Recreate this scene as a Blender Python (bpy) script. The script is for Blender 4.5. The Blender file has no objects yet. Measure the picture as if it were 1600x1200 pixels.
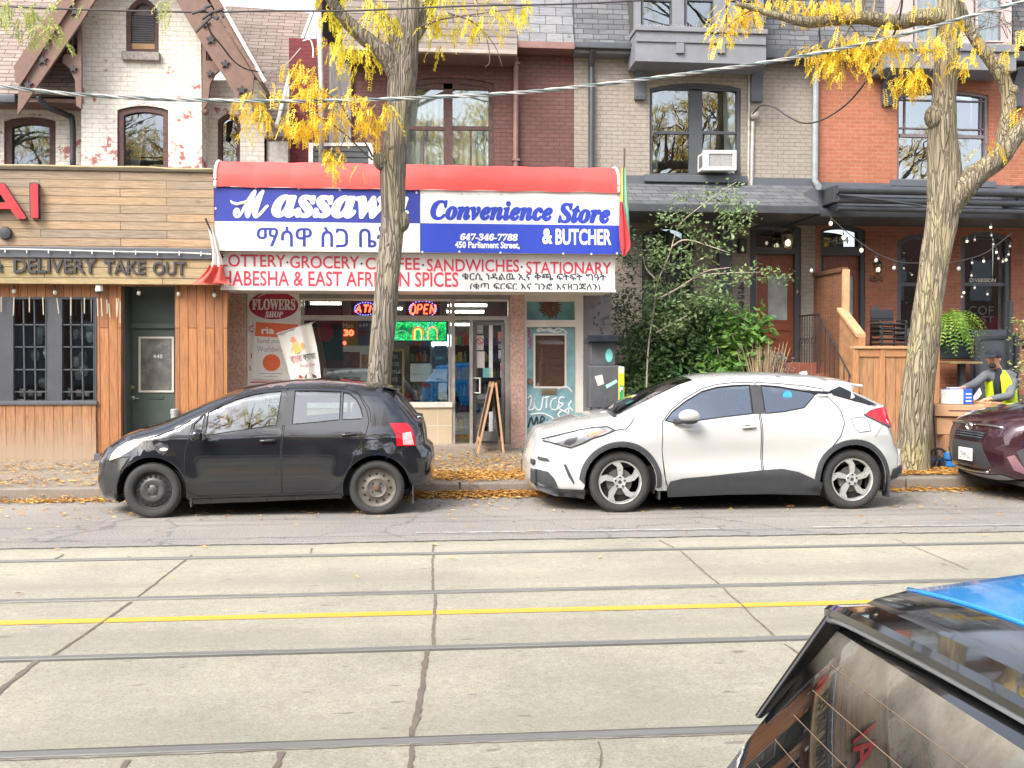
import bpy, math, random
import numpy as np
from mathutils import Vector, Matrix, noise
from mathutils.geometry import delaunay_2d_cdt
R_ = math.radians
random.seed(7)
SC = bpy.context.scene
COL = SC.collection
# ---------------------------------------------------------------- camera
YAW, PITCH, FPX, CH = 0.09632, 0.0292, 1620.27, 1.7675
camd = bpy.data.cameras.new('camera')
cam = bpy.data.objects.new('camera', camd)
COL.objects.link(cam)
cam.location = (0, 0, CH)
cam.rotation_euler = (math.pi / 2 - PITCH, 0, -YAW)
camd.sensor_width = 36.0
camd.lens = FPX / 1600 * 36
camd.clip_start = 0.05
camd.clip_end = 500
SC.camera = cam
# ---------------------------------------------------------------- light
SUN_EL, SUN_AZ = R_(46), R_(224)      # azimuth: clockwise from +Y
wd = bpy.data.worlds.new('World')
SC.world = wd
wd.use_nodes = True
nt = wd.node_tree
nt.nodes.clear()
sky = nt.nodes.new('ShaderNodeTexSky')
sky.sky_type = 'NISHITA'
sky.sun_disc = False
sky.sun_elevation = SUN_EL
sky.sun_rotation = SUN_AZ
sky.air_density = 1.0
sky.dust_density = 3.0
hs = nt.nodes.new('ShaderNodeHueSaturation')
hs.inputs['Saturation'].default_value = 0.45
# broken cloud: brightens the sky where the noise is high
tcw = nt.nodes.new('ShaderNodeTexCoord')
nzw = nt.nodes.new('ShaderNodeTexNoise')
nzw.inputs['Scale'].default_value = 2.6
nzw.inputs['Detail'].default_value = 7
rpw = nt.nodes.new('ShaderNodeValToRGB')
rpw.color_ramp.elements[0].position = 0.36
rpw.color_ramp.elements[0].color = (0.8, 0.85, 0.95, 1)
rpw.color_ramp.elements[1].position = 0.62
rpw.color_ramp.elements[1].color = (1.75, 1.72, 1.68, 1)
mxw = nt.nodes.new('ShaderNodeMix')
mxw.data_type = 'RGBA'
mxw.blend_type = 'MULTIPLY'
mxw.inputs['Factor'].default_value = 1.0
bg = nt.nodes.new('ShaderNodeBackground')
bg.inputs['Strength'].default_value = 0.15
ow = nt.nodes.new('ShaderNodeOutputWorld')
nt.links.new(sky.outputs[0], hs.inputs['Color'])
nt.links.new(tcw.outputs['Generated'], nzw.inputs['Vector'])
nt.links.new(nzw.outputs[0], rpw.inputs[0])
nt.links.new(hs.outputs[0], mxw.inputs['A'])
nt.links.new(rpw.outputs[0], mxw.inputs['B'])
nt.links.new(mxw.outputs['Result'], bg.inputs['Color'])
nt.links.new(bg.outputs[0], ow.inputs['Surface'])
sl = bpy.data.lights.new('sun', 'SUN')
sl.energy = 1.5
sl.angle = R_(26)
sl.color = (1.0, 0.95, 0.87)
so = bpy.data.objects.new('sun', sl)
COL.objects.link(so)
so.rotation_euler = (math.pi / 2 - SUN_EL, 0, -(SUN_AZ - math.pi))
SC.view_settings.view_transform = 'Standard'
SC.view_settings.look = 'None'
SC.view_settings.exposure = 1.4
SC.view_settings.gamma = 1.0
SC.cycles.max_bounces = 8
SC.cycles.transparent_max_bounces = 16
SC.cycles.use_denoising = True

# ---------------------------------------------------------------- pixel -> place on a plane of the street
_cy, _sy, _cp, _sp = math.cos(YAW), math.sin(YAW), math.cos(PITCH), math.sin(PITCH)
def ray(px, py):
 x, y = (px - 800) / FPX, -(py - 600) / FPX
 fw, up = _cp + y * _sp, y * _cp - _sp
 return Vector((_cy * x + _sy * fw, -_sy * x + _cy * fw, up))
def W(px, py, Y):
 d = ray(px, py)
 t = Y / d.y
 return Vector((d.x * t, Y, CH + d.z * t))
def G(px, py, z=0.0):
 d = ray(px, py)
 t = (z - CH) / d.z
 return Vector((d.x * t, d.y * t, z))
def RC(x0, y0, x1, y1, Y):
 xm, ym = (x0 + x1) / 2, (y0 + y1) / 2
 return W(x0, ym, Y).x, W(x1, ym, Y).x, W(xm, y1, Y).z, W(xm, y0, Y).z
def PP(pts, Y):
 return [(w.x, w.z) for w in (W(a, b, Y) for a, b in pts)]

# ---------------------------------------------------------------- materials
_M = {}
def _nodes(name):
 m = bpy.data.materials.new(name)
 m.use_nodes = True
 t = m.node_tree
 t.nodes.clear()
 o = t.nodes.new('ShaderNodeOutputMaterial')
 return m, t, o
def _vec(t, axes='xyz', scale=(1, 1, 1)):
 tc = t.nodes.new('ShaderNodeNewGeometry')
 if axes == 'xyz':
  mp = t.nodes.new('ShaderNodeMapping')
  mp.inputs['Scale'].default_value = scale
  t.links.new(tc.outputs['Position'], mp.inputs['Vector'])
  return mp.outputs[0]
 s = t.nodes.new('ShaderNodeSeparateXYZ')
 c = t.nodes.new('ShaderNodeCombineXYZ')
 t.links.new(tc.outputs['Position'], s.inputs[0])
 for i, a in enumerate(axes):
  t.links.new(s.outputs['xyz'.index(a)], c.inputs[i])
 mp = t.nodes.new('ShaderNodeMapping')
 mp.inputs['Scale'].default_value = scale
 t.links.new(c.outputs[0], mp.inputs['Vector'])
 return mp.outputs[0]
def _noise(t, vec, sc, det=4, rough=.55):
 n = t.nodes.new('ShaderNodeTexNoise')
 n.inputs['Scale'].default_value = sc
 n.inputs['Detail'].default_value = det
 n.inputs['Roughness'].default_value = rough
 t.links.new(vec, n.inputs['Vector'])
 return n.outputs[0]
def _ramp(t, fac, stops):
 r = t.nodes.new('ShaderNodeValToRGB')
 e = r.color_ramp.elements
 while len(e) < len(stops):
  e.new(.5)
 for el, (p, c) in zip(e, stops):
  el.position = p
  el.color = (*c, 1) if len(c) == 3 else c
 t.links.new(fac, r.inputs[0])
 return r.outputs[0]
def _mix(t, fac, a, b, mode='MIX'):
 m = t.nodes.new('ShaderNodeMix')
 m.data_type = 'RGBA'
 m.blend_type = mode
 for s, v in (('Factor', fac), ('A', a), ('B', b)):
  if isinstance(v, (int, float)):
   m.inputs[s].default_value = v
  elif isinstance(v, tuple):
   m.inputs[s].default_value = (*v, 1)
  else:
   t.links.new(v, m.inputs[s])
 return m.outputs['Result']
def _math(t, op, a, b=None):
 m = t.nodes.new('ShaderNodeMath')
 m.operation = op
 for i, v in enumerate((a, b)):
  if v is None:
   continue
  if isinstance(v, (int, float)):
   m.inputs[i].default_value = v
  else:
   t.links.new(v, m.inputs[i])
 return m.outputs[0]
def _bsdf(t, o, col, rough, metal=0, bump=None, bstr=.3, bdist=.01, coat=0, spec=.5):
 p = t.nodes.new('ShaderNodeBsdfPrincipled')
 if isinstance(col, tuple):
  p.inputs['Base Color'].default_value = (*col, 1)
 else:
  t.links.new(col, p.inputs['Base Color'])
 if isinstance(rough, (int, float)):
  p.inputs['Roughness'].default_value = rough
 else:
  t.links.new(rough, p.inputs['Roughness'])
 p.inputs['Metallic'].default_value = metal
 p.inputs['Coat Weight'].default_value = coat
 p.inputs['Coat Roughness'].default_value = .03
 p.inputs['Specular IOR Level'].default_value = spec
 if bump is not None:
  b = t.nodes.new('ShaderNodeBump')
  b.inputs['Strength'].default_value = bstr
  b.inputs['Distance'].default_value = bdist
  t.links.new(bump, b.inputs['Height'])
  t.links.new(b.outputs[0], p.inputs['Normal'])
 t.links.new(p.outputs[0], o.inputs['Surface'])
 return p
def sc_(c, k):
 return tuple(min(1, max(0, v * k)) for v in c)
def mat(name, col, rough=.6, metal=0, var=.18, scale=5, bump=.15, bscale=60, coat=0, stretch=(1, 1, 1), spec=.5):
 if name in _M:
  return _M[name]
 m, t, o = _nodes(name)
 v = _vec(t, scale=stretch)
 n = _noise(t, v, scale, 6)
 c = _ramp(t, n, [(.28, sc_(col, 1 - var)), (.72, sc_(col, 1 + var))])
 b = _noise(t, v, bscale, 3) if bump else None
 rg = _ramp(t, n, [(.3, (max(0, rough - .08),) * 3), (.7, (min(1, rough + .08),) * 3)])
 _bsdf(t, o, c, rg, metal, b, bump, .006, coat, spec)
 _M[name] = m
 return m
def emit(name, col, s):
 if name not in _M:
  m, t, o = _nodes(name)
  e = t.nodes.new('ShaderNodeEmission')
  e.inputs[0].default_value = (*col, 1)
  e.inputs[1].default_value = s
  t.links.new(e.outputs[0], o.inputs['Surface'])
  _M[name] = m
 return _M[name]
def _fres(t, refl):
 lw = t.nodes.new('ShaderNodeLayerWeight')
 lw.inputs[0].default_value = .5
 return _math(t, 'ADD', _math(t, 'MULTIPLY', _math(t, 'POWER', lw.outputs['Facing'], 4.0), .8), refl + .03)
def glass(name, tint=(.8, .85, .85), refl=.16, rough=.0, wob=0.0):
 if name in _M:
  return _M[name]
 m, t, o = _nodes(name)
 tr = t.nodes.new('ShaderNodeBsdfTransparent')
 tr.inputs[0].default_value = (*tint, 1)
 gl = t.nodes.new('ShaderNodeBsdfGlossy')
 gl.inputs['Roughness'].default_value = rough
 gl.inputs['Color'].default_value = (.95, .97, 1, 1)
 f = _fres(t, refl)
 if wob:
  b = t.nodes.new('ShaderNodeBump')
  b.inputs['Strength'].default_value = wob
  b.inputs['Distance'].default_value = .02
  t.links.new(_noise(t, _vec(t), 2.2, 2), b.inputs['Height'])
  t.links.new(b.outputs[0], gl.inputs['Normal'])
 mx = t.nodes.new('ShaderNodeMixShader')
 t.links.new(f, mx.inputs[0])
 t.links.new(tr.outputs[0], mx.inputs[1])
 t.links.new(gl.outputs[0], mx.inputs[2])
 t.links.new(mx.outputs[0], o.inputs['Surface'])
 _M[name] = m
 return m
def brick(name, c1, c2, mortar, rough=.85, peel=None, peel_amt=.6, bw=.215, rh=.073, stain=.25, gap=.007, axes='xzy'):
 if name in _M:
  return _M[name]
 m, t, o = _nodes(name)
 v = _vec(t, axes)
 b = t.nodes.new('ShaderNodeTexBrick')
 for k, val in (('Scale', 1), ('Mortar Size', gap), ('Mortar Smooth', .25), ('Bias', 0), ('Brick Width', bw), ('Row Height', rh)):
  b.inputs[k].default_value = val
 b.inputs['Color1'].default_value = (*c1, 1)
 b.inputs['Color2'].default_value = (*c2, 1)
 b.inputs['Mortar'].default_value = (*mortar, 1)
 # slightly wavy courses
 w = _noise(t, v, 3, 2)
 off = t.nodes.new('ShaderNodeVectorMath')
 off.operation = 'MULTIPLY_ADD'
 cmb = t.nodes.new('ShaderNodeCombineXYZ')
 t.links.new(w, cmb.inputs[1])
 t.links.new(cmb.outputs[0], off.inputs[0])
 off.inputs[1].default_value = (0, .012, 0)
 t.links.new(v, off.inputs[2])
 t.links.new(off.outputs[0], b.inputs['Vector'])
 n = _noise(t, v, 1.6, 8, .65)
 n2 = _noise(t, v, 14, 5)
 col = _mix(t, _ramp(t, n, [(.3, (stain,) * 3), (.7, (0, 0, 0))]), b.outputs['Color'], sc_(c1, .55))
 col = _mix(t, .35, col, _ramp(t, n2, [(.3, (.6, .6, .6)), (.7, (1.25, 1.25, 1.25))]), 'MULTIPLY')
 if peel:
  pn = _noise(t, v, 3.1, 9, .72)
  sx = t.nodes.new('ShaderNodeSeparateXYZ')
  t.links.new(v, sx.inputs[0])
  hz = t.nodes.new('ShaderNodeMapRange')
  t.links.new(sx.outputs[1], hz.inputs['Value'])
  for k, val in (('From Min', 5.0), ('From Max', 6.6), ('To Min', .085), ('To Max', 0)):
   hz.inputs[k].default_value = val
  pf = _ramp(t, _math(t, 'ADD', pn, hz.outputs[0]), [(peel_amt, (0, 0, 0)), (peel_amt + .025, (1, 1, 1))])
  col = _mix(t, pf, col, _mix(t, n2, sc_(peel, .7), sc_(peel, 1.4)))
 _bsdf(t, o, col, rough, 0, _math(t, 'ADD', _math(t, 'MULTIPLY', b.outputs['Fac'], -1.0), _math(t, 'MULTIPLY', n2, .5)), .7, .008)
 _M[name] = m
 return m
def planks(name, c1, c2, axes='xzy', length=1.9, height=.15, rough=.75, grime=None, gap=.006, fade=None):
 """boards: rows of the brick pattern, each board its own tone, grain along the board, knots"""
 if name in _M:
  return _M[name]
 m, t, o = _nodes(name)
 v = _vec(t, axes)
 b = t.nodes.new('ShaderNodeTexBrick')
 b.offset = .37
 for k, val in (('Scale', 1), ('Mortar Size', gap), ('Mortar Smooth', .1), ('Bias', 0), ('Brick Width', length), ('Row Height', height)):
  b.inputs[k].default_value = val
 b.inputs['Color1'].default_value = (*c1, 1)
 b.inputs['Color2'].default_value = (*c2, 1)
 b.inputs['Mortar'].default_value = (*sc_(c1, .22), 1)
 t.links.new(v, b.inputs['Vector'])
 mp = t.nodes.new('ShaderNodeMapping')
 mp.inputs['Scale'].default_value = (1.2, 17, 1)
 t.links.new(v, mp.inputs['Vector'])
 g = _noise(t, mp.outputs[0], 3.2, 8, .65)
 k = _noise(t, v, 5.5, 2)
 col = _mix(t, .75, b.outputs['Color'], _ramp(t, g, [(.3, (.5, .45, .4)), (.62, (1.2, 1.2, 1.2))]), 'MULTIPLY')
 col = _mix(t, _ramp(t, k, [(.68, (0, 0, 0)), (.78, (.6, .6, .6))]), col, sc_(c1, .35))
 if grime:
  gn = _noise(t, v, 1.3, 8, .7)
  col = _mix(t, _ramp(t, gn, [(.5, (0, 0, 0)), (.66, (.8, .8, .8))]), col, grime)
 if fade:      # weathered grey rising from the pavement, ragged edge
  sx = t.nodes.new('ShaderNodeSeparateXYZ')
  gp = t.nodes.new('ShaderNodeNewGeometry')
  t.links.new(gp.outputs['Position'], sx.inputs[0])
  fz = _math(t, 'ADD', sx.outputs[2], _math(t, 'MULTIPLY', g, -.7))
  col = _mix(t, _ramp(t, fz, [(.0, (.9, .9, .9)), (.55, (0, 0, 0))]), col, fade)
 _bsdf(t, o, col, rough, 0, _math(t, 'ADD', _math(t, 'MULTIPLY', b.outputs['Fac'], -2.0), g), .5, .006)
 _M[name] = m
 return m
def paint(name, col, rough=.22, metal=.0, dust=.05):
 if name in _M:
  return _M[name]
 m, t, o = _nodes(name)
 v = _vec(t)
 d = _noise(t, v, 3.0, 8, .7)
 c = _mix(t, _ramp(t, d, [(.5, (0, 0, 0)), (.85, (dust,) * 3)]), col, (.32, .3, .27))
 r = _ramp(t, d, [(.35, (rough * .7,) * 3), (.75, (rough * 1.6 + .04,) * 3)])
 _bsdf(t, o, c, r, metal, _noise(t, v, 1.4, 2), .05, .02, .8)
 _M[name] = m
 return m
def island(name, stops, rough=.6, transl=.35, spec=.3):
 """leaf material: each leaf takes its own tone; light passes through"""
 if name in _M:
  return _M[name]
 m, t, o = _nodes(name)
 g = t.nodes.new('ShaderNodeNewGeometry')
 n = _noise(t, _vec(t), 2.3, 3)
 f = _math(t, 'ADD', _math(t, 'MULTIPLY', g.outputs['Random Per Island'], .55), _math(t, 'MULTIPLY', n, .5))
 c = _ramp(t, f, stops)
 p = t.nodes.new('ShaderNodeBsdfPrincipled')
 p.inputs['Roughness'].default_value = rough
 p.inputs['Specular IOR Level'].default_value = spec
 t.links.new(c, p.inputs['Base Color'])
 tl = t.nodes.new('ShaderNodeBsdfTranslucent')
 t.links.new(c, tl.inputs[0])
 mx = t.nodes.new('ShaderNodeMixShader')
 mx.inputs[0].default_value = transl
 t.links.new(p.outputs[0], mx.inputs[1])
 t.links.new(tl.outputs[0], mx.inputs[2])
 t.links.new(mx.outputs[0], o.inputs['Surface'])
 _M[name] = m
 return m

# ---------------------------------------------------------------- things and parts
LOC = {}
def thing(name, label, cat, loc, group=None):
 o = bpy.data.objects.new(name, None)
 COL.objects.link(o)
 o.empty_display_size = .2
 o.location = loc
 LOC[o.name] = Vector(loc)
 o['label'] = label
 o['category'] = cat
 if group:
  o['group'] = group
 return o
def in_poly(x, y, poly):
 c, j = False, len(poly) - 1
 for i in range(len(poly)):
  xi, yi = poly[i]
  xj, yj = poly[j]
  if (yi > y) != (yj > y) and x < (xj - xi) * (y - yi) / (yj - yi) + xi:
   c = not c
  j = i
 return c
def resample(pts, step, closed=False):
 q = list(pts) + ([pts[0]] if closed else [])
 out = []
 for a, b in zip(q, q[1:]):
  n = max(1, int(math.ceil(math.dist(a, b) / step)))
  for i in range(n):
   out.append(tuple(a[k] + (b[k] - a[k]) * i / n for k in range(len(a))))
 if not closed:
  out.append(tuple(q[-1]))
 return out
def smooth_line(pts, n=6):
 """Catmull-Rom through the points"""
 P = [Vector(p) for p in pts]
 P = [P[0] * 2 - P[1]] + P + [P[-1] * 2 - P[-2]]
 out = []
 for i in range(1, len(P) - 2):
  for k in range(n):
   t = k / n
   a, b, c, d = P[i - 1], P[i], P[i + 1], P[i + 2]
   out.append(.5 * ((2 * b) + (c - a) * t + (2 * a - 5 * b + 4 * c - d) * t * t + (3 * b - a - 3 * c + d) * t ** 3))
 out.append(P[-2])
 return out
def fill2d(outer, holes=(), grid=None):
 """triangulate a 2-D region with holes; returns points, faces"""
 loops = [list(outer)] + [list(h) for h in holes]
 pts, edges = [], []
 for L in loops:
  s = len(pts)
  pts += [Vector(p[:2]) for p in L]
  edges += [(s + i, s + (i + 1) % len(L)) for i in range(len(L))]
 if grid:
  bd = np.array([tuple(p) for p in pts])
  xs, ys = [p[0] for p in outer], [p[1] for p in outer]
  nx, ny = int((max(xs) - min(xs)) / grid), int((max(ys) - min(ys)) / grid)
  for i in range(1, nx + 1):
   for j in range(1, ny + 1):
    x, y = min(xs) + (i + (.5 if j % 2 else 0)) * grid, min(ys) + j * grid
    if in_poly(x, y, outer) and not any(in_poly(x, y, h) for h in holes) and ((bd - (x, y)) ** 2).sum(1).min() > (grid * .45) ** 2:
     pts.append(Vector((x, y)))
 r = delaunay_2d_cdt(pts, edges, [], 0, 1e-6)
 V = [tuple(p) for p in r[0]]
 F = []
 for f in r[2]:
  cx, cy = sum(V[i][0] for i in f) / len(f), sum(V[i][1] for i in f) / len(f)
  if in_poly(cx, cy, outer) and not any(in_poly(cx, cy, h) for h in holes):
   F.append(tuple(f))
 return V, F
def arch(x0, y0, x1, y1, rise, n=8):
 """pixel outline of an opening with a segmental head (rise in px, y down)"""
 pts = [(x0, y1), (x0, y0 + rise)]
 for i in range(1, n):
  u = i / n
  pts.append((x0 + (x1 - x0) * u, y0 + rise - rise * math.sin(math.pi * u) ** .8))
 return pts + [(x1, y0 + rise), (x1, y1)]
def inset(pts, dx):
 cx, cy = (min(p[0] for p in pts) + max(p[0] for p in pts)) / 2, (min(p[1] for p in pts) + max(p[1] for p in pts)) / 2
 hx, hy = max(abs(p[0] - cx) for p in pts), max(abs(p[1] - cy) for p in pts)
 return [(cx + (p[0] - cx) * (hx - dx) / hx, cy + (p[1] - cy) * (hy - dx) / hy) for p in pts]

class MB:
 def __init__(s):
  s.v, s.f, s.n = [], [], {}
 def add(s, V, F):
  o = len(s.v)
  s.v += [tuple(p) for p in V]
  s.f += [tuple(i + o for i in f) for f in F]
  return s
 def box(s, x0, x1, y0, y1, z0, z1):
  x0, x1 = min(x0, x1), max(x0, x1)
  y0, y1 = min(y0, y1), max(y0, y1)
  z0, z1 = min(z0, z1), max(z0, z1)
  return s.add([(x0, y0, z0), (x1, y0, z0), (x1, y1, z0), (x0, y1, z0), (x0, y0, z1), (x1, y0, z1), (x1, y1, z1), (x0, y1, z1)],
                     [(0, 3, 2, 1), (4, 5, 6, 7), (0, 1, 5, 4), (1, 2, 6, 5), (2, 3, 7, 6), (3, 0, 4, 7)])
 def obox(s, c, size, rot=(0, 0, 0)):
  """box with centre, size and rotation"""
  from mathutils import Euler
  m = Euler(rot).to_matrix()
  V = [Vector(c) + m @ Vector((sx * size[0] / 2, sy * size[1] / 2, sz * size[2] / 2)) for sz in (-1, 1) for sx, sy in ((-1, -1), (1, -1), (1, 1), (-1, 1))]
  return s.add(V, [(0, 3, 2, 1), (4, 5, 6, 7), (0, 1, 5, 4), (1, 2, 6, 5), (2, 3, 7, 6), (3, 0, 4, 7)])
 def pr(s, x0, y0, x1, y1, Y, front=0, back=.02):
  a, b, c, d = RC(x0, y0, x1, y1, Y)
  return s.box(a, b, Y - front, Y + back, c, d)
 def prism(s, pts, y0, y1, holes=()):
  """pts (x, z) extruded from y0 (front) to y1"""
  V, F = fill2d(pts, holes)
  n = len(V)
  VV = [(x, y0, z) for x, z in V] + [(x, y1, z) for x, z in V]
  FF = [f if _area(V, f) > 0 else f[::-1] for f in F]
  FF += [tuple(i + n for i in f[::-1]) for f in FF]
  s.add(VV, FF)
  for k, L in enumerate([pts] + list(holes)):
   L = list(L)
   A = sum(L[i][0] * L[(i + 1) % len(L)][1] - L[(i + 1) % len(L)][0] * L[i][1] for i in range(len(L)))
   m = len(L)
   VV = [(x, y0, z) for x, z in L] + [(x, y1, z) for x, z in L]
   FF = [(i, i + m, (i + 1) % m + m, (i + 1) % m) for i in range(m)]
   if (A < 0) != (k > 0):
    FF = [f[::-1] for f in FF]
   s.add(VV, FF)
  return s
 def pp(s, pts, Y, y0, y1, holes=()):
  return s.prism(PP(pts, Y), Y + y0, Y + y1, [PP(h, Y) for h in holes])
 def tube(s, pts, r, n=8, cap=True, fn=None):
  P = [Vector(p) for p in pts]
  rs = r if isinstance(r, (list, tuple)) else [r] * len(P)
  ref = Vector((0, 0, 1))
  d0 = (P[-1] - P[0]).normalized() if (P[-1] - P[0]).length > 1e-6 else Vector((1, 0, 0))
  if abs(d0.z) > .8:
   ref = Vector((0, 1, 0))
  V = []
  for i, p in enumerate(P):
   d = (P[min(i + 1, len(P) - 1)] - P[max(i - 1, 0)]).normalized()
   a = ref - d * ref.dot(d)
   a = a.normalized() if a.length > 1e-4 else d.orthogonal().normalized()
   b = d.cross(a)
   for k in range(n):
    th = 2 * math.pi * k / n
    rr = rs[i] * (fn(i, th, p) if fn else 1)
    V.append(p + (a * math.cos(th) + b * math.sin(th)) * rr)
  F = [(i * n + k, i * n + (k + 1) % n, (i + 1) * n + (k + 1) % n, (i + 1) * n + k) for i in range(len(P) - 1) for k in range(n)]
  if cap:
   F += [tuple(range(n - 1, -1, -1)), tuple((len(P) - 1) * n + k for k in range(n))]
  return s.add(V, F)
 def lathe(s, prof, c, axis='z', n=20, cap=True):
  """prof: (radius, height along axis)"""
  V = []
  for r, h in prof:
   for k in range(n):
    a = 2 * math.pi * k / n
    u, w = r * math.cos(a), r * math.sin(a)
    V.append({'z': (c[0] + u, c[1] + w, c[2] + h), 'y': (c[0] + w, c[1] + h, c[2] + u), 'x': (c[0] + h, c[1] + u, c[2] + w)}[axis])
  F = [(i * n + k, i * n + (k + 1) % n, (i + 1) * n + (k + 1) % n, (i + 1) * n + k) for i in range(len(prof) - 1) for k in range(n)]
  if cap:
   F += [tuple(range(n - 1, -1, -1)), tuple((len(prof) - 1) * n + k for k in range(n))]
  return s.add(V, F)
 def ball(s, c, r, n=10, sq=(1, 1, 1)):
  V = [(c[0] + r * sq[0] * math.sin(math.pi * i / n) * math.cos(2 * math.pi * k / (n + 2)), c[1] + r * sq[1] * math.sin(math.pi * i / n) * math.sin(2 * math.pi * k / (n + 2)), c[2] - r * sq[2] * math.cos(math.pi * i / n)) for i in range(n + 1) for k in range(n + 2)]
  m = n + 2
  return s.add(V, [(i * m + k, i * m + (k + 1) % m, (i + 1) * m + (k + 1) % m, (i + 1) * m + k) for i in range(n) for k in range(m)])
 def build(s, name, m, parent=None, smooth=False, bevel=0, origin=None, seg=2, ang=35):
  if parent is not None:
   og = LOC[parent.name]
  else:
   A = np.array(s.v)
   lo, hi = A.min(0), A.max(0)
   og = Vector(origin) if origin is not None else Vector(((lo[0] + hi[0]) / 2, (lo[1] + hi[1]) / 2, lo[2]))
  me = bpy.data.meshes.new(name)
  me.from_pydata([(p[0] - og[0], p[1] - og[1], p[2] - og[2]) for p in s.v], [], s.f)
  me.materials.append(m)
  if smooth:
   me.polygons.foreach_set('use_smooth', [True] * len(me.polygons))
   if smooth != 'all':
    me.set_sharp_from_angle(angle=R_(ang))
  me.update()
  if s.n:
   me.normals_split_custom_set_from_vertices([tuple(s.n.get(i) or v.normal) for i, v in enumerate(me.vertices)])
  o = bpy.data.objects.new(name, me)
  COL.objects.link(o)
  if parent is not None:
   o.parent = parent
  else:
   o.location = og
  LOC[o.name] = Vector(og)
  if bevel:
   bv = o.modifiers.new('edge', 'BEVEL')
   bv.width = bevel
   bv.segments = seg
   bv.limit_method = 'ANGLE'
   bv.angle_limit = R_(40)
   if not smooth:
    me.polygons.foreach_set('use_smooth', [True] * len(me.polygons))
    wn = o.modifiers.new('norm', 'WEIGHTED_NORMAL')
    wn.keep_sharp = True
  return o
def _area(V, f):
 return sum(V[f[i]][0] * V[f[(i + 1) % len(f)]][1] - V[f[(i + 1) % len(f)]][0] * V[f[i]][1] for i in range(len(f)))
def tag(o, label, cat, group=None, kind=None):
 if kind:
  o['kind'] = kind
 if label:
  o['label'] = label
 if cat:
  o['category'] = cat
 if group:
  o['group'] = group
 return o
def copy_tree(o, loc, label=None):
 c = o.copy()
 COL.objects.link(c)
 c.location = loc
 LOC[c.name] = Vector(loc)
 if label:
  c['label'] = label
 for ch in list(o.children):
  d = ch.copy()
  COL.objects.link(d)
  d.parent = c
  for g in list(ch.children):
   e = g.copy()
   COL.objects.link(e)
   e.parent = d
 return c
def text_geo(s, bold=0.0, shear=0.0, depth=.0):
 """flat text outline as vertices (x right, y up, z depth) and faces"""
 cu = bpy.data.curves.new('lettering', 'FONT')
 cu.body = s
 cu.size = 1
 cu.offset = bold
 cu.shear = shear
 cu.extrude = depth / 2
 cu.resolution_u = 3
 ob = bpy.data.objects.new('lettering', cu)
 me = ob.to_mesh()
 V = [tuple(v.co) for v in me.vertices]
 F = [tuple(p.vertices) for p in me.polygons]
 ob.to_mesh_clear()
 bpy.data.objects.remove(ob)
 bpy.data.curves.remove(cu)
 return V, F
def text_px(mb, s, x0, y0, x1, y1, Y, depth=.004, bold=0.0, shear=0.0, tilt=0.0):
 """lettering filling the pixel box on plane Y (front face at Y - depth)"""
 V, F = text_geo(s, 0, shear, .2)
 if not V:
  return mb
 A = np.array(V)
 lo, hi = A.min(0), A.max(0)
 a, b, c, d = RC(x0, y0, x1, y1, Y)
 # heavier weights: the outline is laid down several times, slightly shifted
 sh = [(0, 0)] if bold <= 0 else [(bold * math.cos(t), bold * math.sin(t)) for t in np.linspace(0, 2 * math.pi, 10, endpoint=False)] + [(0, 0)]
 bb = max(bold, 0)
 for i, (sx, sy) in enumerate(sh):
  o = []
  for v in V:
   u = (v[0] + sx - lo[0] + bb) / (hi[0] - lo[0] + 2 * bb)
   w = (v[1] + sy - lo[1] + bb) / (hi[1] - lo[1] + 2 * bb)
   q = (v[2] - lo[2]) / (hi[2] - lo[2])
   o.append((a + (b - a) * u, Y - (depth + .00025 * i) * q, c + (d - c) * w + tilt * (u - .5)))
  mb.add(o, F)
 return mb
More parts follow.
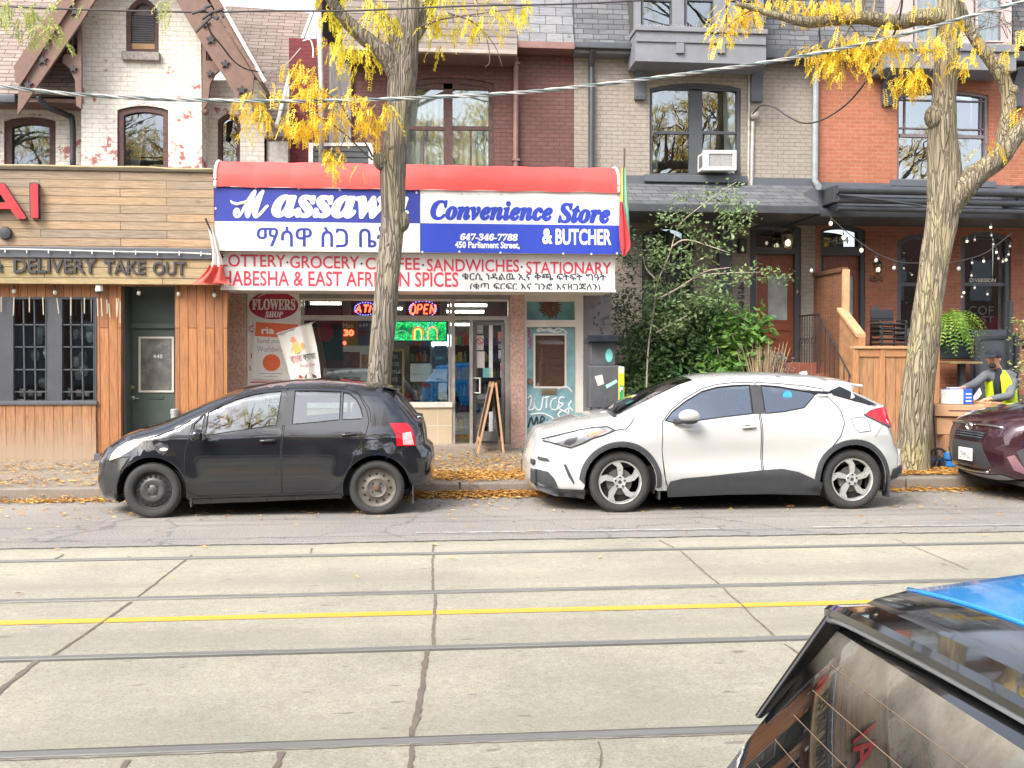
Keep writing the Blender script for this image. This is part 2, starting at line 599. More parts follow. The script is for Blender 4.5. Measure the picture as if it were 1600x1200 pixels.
# ================================================================ ground, road, tracks, kerb, pavement
YC, YR, YS, YH = 12.87, 15.55, 16.62, 18.8
def sw_z(y):
 return .15 + max(0, y - YC) * .028
def sheet(name, x0, x1, y0, y1, z0, z1, m, nx=1, ny=1):
 mb = MB()
 V = [(x0 + (x1 - x0) * i / nx, y0 + (y1 - y0) * j / ny, z0 + (z1 - z0) * j / ny) for j in range(ny + 1) for i in range(nx + 1)]
 mb.add(V, [(j * (nx + 1) + i, j * (nx + 1) + i + 1, (j + 1) * (nx + 1) + i + 1, (j + 1) * (nx + 1) + i) for j in range(ny) for i in range(nx)])
 return tag(mb.build(name, m, origin=(0, 0, 0)), None, None, kind='structure')
def asphalt_mat():
 m, t, o = _nodes('asphalt')
 v = _vec(t)
 n = _noise(t, v, .5, 6, .6)
 f = _noise(t, v, 55, 3, .8)
 st = _noise(t, _vec(t, scale=(.25, 2.2, 1)), 1.2, 7, .7)
 c = _ramp(t, f, [(.3, (.10, .095, .085)), (.52, (.235, .222, .2)), (.72, (.42, .40, .36))])
 c = _mix(t, .8, c, _ramp(t, n, [(.3, (.78, .78, .8)), (.7, (1.2, 1.18, 1.12))]), 'MULTIPLY')
 c = _mix(t, _ramp(t, st, [(.5, (0, 0, 0)), (.72, (.4, .4, .4))]), c, (.34, .31, .26))
 vo = t.nodes.new('ShaderNodeTexVoronoi')
 vo.feature = 'DISTANCE_TO_EDGE'
 vo.inputs['Scale'].default_value = .55
 wv = t.nodes.new('ShaderNodeVectorMath')
 wv.operation = 'MULTIPLY_ADD'
 nn = t.nodes.new('ShaderNodeTexNoise')
 nn.inputs['Scale'].default_value = 2
 nn.inputs['Detail'].default_value = 6
 t.links.new(v, nn.inputs['Vector'])
 t.links.new(nn.outputs[1], wv.inputs[0])
 wv.inputs[1].default_value = (.9, .9, 0)
 t.links.new(v, wv.inputs[2])
 t.links.new(wv.outputs[0], vo.inputs['Vector'])
 c = _mix(t, _ramp(t, vo.outputs['Distance'], [(.004, (.45, .45, .45)), (.011, (0, 0, 0))]), c, (.06, .055, .05))
 _bsdf(t, o, c, .8, 0, f, .55, .008)
 return m
def concrete_mat(name, base, speck, scale=1.0):
 m, t, o = _nodes(name)
 v = _vec(t)
 n = _noise(t, v, .7, 8, .65)
 f = _noise(t, v, 70 * scale, 3, .8)
 g = _noise(t, v, 16 * scale, 6, .75)
 st = _noise(t, _vec(t, scale=(.18, 2.6, 1)), 1.5, 7, .7)
 c = _ramp(t, f, [(.3, sc_(base, .62)), (.5, base), (.66, sc_(base, 1.12)), (.76, speck)])
 c = _mix(t, .9, c, _ramp(t, n, [(.28, (.72, .72, .75)), (.7, (1.15, 1.14, 1.1))]), 'MULTIPLY')
 c = _mix(t, .7, c, _ramp(t, g, [(.3, (.78, .77, .76)), (.7, (1.15, 1.15, 1.15))]), 'MULTIPLY')
 c = _mix(t, _ramp(t, st, [(.52, (0, 0, 0)), (.74, (.4, .4, .4))]), c, sc_(base, .68))
 sp = t.nodes.new('ShaderNodeSeparateXYZ')       # tyre lanes worn along the street
 t.links.new(v, sp.inputs[0])
 sn = _math(t, 'SINE', _math(t, 'ADD', _math(t, 'MULTIPLY', sp.outputs[1], 3.9), _math(t, 'MULTIPLY', n, 2.5)))
 c = _mix(t, _math(t, 'MULTIPLY', _ramp(t, sn, [(.45, (0, 0, 0)), (1, (.55, .55, .55))]), _ramp(t, st, [(.3, (.3, .3, .3)), (.65, (1, 1, 1))])), c, sc_(base, .66))
 k = _noise(t, _vec(t, scale=(.5, 1.6, 1)), 9, 2, .4)      # small tar spots
 c = _mix(t, _ramp(t, k, [(.71, (0, 0, 0)), (.74, (.7, .7, .7))]), c, (.13, .12, .11))
 _bsdf(t, o, c, .85, 0, _math(t, 'ADD', f, g), .6, .006)
 return m
CONC = concrete_mat('track concrete', (.35, .33, .252), (.5, .47, .38))
SIDE = concrete_mat('pavement concrete', (.265, .225, .175), (.38, .33, .26))
KERB = concrete_mat('kerb concrete', (.26, .225, .185), (.36, .32, .27))
ASPH = asphalt_mat()
sheet('ground', -120, 120, -120, 120, -.06, -.06, mat('earth', (.12, .1, .08)))
sheet('road', -60, 60, -.12, YC + .06, 0, 0, ASPH)
sheet('track_bed', -60, 60, 3.55, 9.72, .004, .004, CONC)
sheet('near_pavement', -60, 60, -4.0, -.25, .15, .15, SIDE)
sheet('pavement', -60, 60, YC + .15, 19.4, sw_z(YC), sw_z(19.4), SIDE)
mb = MB()
x = -40.0
while x < 42:
 L = 2.9
 mb.box(x, x + L - .012, YC, YC + .155, -.05, .156)
 mb.box(x, x + L - .012, -.26, -.11, -.05, .156)
 x += L
tag(mb.build('kerb', KERB, bevel=.025, origin=(0, 0, 0)), None, None, kind='structure')
# paving joints across the pavement
DK = mat('joint dirt', (.07, .06, .05), .95)
def strip(mb, pts, wdt, jit=.0, z=.008, seed=1, lo=.35):
 rn = random.Random(seed)
 P = resample([tuple(p)[:2] for p in pts], .05)
 n = len(P)
 V = []
 wob = 0
 for i, p in enumerate(P):
  a, b = Vector(P[max(0, i - 1)]), Vector(P[min(n - 1, i + 1)])
  d = (b - a).normalized()
  nrm = Vector((-d.y, d.x))
  wob = wob * .8 + rn.uniform(-1, 1) * jit
  w1, w2 = wdt * rn.uniform(lo, 1), wdt * rn.uniform(lo, 1)
  c = Vector(p) + nrm * wob
  zz = z(c.y) if callable(z) else z
  V += [(*(c + nrm * w1), zz), (*(c - nrm * w2), zz)]
 mb.add(V, [(2 * i, 2 * i + 1, 2 * i + 3, 2 * i + 2) for i in range(n - 1)])
mb = MB()
for i, xx in enumerate(np.arange(-12, 14, 1.62)):
 strip(mb, [(xx, YC + .17), (xx + .02, 18.3)], .007, .001, lambda y: sw_z(y) + .004, i)
strip(mb, [(-14, 14.55), (14, 14.55)], .008, .001, lambda y: sw_z(y) + .004, 77)
tag(mb.build('pavement_joint', DK, origin=(0, 0, 0)), None, None, kind='structure')
mb = MB()
CR = [([(677, 851), (676, 866), (676, 925)], .012), ([(680, 927), (677, 1010)], .014), ([(668, 1018), (660, 1075), (644, 1152)], .022), ([(644, 1162), (640, 1215)], .018),
      ([(300, 868), (212, 936)], .012), ([(205, 942), (82, 1026)], .015), ([(58, 1034), (0, 1082), (-60, 1125)], .024), ([(1030, 845), (1064, 862), (1124, 915)], .010), ([(1130, 920), (1211, 997)], .010), ([(1226, 1008), (1252, 1026)], .008),
      ([(1393, 842), (1432, 857), (1512, 891)], .006), ([(935, 1161), (941, 1178), (934, 1210)], .006), ([(440, 1177), (428, 1215)], .02), ([(200, 1190), (185, 1215)], .02),
      ([(487, 858), (486, 866)], .012), ([(98, 868), (84, 876)], .012), ([(200, 870), (215, 878)], .006)]
for i, (p, w) in enumerate(CR):
 strip(mb, [G(*q) for q in p], w, .003, .0085, i + 5)
tag(mb.build('track_bed_joint', mat('crack', (.15, .122, .095), .95), origin=(0, 0, 0)), None, None, kind='structure')
# concrete edge, ragged line of tar
mb = MB()
strip(mb, [(-30, 9.72), (30, 9.72)], .03, .012, .0075, 3)
tag(mb.build('tar_seam', mat('tar', (.06, .056, .052), .9), origin=(0, 0, 0)), None, None, kind='structure')
mb = MB()
for i, yy in enumerate((10.05, 10.85, 11.15)):
 strip(mb, [(-30, yy), (30, yy + .05)], .006, .006, .005, 40 + i)
tag(mb.build('road_crack', mat('tar', (.06, .056, .052), .9), origin=(0, 0, 0)), None, None, kind='structure')
# rails: polished head, flangeway groove, joint filler
RAIL = mat('rail steel', (.22, .22, .205), .45, .3, .2, 4, .1, 90, stretch=(.2, 6, 1))
GRV = mat('rail groove', (.10, .092, .08), .9)
FIL = mat('rail filler', (.24, .215, .18), .95, 0, .4, 9)
for nm, yy, inn in (('furthest', 9.13, -1), ('second furthest', 7.635, 1), ('second nearest', 6.185, -1), ('nearest', 4.685, 1)):
 t = thing('streetcar_rail', {'furthest': 'streetcar rail set in the concrete closest to the parked cars', 'second furthest': 'steel rail just beyond the yellow centre line', 'second nearest': 'steel rail just on the near side of the yellow line', 'nearest': 'widest looking steel rail along the bottom of the picture'}[nm], 'rail', (0, yy, 0), 'streetcar rails')
 MB().box(-60, 60, yy - .032, yy + .032, -.02, .0125).build('rail_head', RAIL, t, bevel=.004)
 MB().box(-60, 60, yy + inn * .033, yy + inn * .062, -.02, .0068).build('flangeway', GRV, t)
 mb = MB()
 strip(mb, [(-25, yy - inn * .042), (25, yy - inn * .042)], .012, .003, .0075, int(yy * 10))
 mb.build('joint_filler', FIL, t)
def worn(name, col, under, lo, hi, sc=9):
 m, t, o = _nodes(name)
 n = _noise(t, _vec(t, scale=(.6, 1.4, 1)), sc, 8, .75)
 c = _mix(t, _ramp(t, n, [(lo, (0, 0, 0)), (hi, (1, 1, 1))]), col, under)
 _bsdf(t, o, c, .7, 0, n, .3, .004)
 return m
mb = MB()
strip(mb, [(-30, 7.03), (30, 7.03)], .058, .0003, .0075, 9, .95)
tag(mb.build('yellow_line', worn('yellow road paint', (.70, .355, .035), (.40, .31, .17), .5, .78), origin=(0, 0, 0)), None, None, kind='structure')
mb = MB()
strip(mb, [G(650, 833), G(1125, 827)], .05, .004, .0045, 9)
strip(mb, [G(1270, 824), G(1640, 820)], .05, .004, .0045, 10)
tag(mb.build('lane_line', worn('white road paint', (.55, .53, .47), (.26, .25, .23), .30, .55), origin=(0, 0, 0)), None, None, kind='structure')
# fallen leaves
rn = random.Random(3)
mb = MB()
def litter(n, xf, yf, zf, smin=.02, smax=.05):
 for _ in range(n):
  x, y = xf(), yf()
  s = rn.uniform(smin, smax)
  a = rn.uniform(0, 6.28)
  z = zf(y) + rn.uniform(.002, .022)
  dx, dy = math.cos(a) * s, math.sin(a) * s
  w = rn.uniform(.2, .42)
  t1, t2 = rn.uniform(-.3, .3) * s, rn.uniform(-.3, .3) * s
  mb.add([(x - dx, y - dy, z + .001), (x + dy * w, y - dx * w, z + abs(t1) + .001), (x + dx, y + dy, z + .002), (x - dy * w, y + dx * w, z + abs(t2) + .001)], [(0, 1, 2, 3)])
road = lambda y: .004
litter(5200, lambda: rn.uniform(-8.5, 9.5), lambda: YC - abs(rn.gauss(0, .11)) - .01, road)
litter(2600, lambda: rn.gauss(.6, 1.1) + (rn.random() < .4) * rn.uniform(-6, 6), lambda: YC - abs(rn.gauss(0, .16)) - .01, lambda y: .004 + max(0, .05 - (YC - y) * .2))
litter(700, lambda: rn.uniform(-9, 10), lambda: rn.uniform(11.2, 12.8), road)
litter(130, lambda: rn.uniform(-9, 10), lambda: rn.triangular(7.5, 12, 12), lambda y: .012)
litter(3600, lambda: rn.uniform(-9, -3.2) if rn.random() < .5 else rn.uniform(-.6, 2.2), lambda: rn.choice((rn.gauss(13.35, .18), rn.gauss(14.7, .4), rn.uniform(13.1, 16))), lambda y: sw_z(y) + .003)
litter(2600, lambda: rn.gauss(.75, .75), lambda: rn.gauss(13.6, .25), lambda y: sw_z(y) + .003)
litter(5200, lambda: rn.uniform(5.6, 9.5), lambda: 13.1 + abs(rn.gauss(.2, .6)), lambda y: sw_z(y) + .003)
litter(700, lambda: rn.uniform(-6, 2.5), lambda: rn.uniform(13, 16.4), lambda y: sw_z(y) + .003)
mb.v = [(a, b if b < YC - .005 or b > YC + .01 else YC - .02, c) for a, b, c in mb.v]
FALL = island('fallen leaf', [(.2, (.24, .11, .045)), (.42, (.52, .25, .06)), (.62, (.66, .38, .09)), (.85, (.66, .48, .16))], .7, .12)
tag(mb.build('fallen_leaves', FALL, origin=(0, 0, 0)), 'yellow orange leaves lying along the gutter and on the pavement', 'fallen leaves', kind='stuff')
# ================================================================ shared building materials
WHITEBRICK = brick('white painted brick', (.70, .66, .58), (.66, .61, .53), (.52, .47, .40), peel=(.34, .13, .11), peel_amt=.625, stain=.12, rh=.078, bw=.23, gap=.006)
BROWNBRICK = brick('brown painted brick', (.165, .075, .062), (.135, .062, .052), (.085, .045, .04), peel=(.33, .24, .2), peel_amt=.74, stain=.4)
BEIGEBRICK = brick('beige painted brick', (.325, .285, .235), (.30, .262, .215), (.225, .195, .16), stain=.15)
ORANGEBRICK = brick('orange brick', (.40, .138, .072), (.33, .108, .056), (.38, .21, .14), stain=.25)
PORCHBRICK = brick('shaded porch brick', (.39, .14, .078), (.32, .11, .06), (.32, .19, .13), stain=.25)
SHIN_RED = planks('reddish shingle', (.19, .145, .12), (.265, .205, .17), length=.3, height=.085, gap=.006)
SHIN_GREY = planks('grey shingle', (.085, .09, .10), (.15, .155, .165), length=.28, height=.10, gap=.006)
SLATE = planks('slate', (.155, .16, .17), (.215, .22, .23), length=.3, height=.17, gap=.006)
SHIN_BRN = planks('brown shingle', (.145, .118, .102), (.195, .16, .14), length=1.2, height=.16, gap=.01)
WOODLITE = planks('weathered cladding', (.41, .27, .15), (.26, .21, .16), length=1.75, height=.118, gap=.005, grime=(.26, .19, .12))
WOODSIGN = planks('sign board planks', (.42, .32, .17), (.36, .27, .15), length=2.6, height=.15, grime=(.18, .16, .06))
CEDAR = planks('cedar boards', (.38, .165, .062), (.28, .12, .052), axes='zxy', length=3.4, height=.125, gap=.005)
CEDARLOW = planks('worn cedar boards', (.36, .175, .075), (.30, .15, .07), axes='zxy', length=3.4, height=.132, gap=.005, fade=(.34, .255, .18))
FENCEWD = planks('patio fence boards', (.42, .225, .105), (.37, .19, .09), axes='zxy', length=3, height=.19, gap=.004)
BROWNWD = mat('brown painted timber', (.155, .09, .065), .7, 0, .25, 9, .3, 70)
PEELWD = mat('peeling window timber', (.088, .047, .041), .75, 0, .45, 16, .4, 60)
STARB = mat('black iron', (.03, .028, .03), .6)
GREYPT = mat('slate grey paint', (.088, .094, .108), .55, 0, .12, 5)
GREYLT = mat('grey painted timber', (.17, .175, .19), .6, 0, .12, 5)
MAUVE = mat('mauve painted timber', (.40, .33, .31), .6, 0, .1, 5)
DKFRAME = mat('charcoal window frame', (.062, .066, .074), .55, 0, .15, 6)
DKGUT = mat('dark gutter metal', (.075, .08, .09), .4, .3, .15)
CONDUIT = mat('pale conduit', (.42, .39, .35), .5, .2, .3, 9)
BRNPIPE = mat('brown downpipe', (.22, .12, .10), .5, .1)
ALU = mat('aluminium frame', (.44, .41, .365), .4, .5, .15, 8, .05)
GRANITE = mat('pink granite', (.50, .325, .255), .45, 0, .4, 38, .1)
TILE = mat('beige tile', (.50, .40, .275), .45, 0, .08, 3)
WHITEPVC = mat('white plastic', (.72, .71, .66), .5, 0, .08)
CREAM = mat('cream panel', (.66, .62, .55), .6, 0, .1)
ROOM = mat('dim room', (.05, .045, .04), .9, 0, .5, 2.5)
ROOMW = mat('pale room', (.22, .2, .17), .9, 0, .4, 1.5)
SHEER = mat('sheer curtain', (.76, .74, .68), .9, 0, .1, 30, .3)
CURTG = mat('grey curtain', (.32, .29, .26), .9, 0, .15, 20)
ROOFING = mat('flat roofing', (.12, .11, .10), .9)
CHAR = mat('charcoal metal', (.05, .052, .058), .5, .2)
RED = mat('sign red', (.60, .028, .035), .45, 0, .1)
GL_UP = glass('upper window glass', (.72, .76, .76), .10, wob=.05)
GL_SHOP = glass('shop glass', (.78, .82, .82), .10, wob=.02)
GL_CLR = glass('clear glass', (.85, .88, .87), .05)

def folds(mb, x0, x1, z0, z1, y, amp=.03, n=7, seed=0, pull=0.0):
 rn = random.Random(seed)
 ph = rn.uniform(0, 6)
 nx, nz = n * 8, 6
 V = []
 for j in range(nz + 1):
  for i in range(nx + 1):
   u, w = i / nx, j / nz
   xx = x0 + (x1 - x0) * u + pull * (1 - w) ** 1.5
   V.append((xx, y + amp * math.sin(u * n * 6.28 + ph + .6 * math.sin(w * 3)) * (1 - .3 * w), z0 + (z1 - z0) * w))
 mb.add(V, [(j * (nx + 1) + i, j * (nx + 1) + i + 1, (j + 1) * (nx + 1) + i + 1, (j + 1) * (nx + 1) + i) for j in range(nz) for i in range(nx)])
def window(root, hole, Y, fm, fw=5, bars=(), rec=.11, curtains=(), gl=None, name='window', room=None, sill=None, deep=.7, label=None):
 """frame fitted in a wall opening (pixel outline), bars, pane, curtains, dim room behind"""
 gl = gl or GL_UP
 ins = inset(hole, fw)
 f = MB().pp(hole, Y, rec - .07, rec + .03, holes=[ins])
 for b in bars:                       # (x0,y0,x1,y1) px
  f.pr(*b, Y + rec, .045, .02)
 fr = f.build(name, fm, root)
 if label:
  fr['label'] = label
 MB().pp(inset(hole, fw * .6), Y, rec - .004, rec + .004).build('pane', gl, fr)
 big = inset(hole, -8)
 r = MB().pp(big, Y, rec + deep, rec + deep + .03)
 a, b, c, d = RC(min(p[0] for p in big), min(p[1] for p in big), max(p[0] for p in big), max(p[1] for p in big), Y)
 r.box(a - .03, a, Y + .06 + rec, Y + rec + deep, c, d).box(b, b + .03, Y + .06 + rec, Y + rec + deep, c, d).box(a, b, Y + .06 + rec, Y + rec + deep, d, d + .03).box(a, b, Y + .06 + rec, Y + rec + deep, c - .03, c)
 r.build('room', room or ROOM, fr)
 for k, (x0, y0, x1, y1, m, pull) in enumerate(curtains):
  a, b, c, d = RC(x0, y0, x1, y1, Y + .2)
  mb = MB()
  folds(mb, a, b, c, d, Y + rec + .16, .025, max(2, int((b - a) / .11)), k + int(x0), pull)
  mb.build('curtain', m, fr, smooth='all')
 if sill:
  MB().pr(*sill, Y, .09, .02).build('sill', fm, fr, bevel=.008)
 return fr
def quad(mb, pts, th):
 P = [Vector(p) for p in pts]
 n = (P[1] - P[0]).cross(P[3] - P[0]).normalized() * th
 return mb.add(P + [p - n for p in P], [(0, 1, 2, 3), (7, 6, 5, 4), (0, 4, 5, 1), (1, 5, 6, 2), (2, 6, 7, 3), (3, 7, 4, 0)])
def star(cx, cy, r, Y, mb):
 c = W(cx, cy, Y)
 s = r * Y / 1600
 pts = []
 for k in range(10):
  a = math.pi / 2 + k * math.pi / 5
  q = s if k % 2 == 0 else s * .4
  pts.append((c.x + q * math.cos(a), c.z + q * math.sin(a)))
 return mb.prism(pts, Y - .03, Y)

# ================================================================ restaurant with the white brick gable
YB, YW = 18.0, 18.55
rest = thing('restaurant_building', 'white painted brick gabled house with timber clad restaurant front and green door', 'building', (W(150, 700, YR).x, YR + 2, .2))
hC = arch(183, 165, 263, 268, 7)
hA = arch(197, -3, 248, 83, 22)
MB().pp([(127, 275), (127, 28), (214, -135), (314, 62), (316, 275)], YB, 0, .22, holes=[hC, hA]).build('gable_wall', WHITEBRICK, rest)
a, b, c, d = RC(127, 28, 316, 275, YB)
MB().box(a, a + .2, YB + .22, YW + .5, c, d).build('bay_side_wall', WHITEBRICK, rest)
MB().box(b - .2, b, YB + .22, YW + .5, c, d).build('bay_side_wall', WHITEBRICK, rest)
hL = arch(6, 182, 87, 268, 7)
hR = arch(340, 178, 375, 268, 10)
MB().pp([(-330, 275), (-330, 130), (135, 130), (135, 275)], YW, 0, .25, holes=[hL]).build('side_wall', WHITEBRICK, rest)
MB().pp([(308, 275), (308, 125), (404, 125), (416, 135), (416, 275)], YW, 0, .25, holes=[hR]).build('side_wall', WHITEBRICK, rest)
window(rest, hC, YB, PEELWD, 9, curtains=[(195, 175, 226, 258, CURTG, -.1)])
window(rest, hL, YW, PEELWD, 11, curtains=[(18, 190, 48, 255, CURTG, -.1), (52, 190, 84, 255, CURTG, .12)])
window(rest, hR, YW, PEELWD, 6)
# attic louvre
at = MB().pp(hA, YB, .02, .12, holes=[inset(hA, 7)]).build('attic_louvre', PEELWD, rest)
mb = MB()
for k in range(14):
 p = W(205, 22 + k * 3.5, YB + .08)
 q = W(241, 22 + k * 3.5, YB + .08)
 mb.obox(((p.x + q.x) / 2, YB + .09, p.z), (q.x - p.x, .055, .007), (.7, 0, 0))
mb.build('slats', mat('grey slats', (.2, .2, .2), .7), at)
MB().pr(204, 68, 242, 81, YB + .06, 0, .02).build('bottom_board', mat('tan board', (.42, .25, .12), .7), at)
MB().pp(inset(hA, 5), YB, .14, .16).build('back_board', mat('grey peeling board', (.26, .235, .21), .85, 0, .4, 20), at)
MB().pr(192, 83, 251, 96, YB, .1, .02).build('attic_sill', mat('grey peeling board', (.26, .235, .21)), rest, bevel=.01)
# bargeboards, brackets, stars
YG = 17.35
mb = MB().pp([(27, 180), (29, 135), (128, -22), (162, -22), (127, 34)], YG, 0, .06)
mb.pp([(262, -22), (312, 63), (371, 152), (394, 147), (397, 118), (340, 24), (316, -22)], YG, 0, .06)
mb.pp([(128, -22), (214, -170), (316, -22), (262, -22), (214, -105), (162, -22)], YG, .002, .06)
bb = mb.build('bargeboard', BROWNWD, rest, bevel=.008)
mb = MB().pp([(24, 128), (22, 103), (104, -22), (130, -22), (31, 133)], YG - .06, 0, .1)
mb.build('verge_board', BROWNWD, rest, bevel=.01)
mb = MB().pp([(314, -22), (342, 24), (400, 120), (408, 130), (412, 122), (348, 8), (330, -22)], YG - .06, 0, .1)
mb.build('verge_board', BROWNWD, rest, bevel=.01)
mb = MB()
for cx, cy, r in ((44, 133, 8), (67, 94, 8), (117, 18, 8), (115, 108, 6), (322, 38, 7), (330, 62, 8), (352, 100, 7), (378, 141, 8), (328, 115, 6)):
 star(cx, cy, r, YG - .003 if cy not in (108, 115) else YG + .15, MB()).build('star', STARB, rest)
mb = MB()
for pts in ([(127, 85), (100, 85), (97, 97), (108, 106), (117, 125), (119, 165), (127, 170)], [(316, 95), (345, 95), (346, 107), (336, 116), (328, 132), (325, 158), (316, 175)]):
 mb = MB().pp(pts, YG + .16, 0, .07)
 if pts[0][0] < 200:
  mb.pp([(127, 86), (127, 34), (121, 42), (121, 86)], YG + .17, 0, .06).pr(112, 46, 114, 86, YG + .2).pr(104, 60, 106, 86, YG + .2)
 else:
  mb.pp([(316, 96), (316, 70), (322, 76), (322, 96)], YG + .17, 0, .06).pr(324, 78, 326, 96, YG + .2)
 mb.build('bracket', BROWNWD, rest, bevel=.006)
p, q = W(316, 160, YG + .2), W(316, 180, YG + .2)
MB().ball((p.x + .04, YG + .22, q.z + .06), .06).build('pendant_knob', BROWNWD, rest, smooth='all')
# gable roof slabs behind the bargeboards
ap, lb, rb = W(214, -178, YG), W(20, 106, YG), W(412, 128, YG)
mb = MB()
quad(mb, [lb, ap, ap + Vector((0, 5, 0)), lb + Vector((0, 5, 0))], .05)
quad(mb, [ap, rb, rb + Vector((0, 5, 0)), ap + Vector((0, 5, 0))], .05)
mb.build('gable_roof', SHIN_RED, rest)
MB().tube([W(352, 17, YG - .1), W(414, 128, YG - .1)], .03).build('white_flashing', WHITEPVC, rest)
mb = MB()
quad(mb, [W(-330, 146, 17.9), W(130, 146, 17.9), W(130, -60, 20.4), W(-330, -60, 20.4)], .06)
mb.build('side_roof', SHIN_RED, rest)
MB().pr(-330, 144, 26, 158, 17.88, .06, .1).build('gutter', DKGUT, rest, bevel=.02)
MB().pr(-330, 150, 130, 156, 17.98, 0, .6).build('soffit', BROWNWD, rest)
mb = MB()
quad(mb, [W(398, 186, 18.2), W(430, 186, 18.2), W(488, 20, 20.6), W(352, 8, 20.6)], .06)
mb.build('side_roof', SHIN_RED, rest)
MB().tube([W(432, 196, 18.15), W(456, 105, 19.2), W(488, 20, 20.55)], .035).build('verge_trim', WHITEPVC, rest)
MB().pr(404, 150, 452, 275, 18.6, 0, .1).build('siding', mat('beige siding', (.4, .35, .28), .8, 0, .3, 8), rest)
f = MB().pp([(413, 275), (413, 213), (453, 213), (453, 275)], 18.55, 0, .05, holes=[[(417, 272), (417, 219), (450, 219), (450, 272)]]).build('boarded_window', PEELWD, rest)
MB().pr(416, 217, 451, 274, 18.58, 0, .02).build('board', mat('pale board', (.46, .43, .38), .8, 0, .3, 12), f)
MB().pr(452, 60, 512, 275, 18.85, 0, .1).build('red_wall', brick('dark red wall', (.19, .035, .035), (.15, .03, .03), (.1, .03, .03)), rest)
MB().tube(smooth_line([W(473, 64, 18.3), W(484, 62, 18.3), W(489, 75, 18.3), W(489, 90, 18.3)]), .012).build('white_cable', WHITEPVC, rest)
mb = MB().tube(smooth_line([W(60, 150, 17.85), W(66, 160, 17.9), W(80, 170, 18.0), W(105, 180, 18.35), W(113, 190, 18.4), W(114, 262, 18.4)]), .05, 10)
mb.build('downpipe', CHAR, rest, smooth='all')
mb = MB().tube([W(498, 18, 18.4), W(502, 130, 18.4), W(502, 262, 18.4)], .05, 10)
mb.build('downpipe', CONDUIT, rest, smooth='all')
# timber shop front
YF = 15.38
MB().pr(-260, 263, 334, 390, YF, 0, .2).build('timber_fascia', WOODLITE, rest)
MB().pr(-260, 258, 337, 265, YF, .03, .22).build('coping', mat('bronze coping', (.2, .17, .12), .5, .3), rest, bevel=.006)
MB().pr(-260, 386, 336, 403, YF, .06, .2).build('ledge', GREYPT, rest, bevel=.008)
MB().pr(-260, 402, 342, 443, YF, .02, .2).build('sign_board', WOODSIGN, rest)
a, b, c, d = RC(-260, 265, 340, 443, YF)
MB().box(a, b, YF + .2, YB + .3, d - .12, d - .02).build('flat_roof', ROOFING, rest)
MB().box(a, b, YF + .03, YR + .6, c + .01, c + .05).build('soffit', CEDAR, rest)
ROPE = mat('rope light', (.42, .35, .18), .6)
MB().tube(smooth_line([W(x, y, YF - .06) for x, y in ((-200, 257), (0, 258), (60, 258.5), (150, 260.5), (230, 261), (270, 264), (330, 264))]), .012, 6).build('rope_light', ROPE, rest)
wl = thing('light_string', 'white string light cable strung along the grey ledge over the take out lettering', 'light string', W(150, 400, YF - .09))
mb = MB().tube(smooth_line([W(x, y, YF - .09) for x, y in ((-200, 390), (0, 389), (100, 391), (160, 392.5), (230, 394), (290, 395), (330, 397))]), .008, 6)
for k in range(12):
 p = W(-60 + k * 34, 390 + k * .6, YF - .09)
 mb.box(p.x - .006, p.x + .006, p.y - .01, p.y + .01, p.z - .03, p.z + .03)
mb.build('cable', WHITEPVC, wl)
hW = [(-70, 628), (-70, 464), (151, 464), (151, 628)]
hD = [(190, 700), (190, 446), (273, 446), (273, 700)]
zb = .2
mb = MB().pp([(-260, 760), (-260, 440), (355, 440), (355, 760)], YR, 0, .12, holes=[hW, [(189, 770), (189, 447), (274, 447), (274, 770)]])
mb.v = [(x, y, max(z, zb - .05)) for x, y, z in mb.v]
mb.build('cedar_front', CEDAR, rest)
MB().pr(-260, 632, 151, 730, YR, .035, .0).build('stall_riser', CEDARLOW, rest)
MB().pr(-260, 627, 153, 633, YR, .06, .05).build('window_sill', GREYPT, rest, bevel=.006)
for k, (x0, x1, xs) in enumerate(((20, 73, (39, 56)), (96, 148, (112.5, 130)), (-56, -4, (-38, -21)))):
 h = [(x0, 627), (x0, 466), (x1, 466), (x1, 627)]
 bars = [(x - 1, 466, x + 1, 627) for x in xs] + [(x0, y - 1, x1, y + 1) for y in (507.5, 542, 577.5, 612)]
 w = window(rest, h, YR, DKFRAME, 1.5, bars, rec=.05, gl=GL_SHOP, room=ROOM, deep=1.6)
 a, b, c, d = RC(x0, 480, x1, 620, YR)
 rn = random.Random(k)
 mb = MB()
 for q in range(16):     # glassware and menus behind the panes
  x, z = rn.uniform(a, b), rn.uniform(c, d - .3)
  mb.lathe([(.02, 0), (.05, .02), (.07, .1), (.05, .16)], (x, YR + rn.uniform(.3, .9), z), 'z', 8)
 mb.build('glassware', WHITEPVC, w, smooth='all')
 mb = MB()
 for q in range(3):
  mb.box(a + .04 + q * .12, a + .11 + q * .12, YR + .12, YR + .14, c, c + .12 - q * .02)
 mb.build('menu_cards', CREAM, w)
MB().pp(hW, YR, -.012, .1, holes=[[(20, 627.5), (20, 465.5), (73, 465.5), (73, 627.5)], [(96, 627.5), (96, 465.5), (148, 465.5), (148, 627.5)], [(-56, 627.5), (-56, 465.5), (-4, 465.5), (-4, 627.5)]]).build('window_surround', DKFRAME, rest)
GREEN = mat('dark green paint', (.075, .098, .088), .5, 0, .12, 6)
YD = YR + .5
a, b, c, d = RC(189, 447, 274, 725, YR)
c = zb - .03
MB().box(a, a + .03, YR + .12, YD, c, d).box(b - .03, b, YR + .12, YD, c, d).box(a, b, YR + .12, YD, d, d + .03).build('door_recess', GREEN, rest)
dr = MB().pr(204, 512, 274, 722, YD, .0, .05)
dr.pr(200, 447, 274, 506, YD, -.01, .05).pr(190, 447, 204, 722, YD, .05, .05).pr(200, 505, 274, 513, YD, .05, .03)
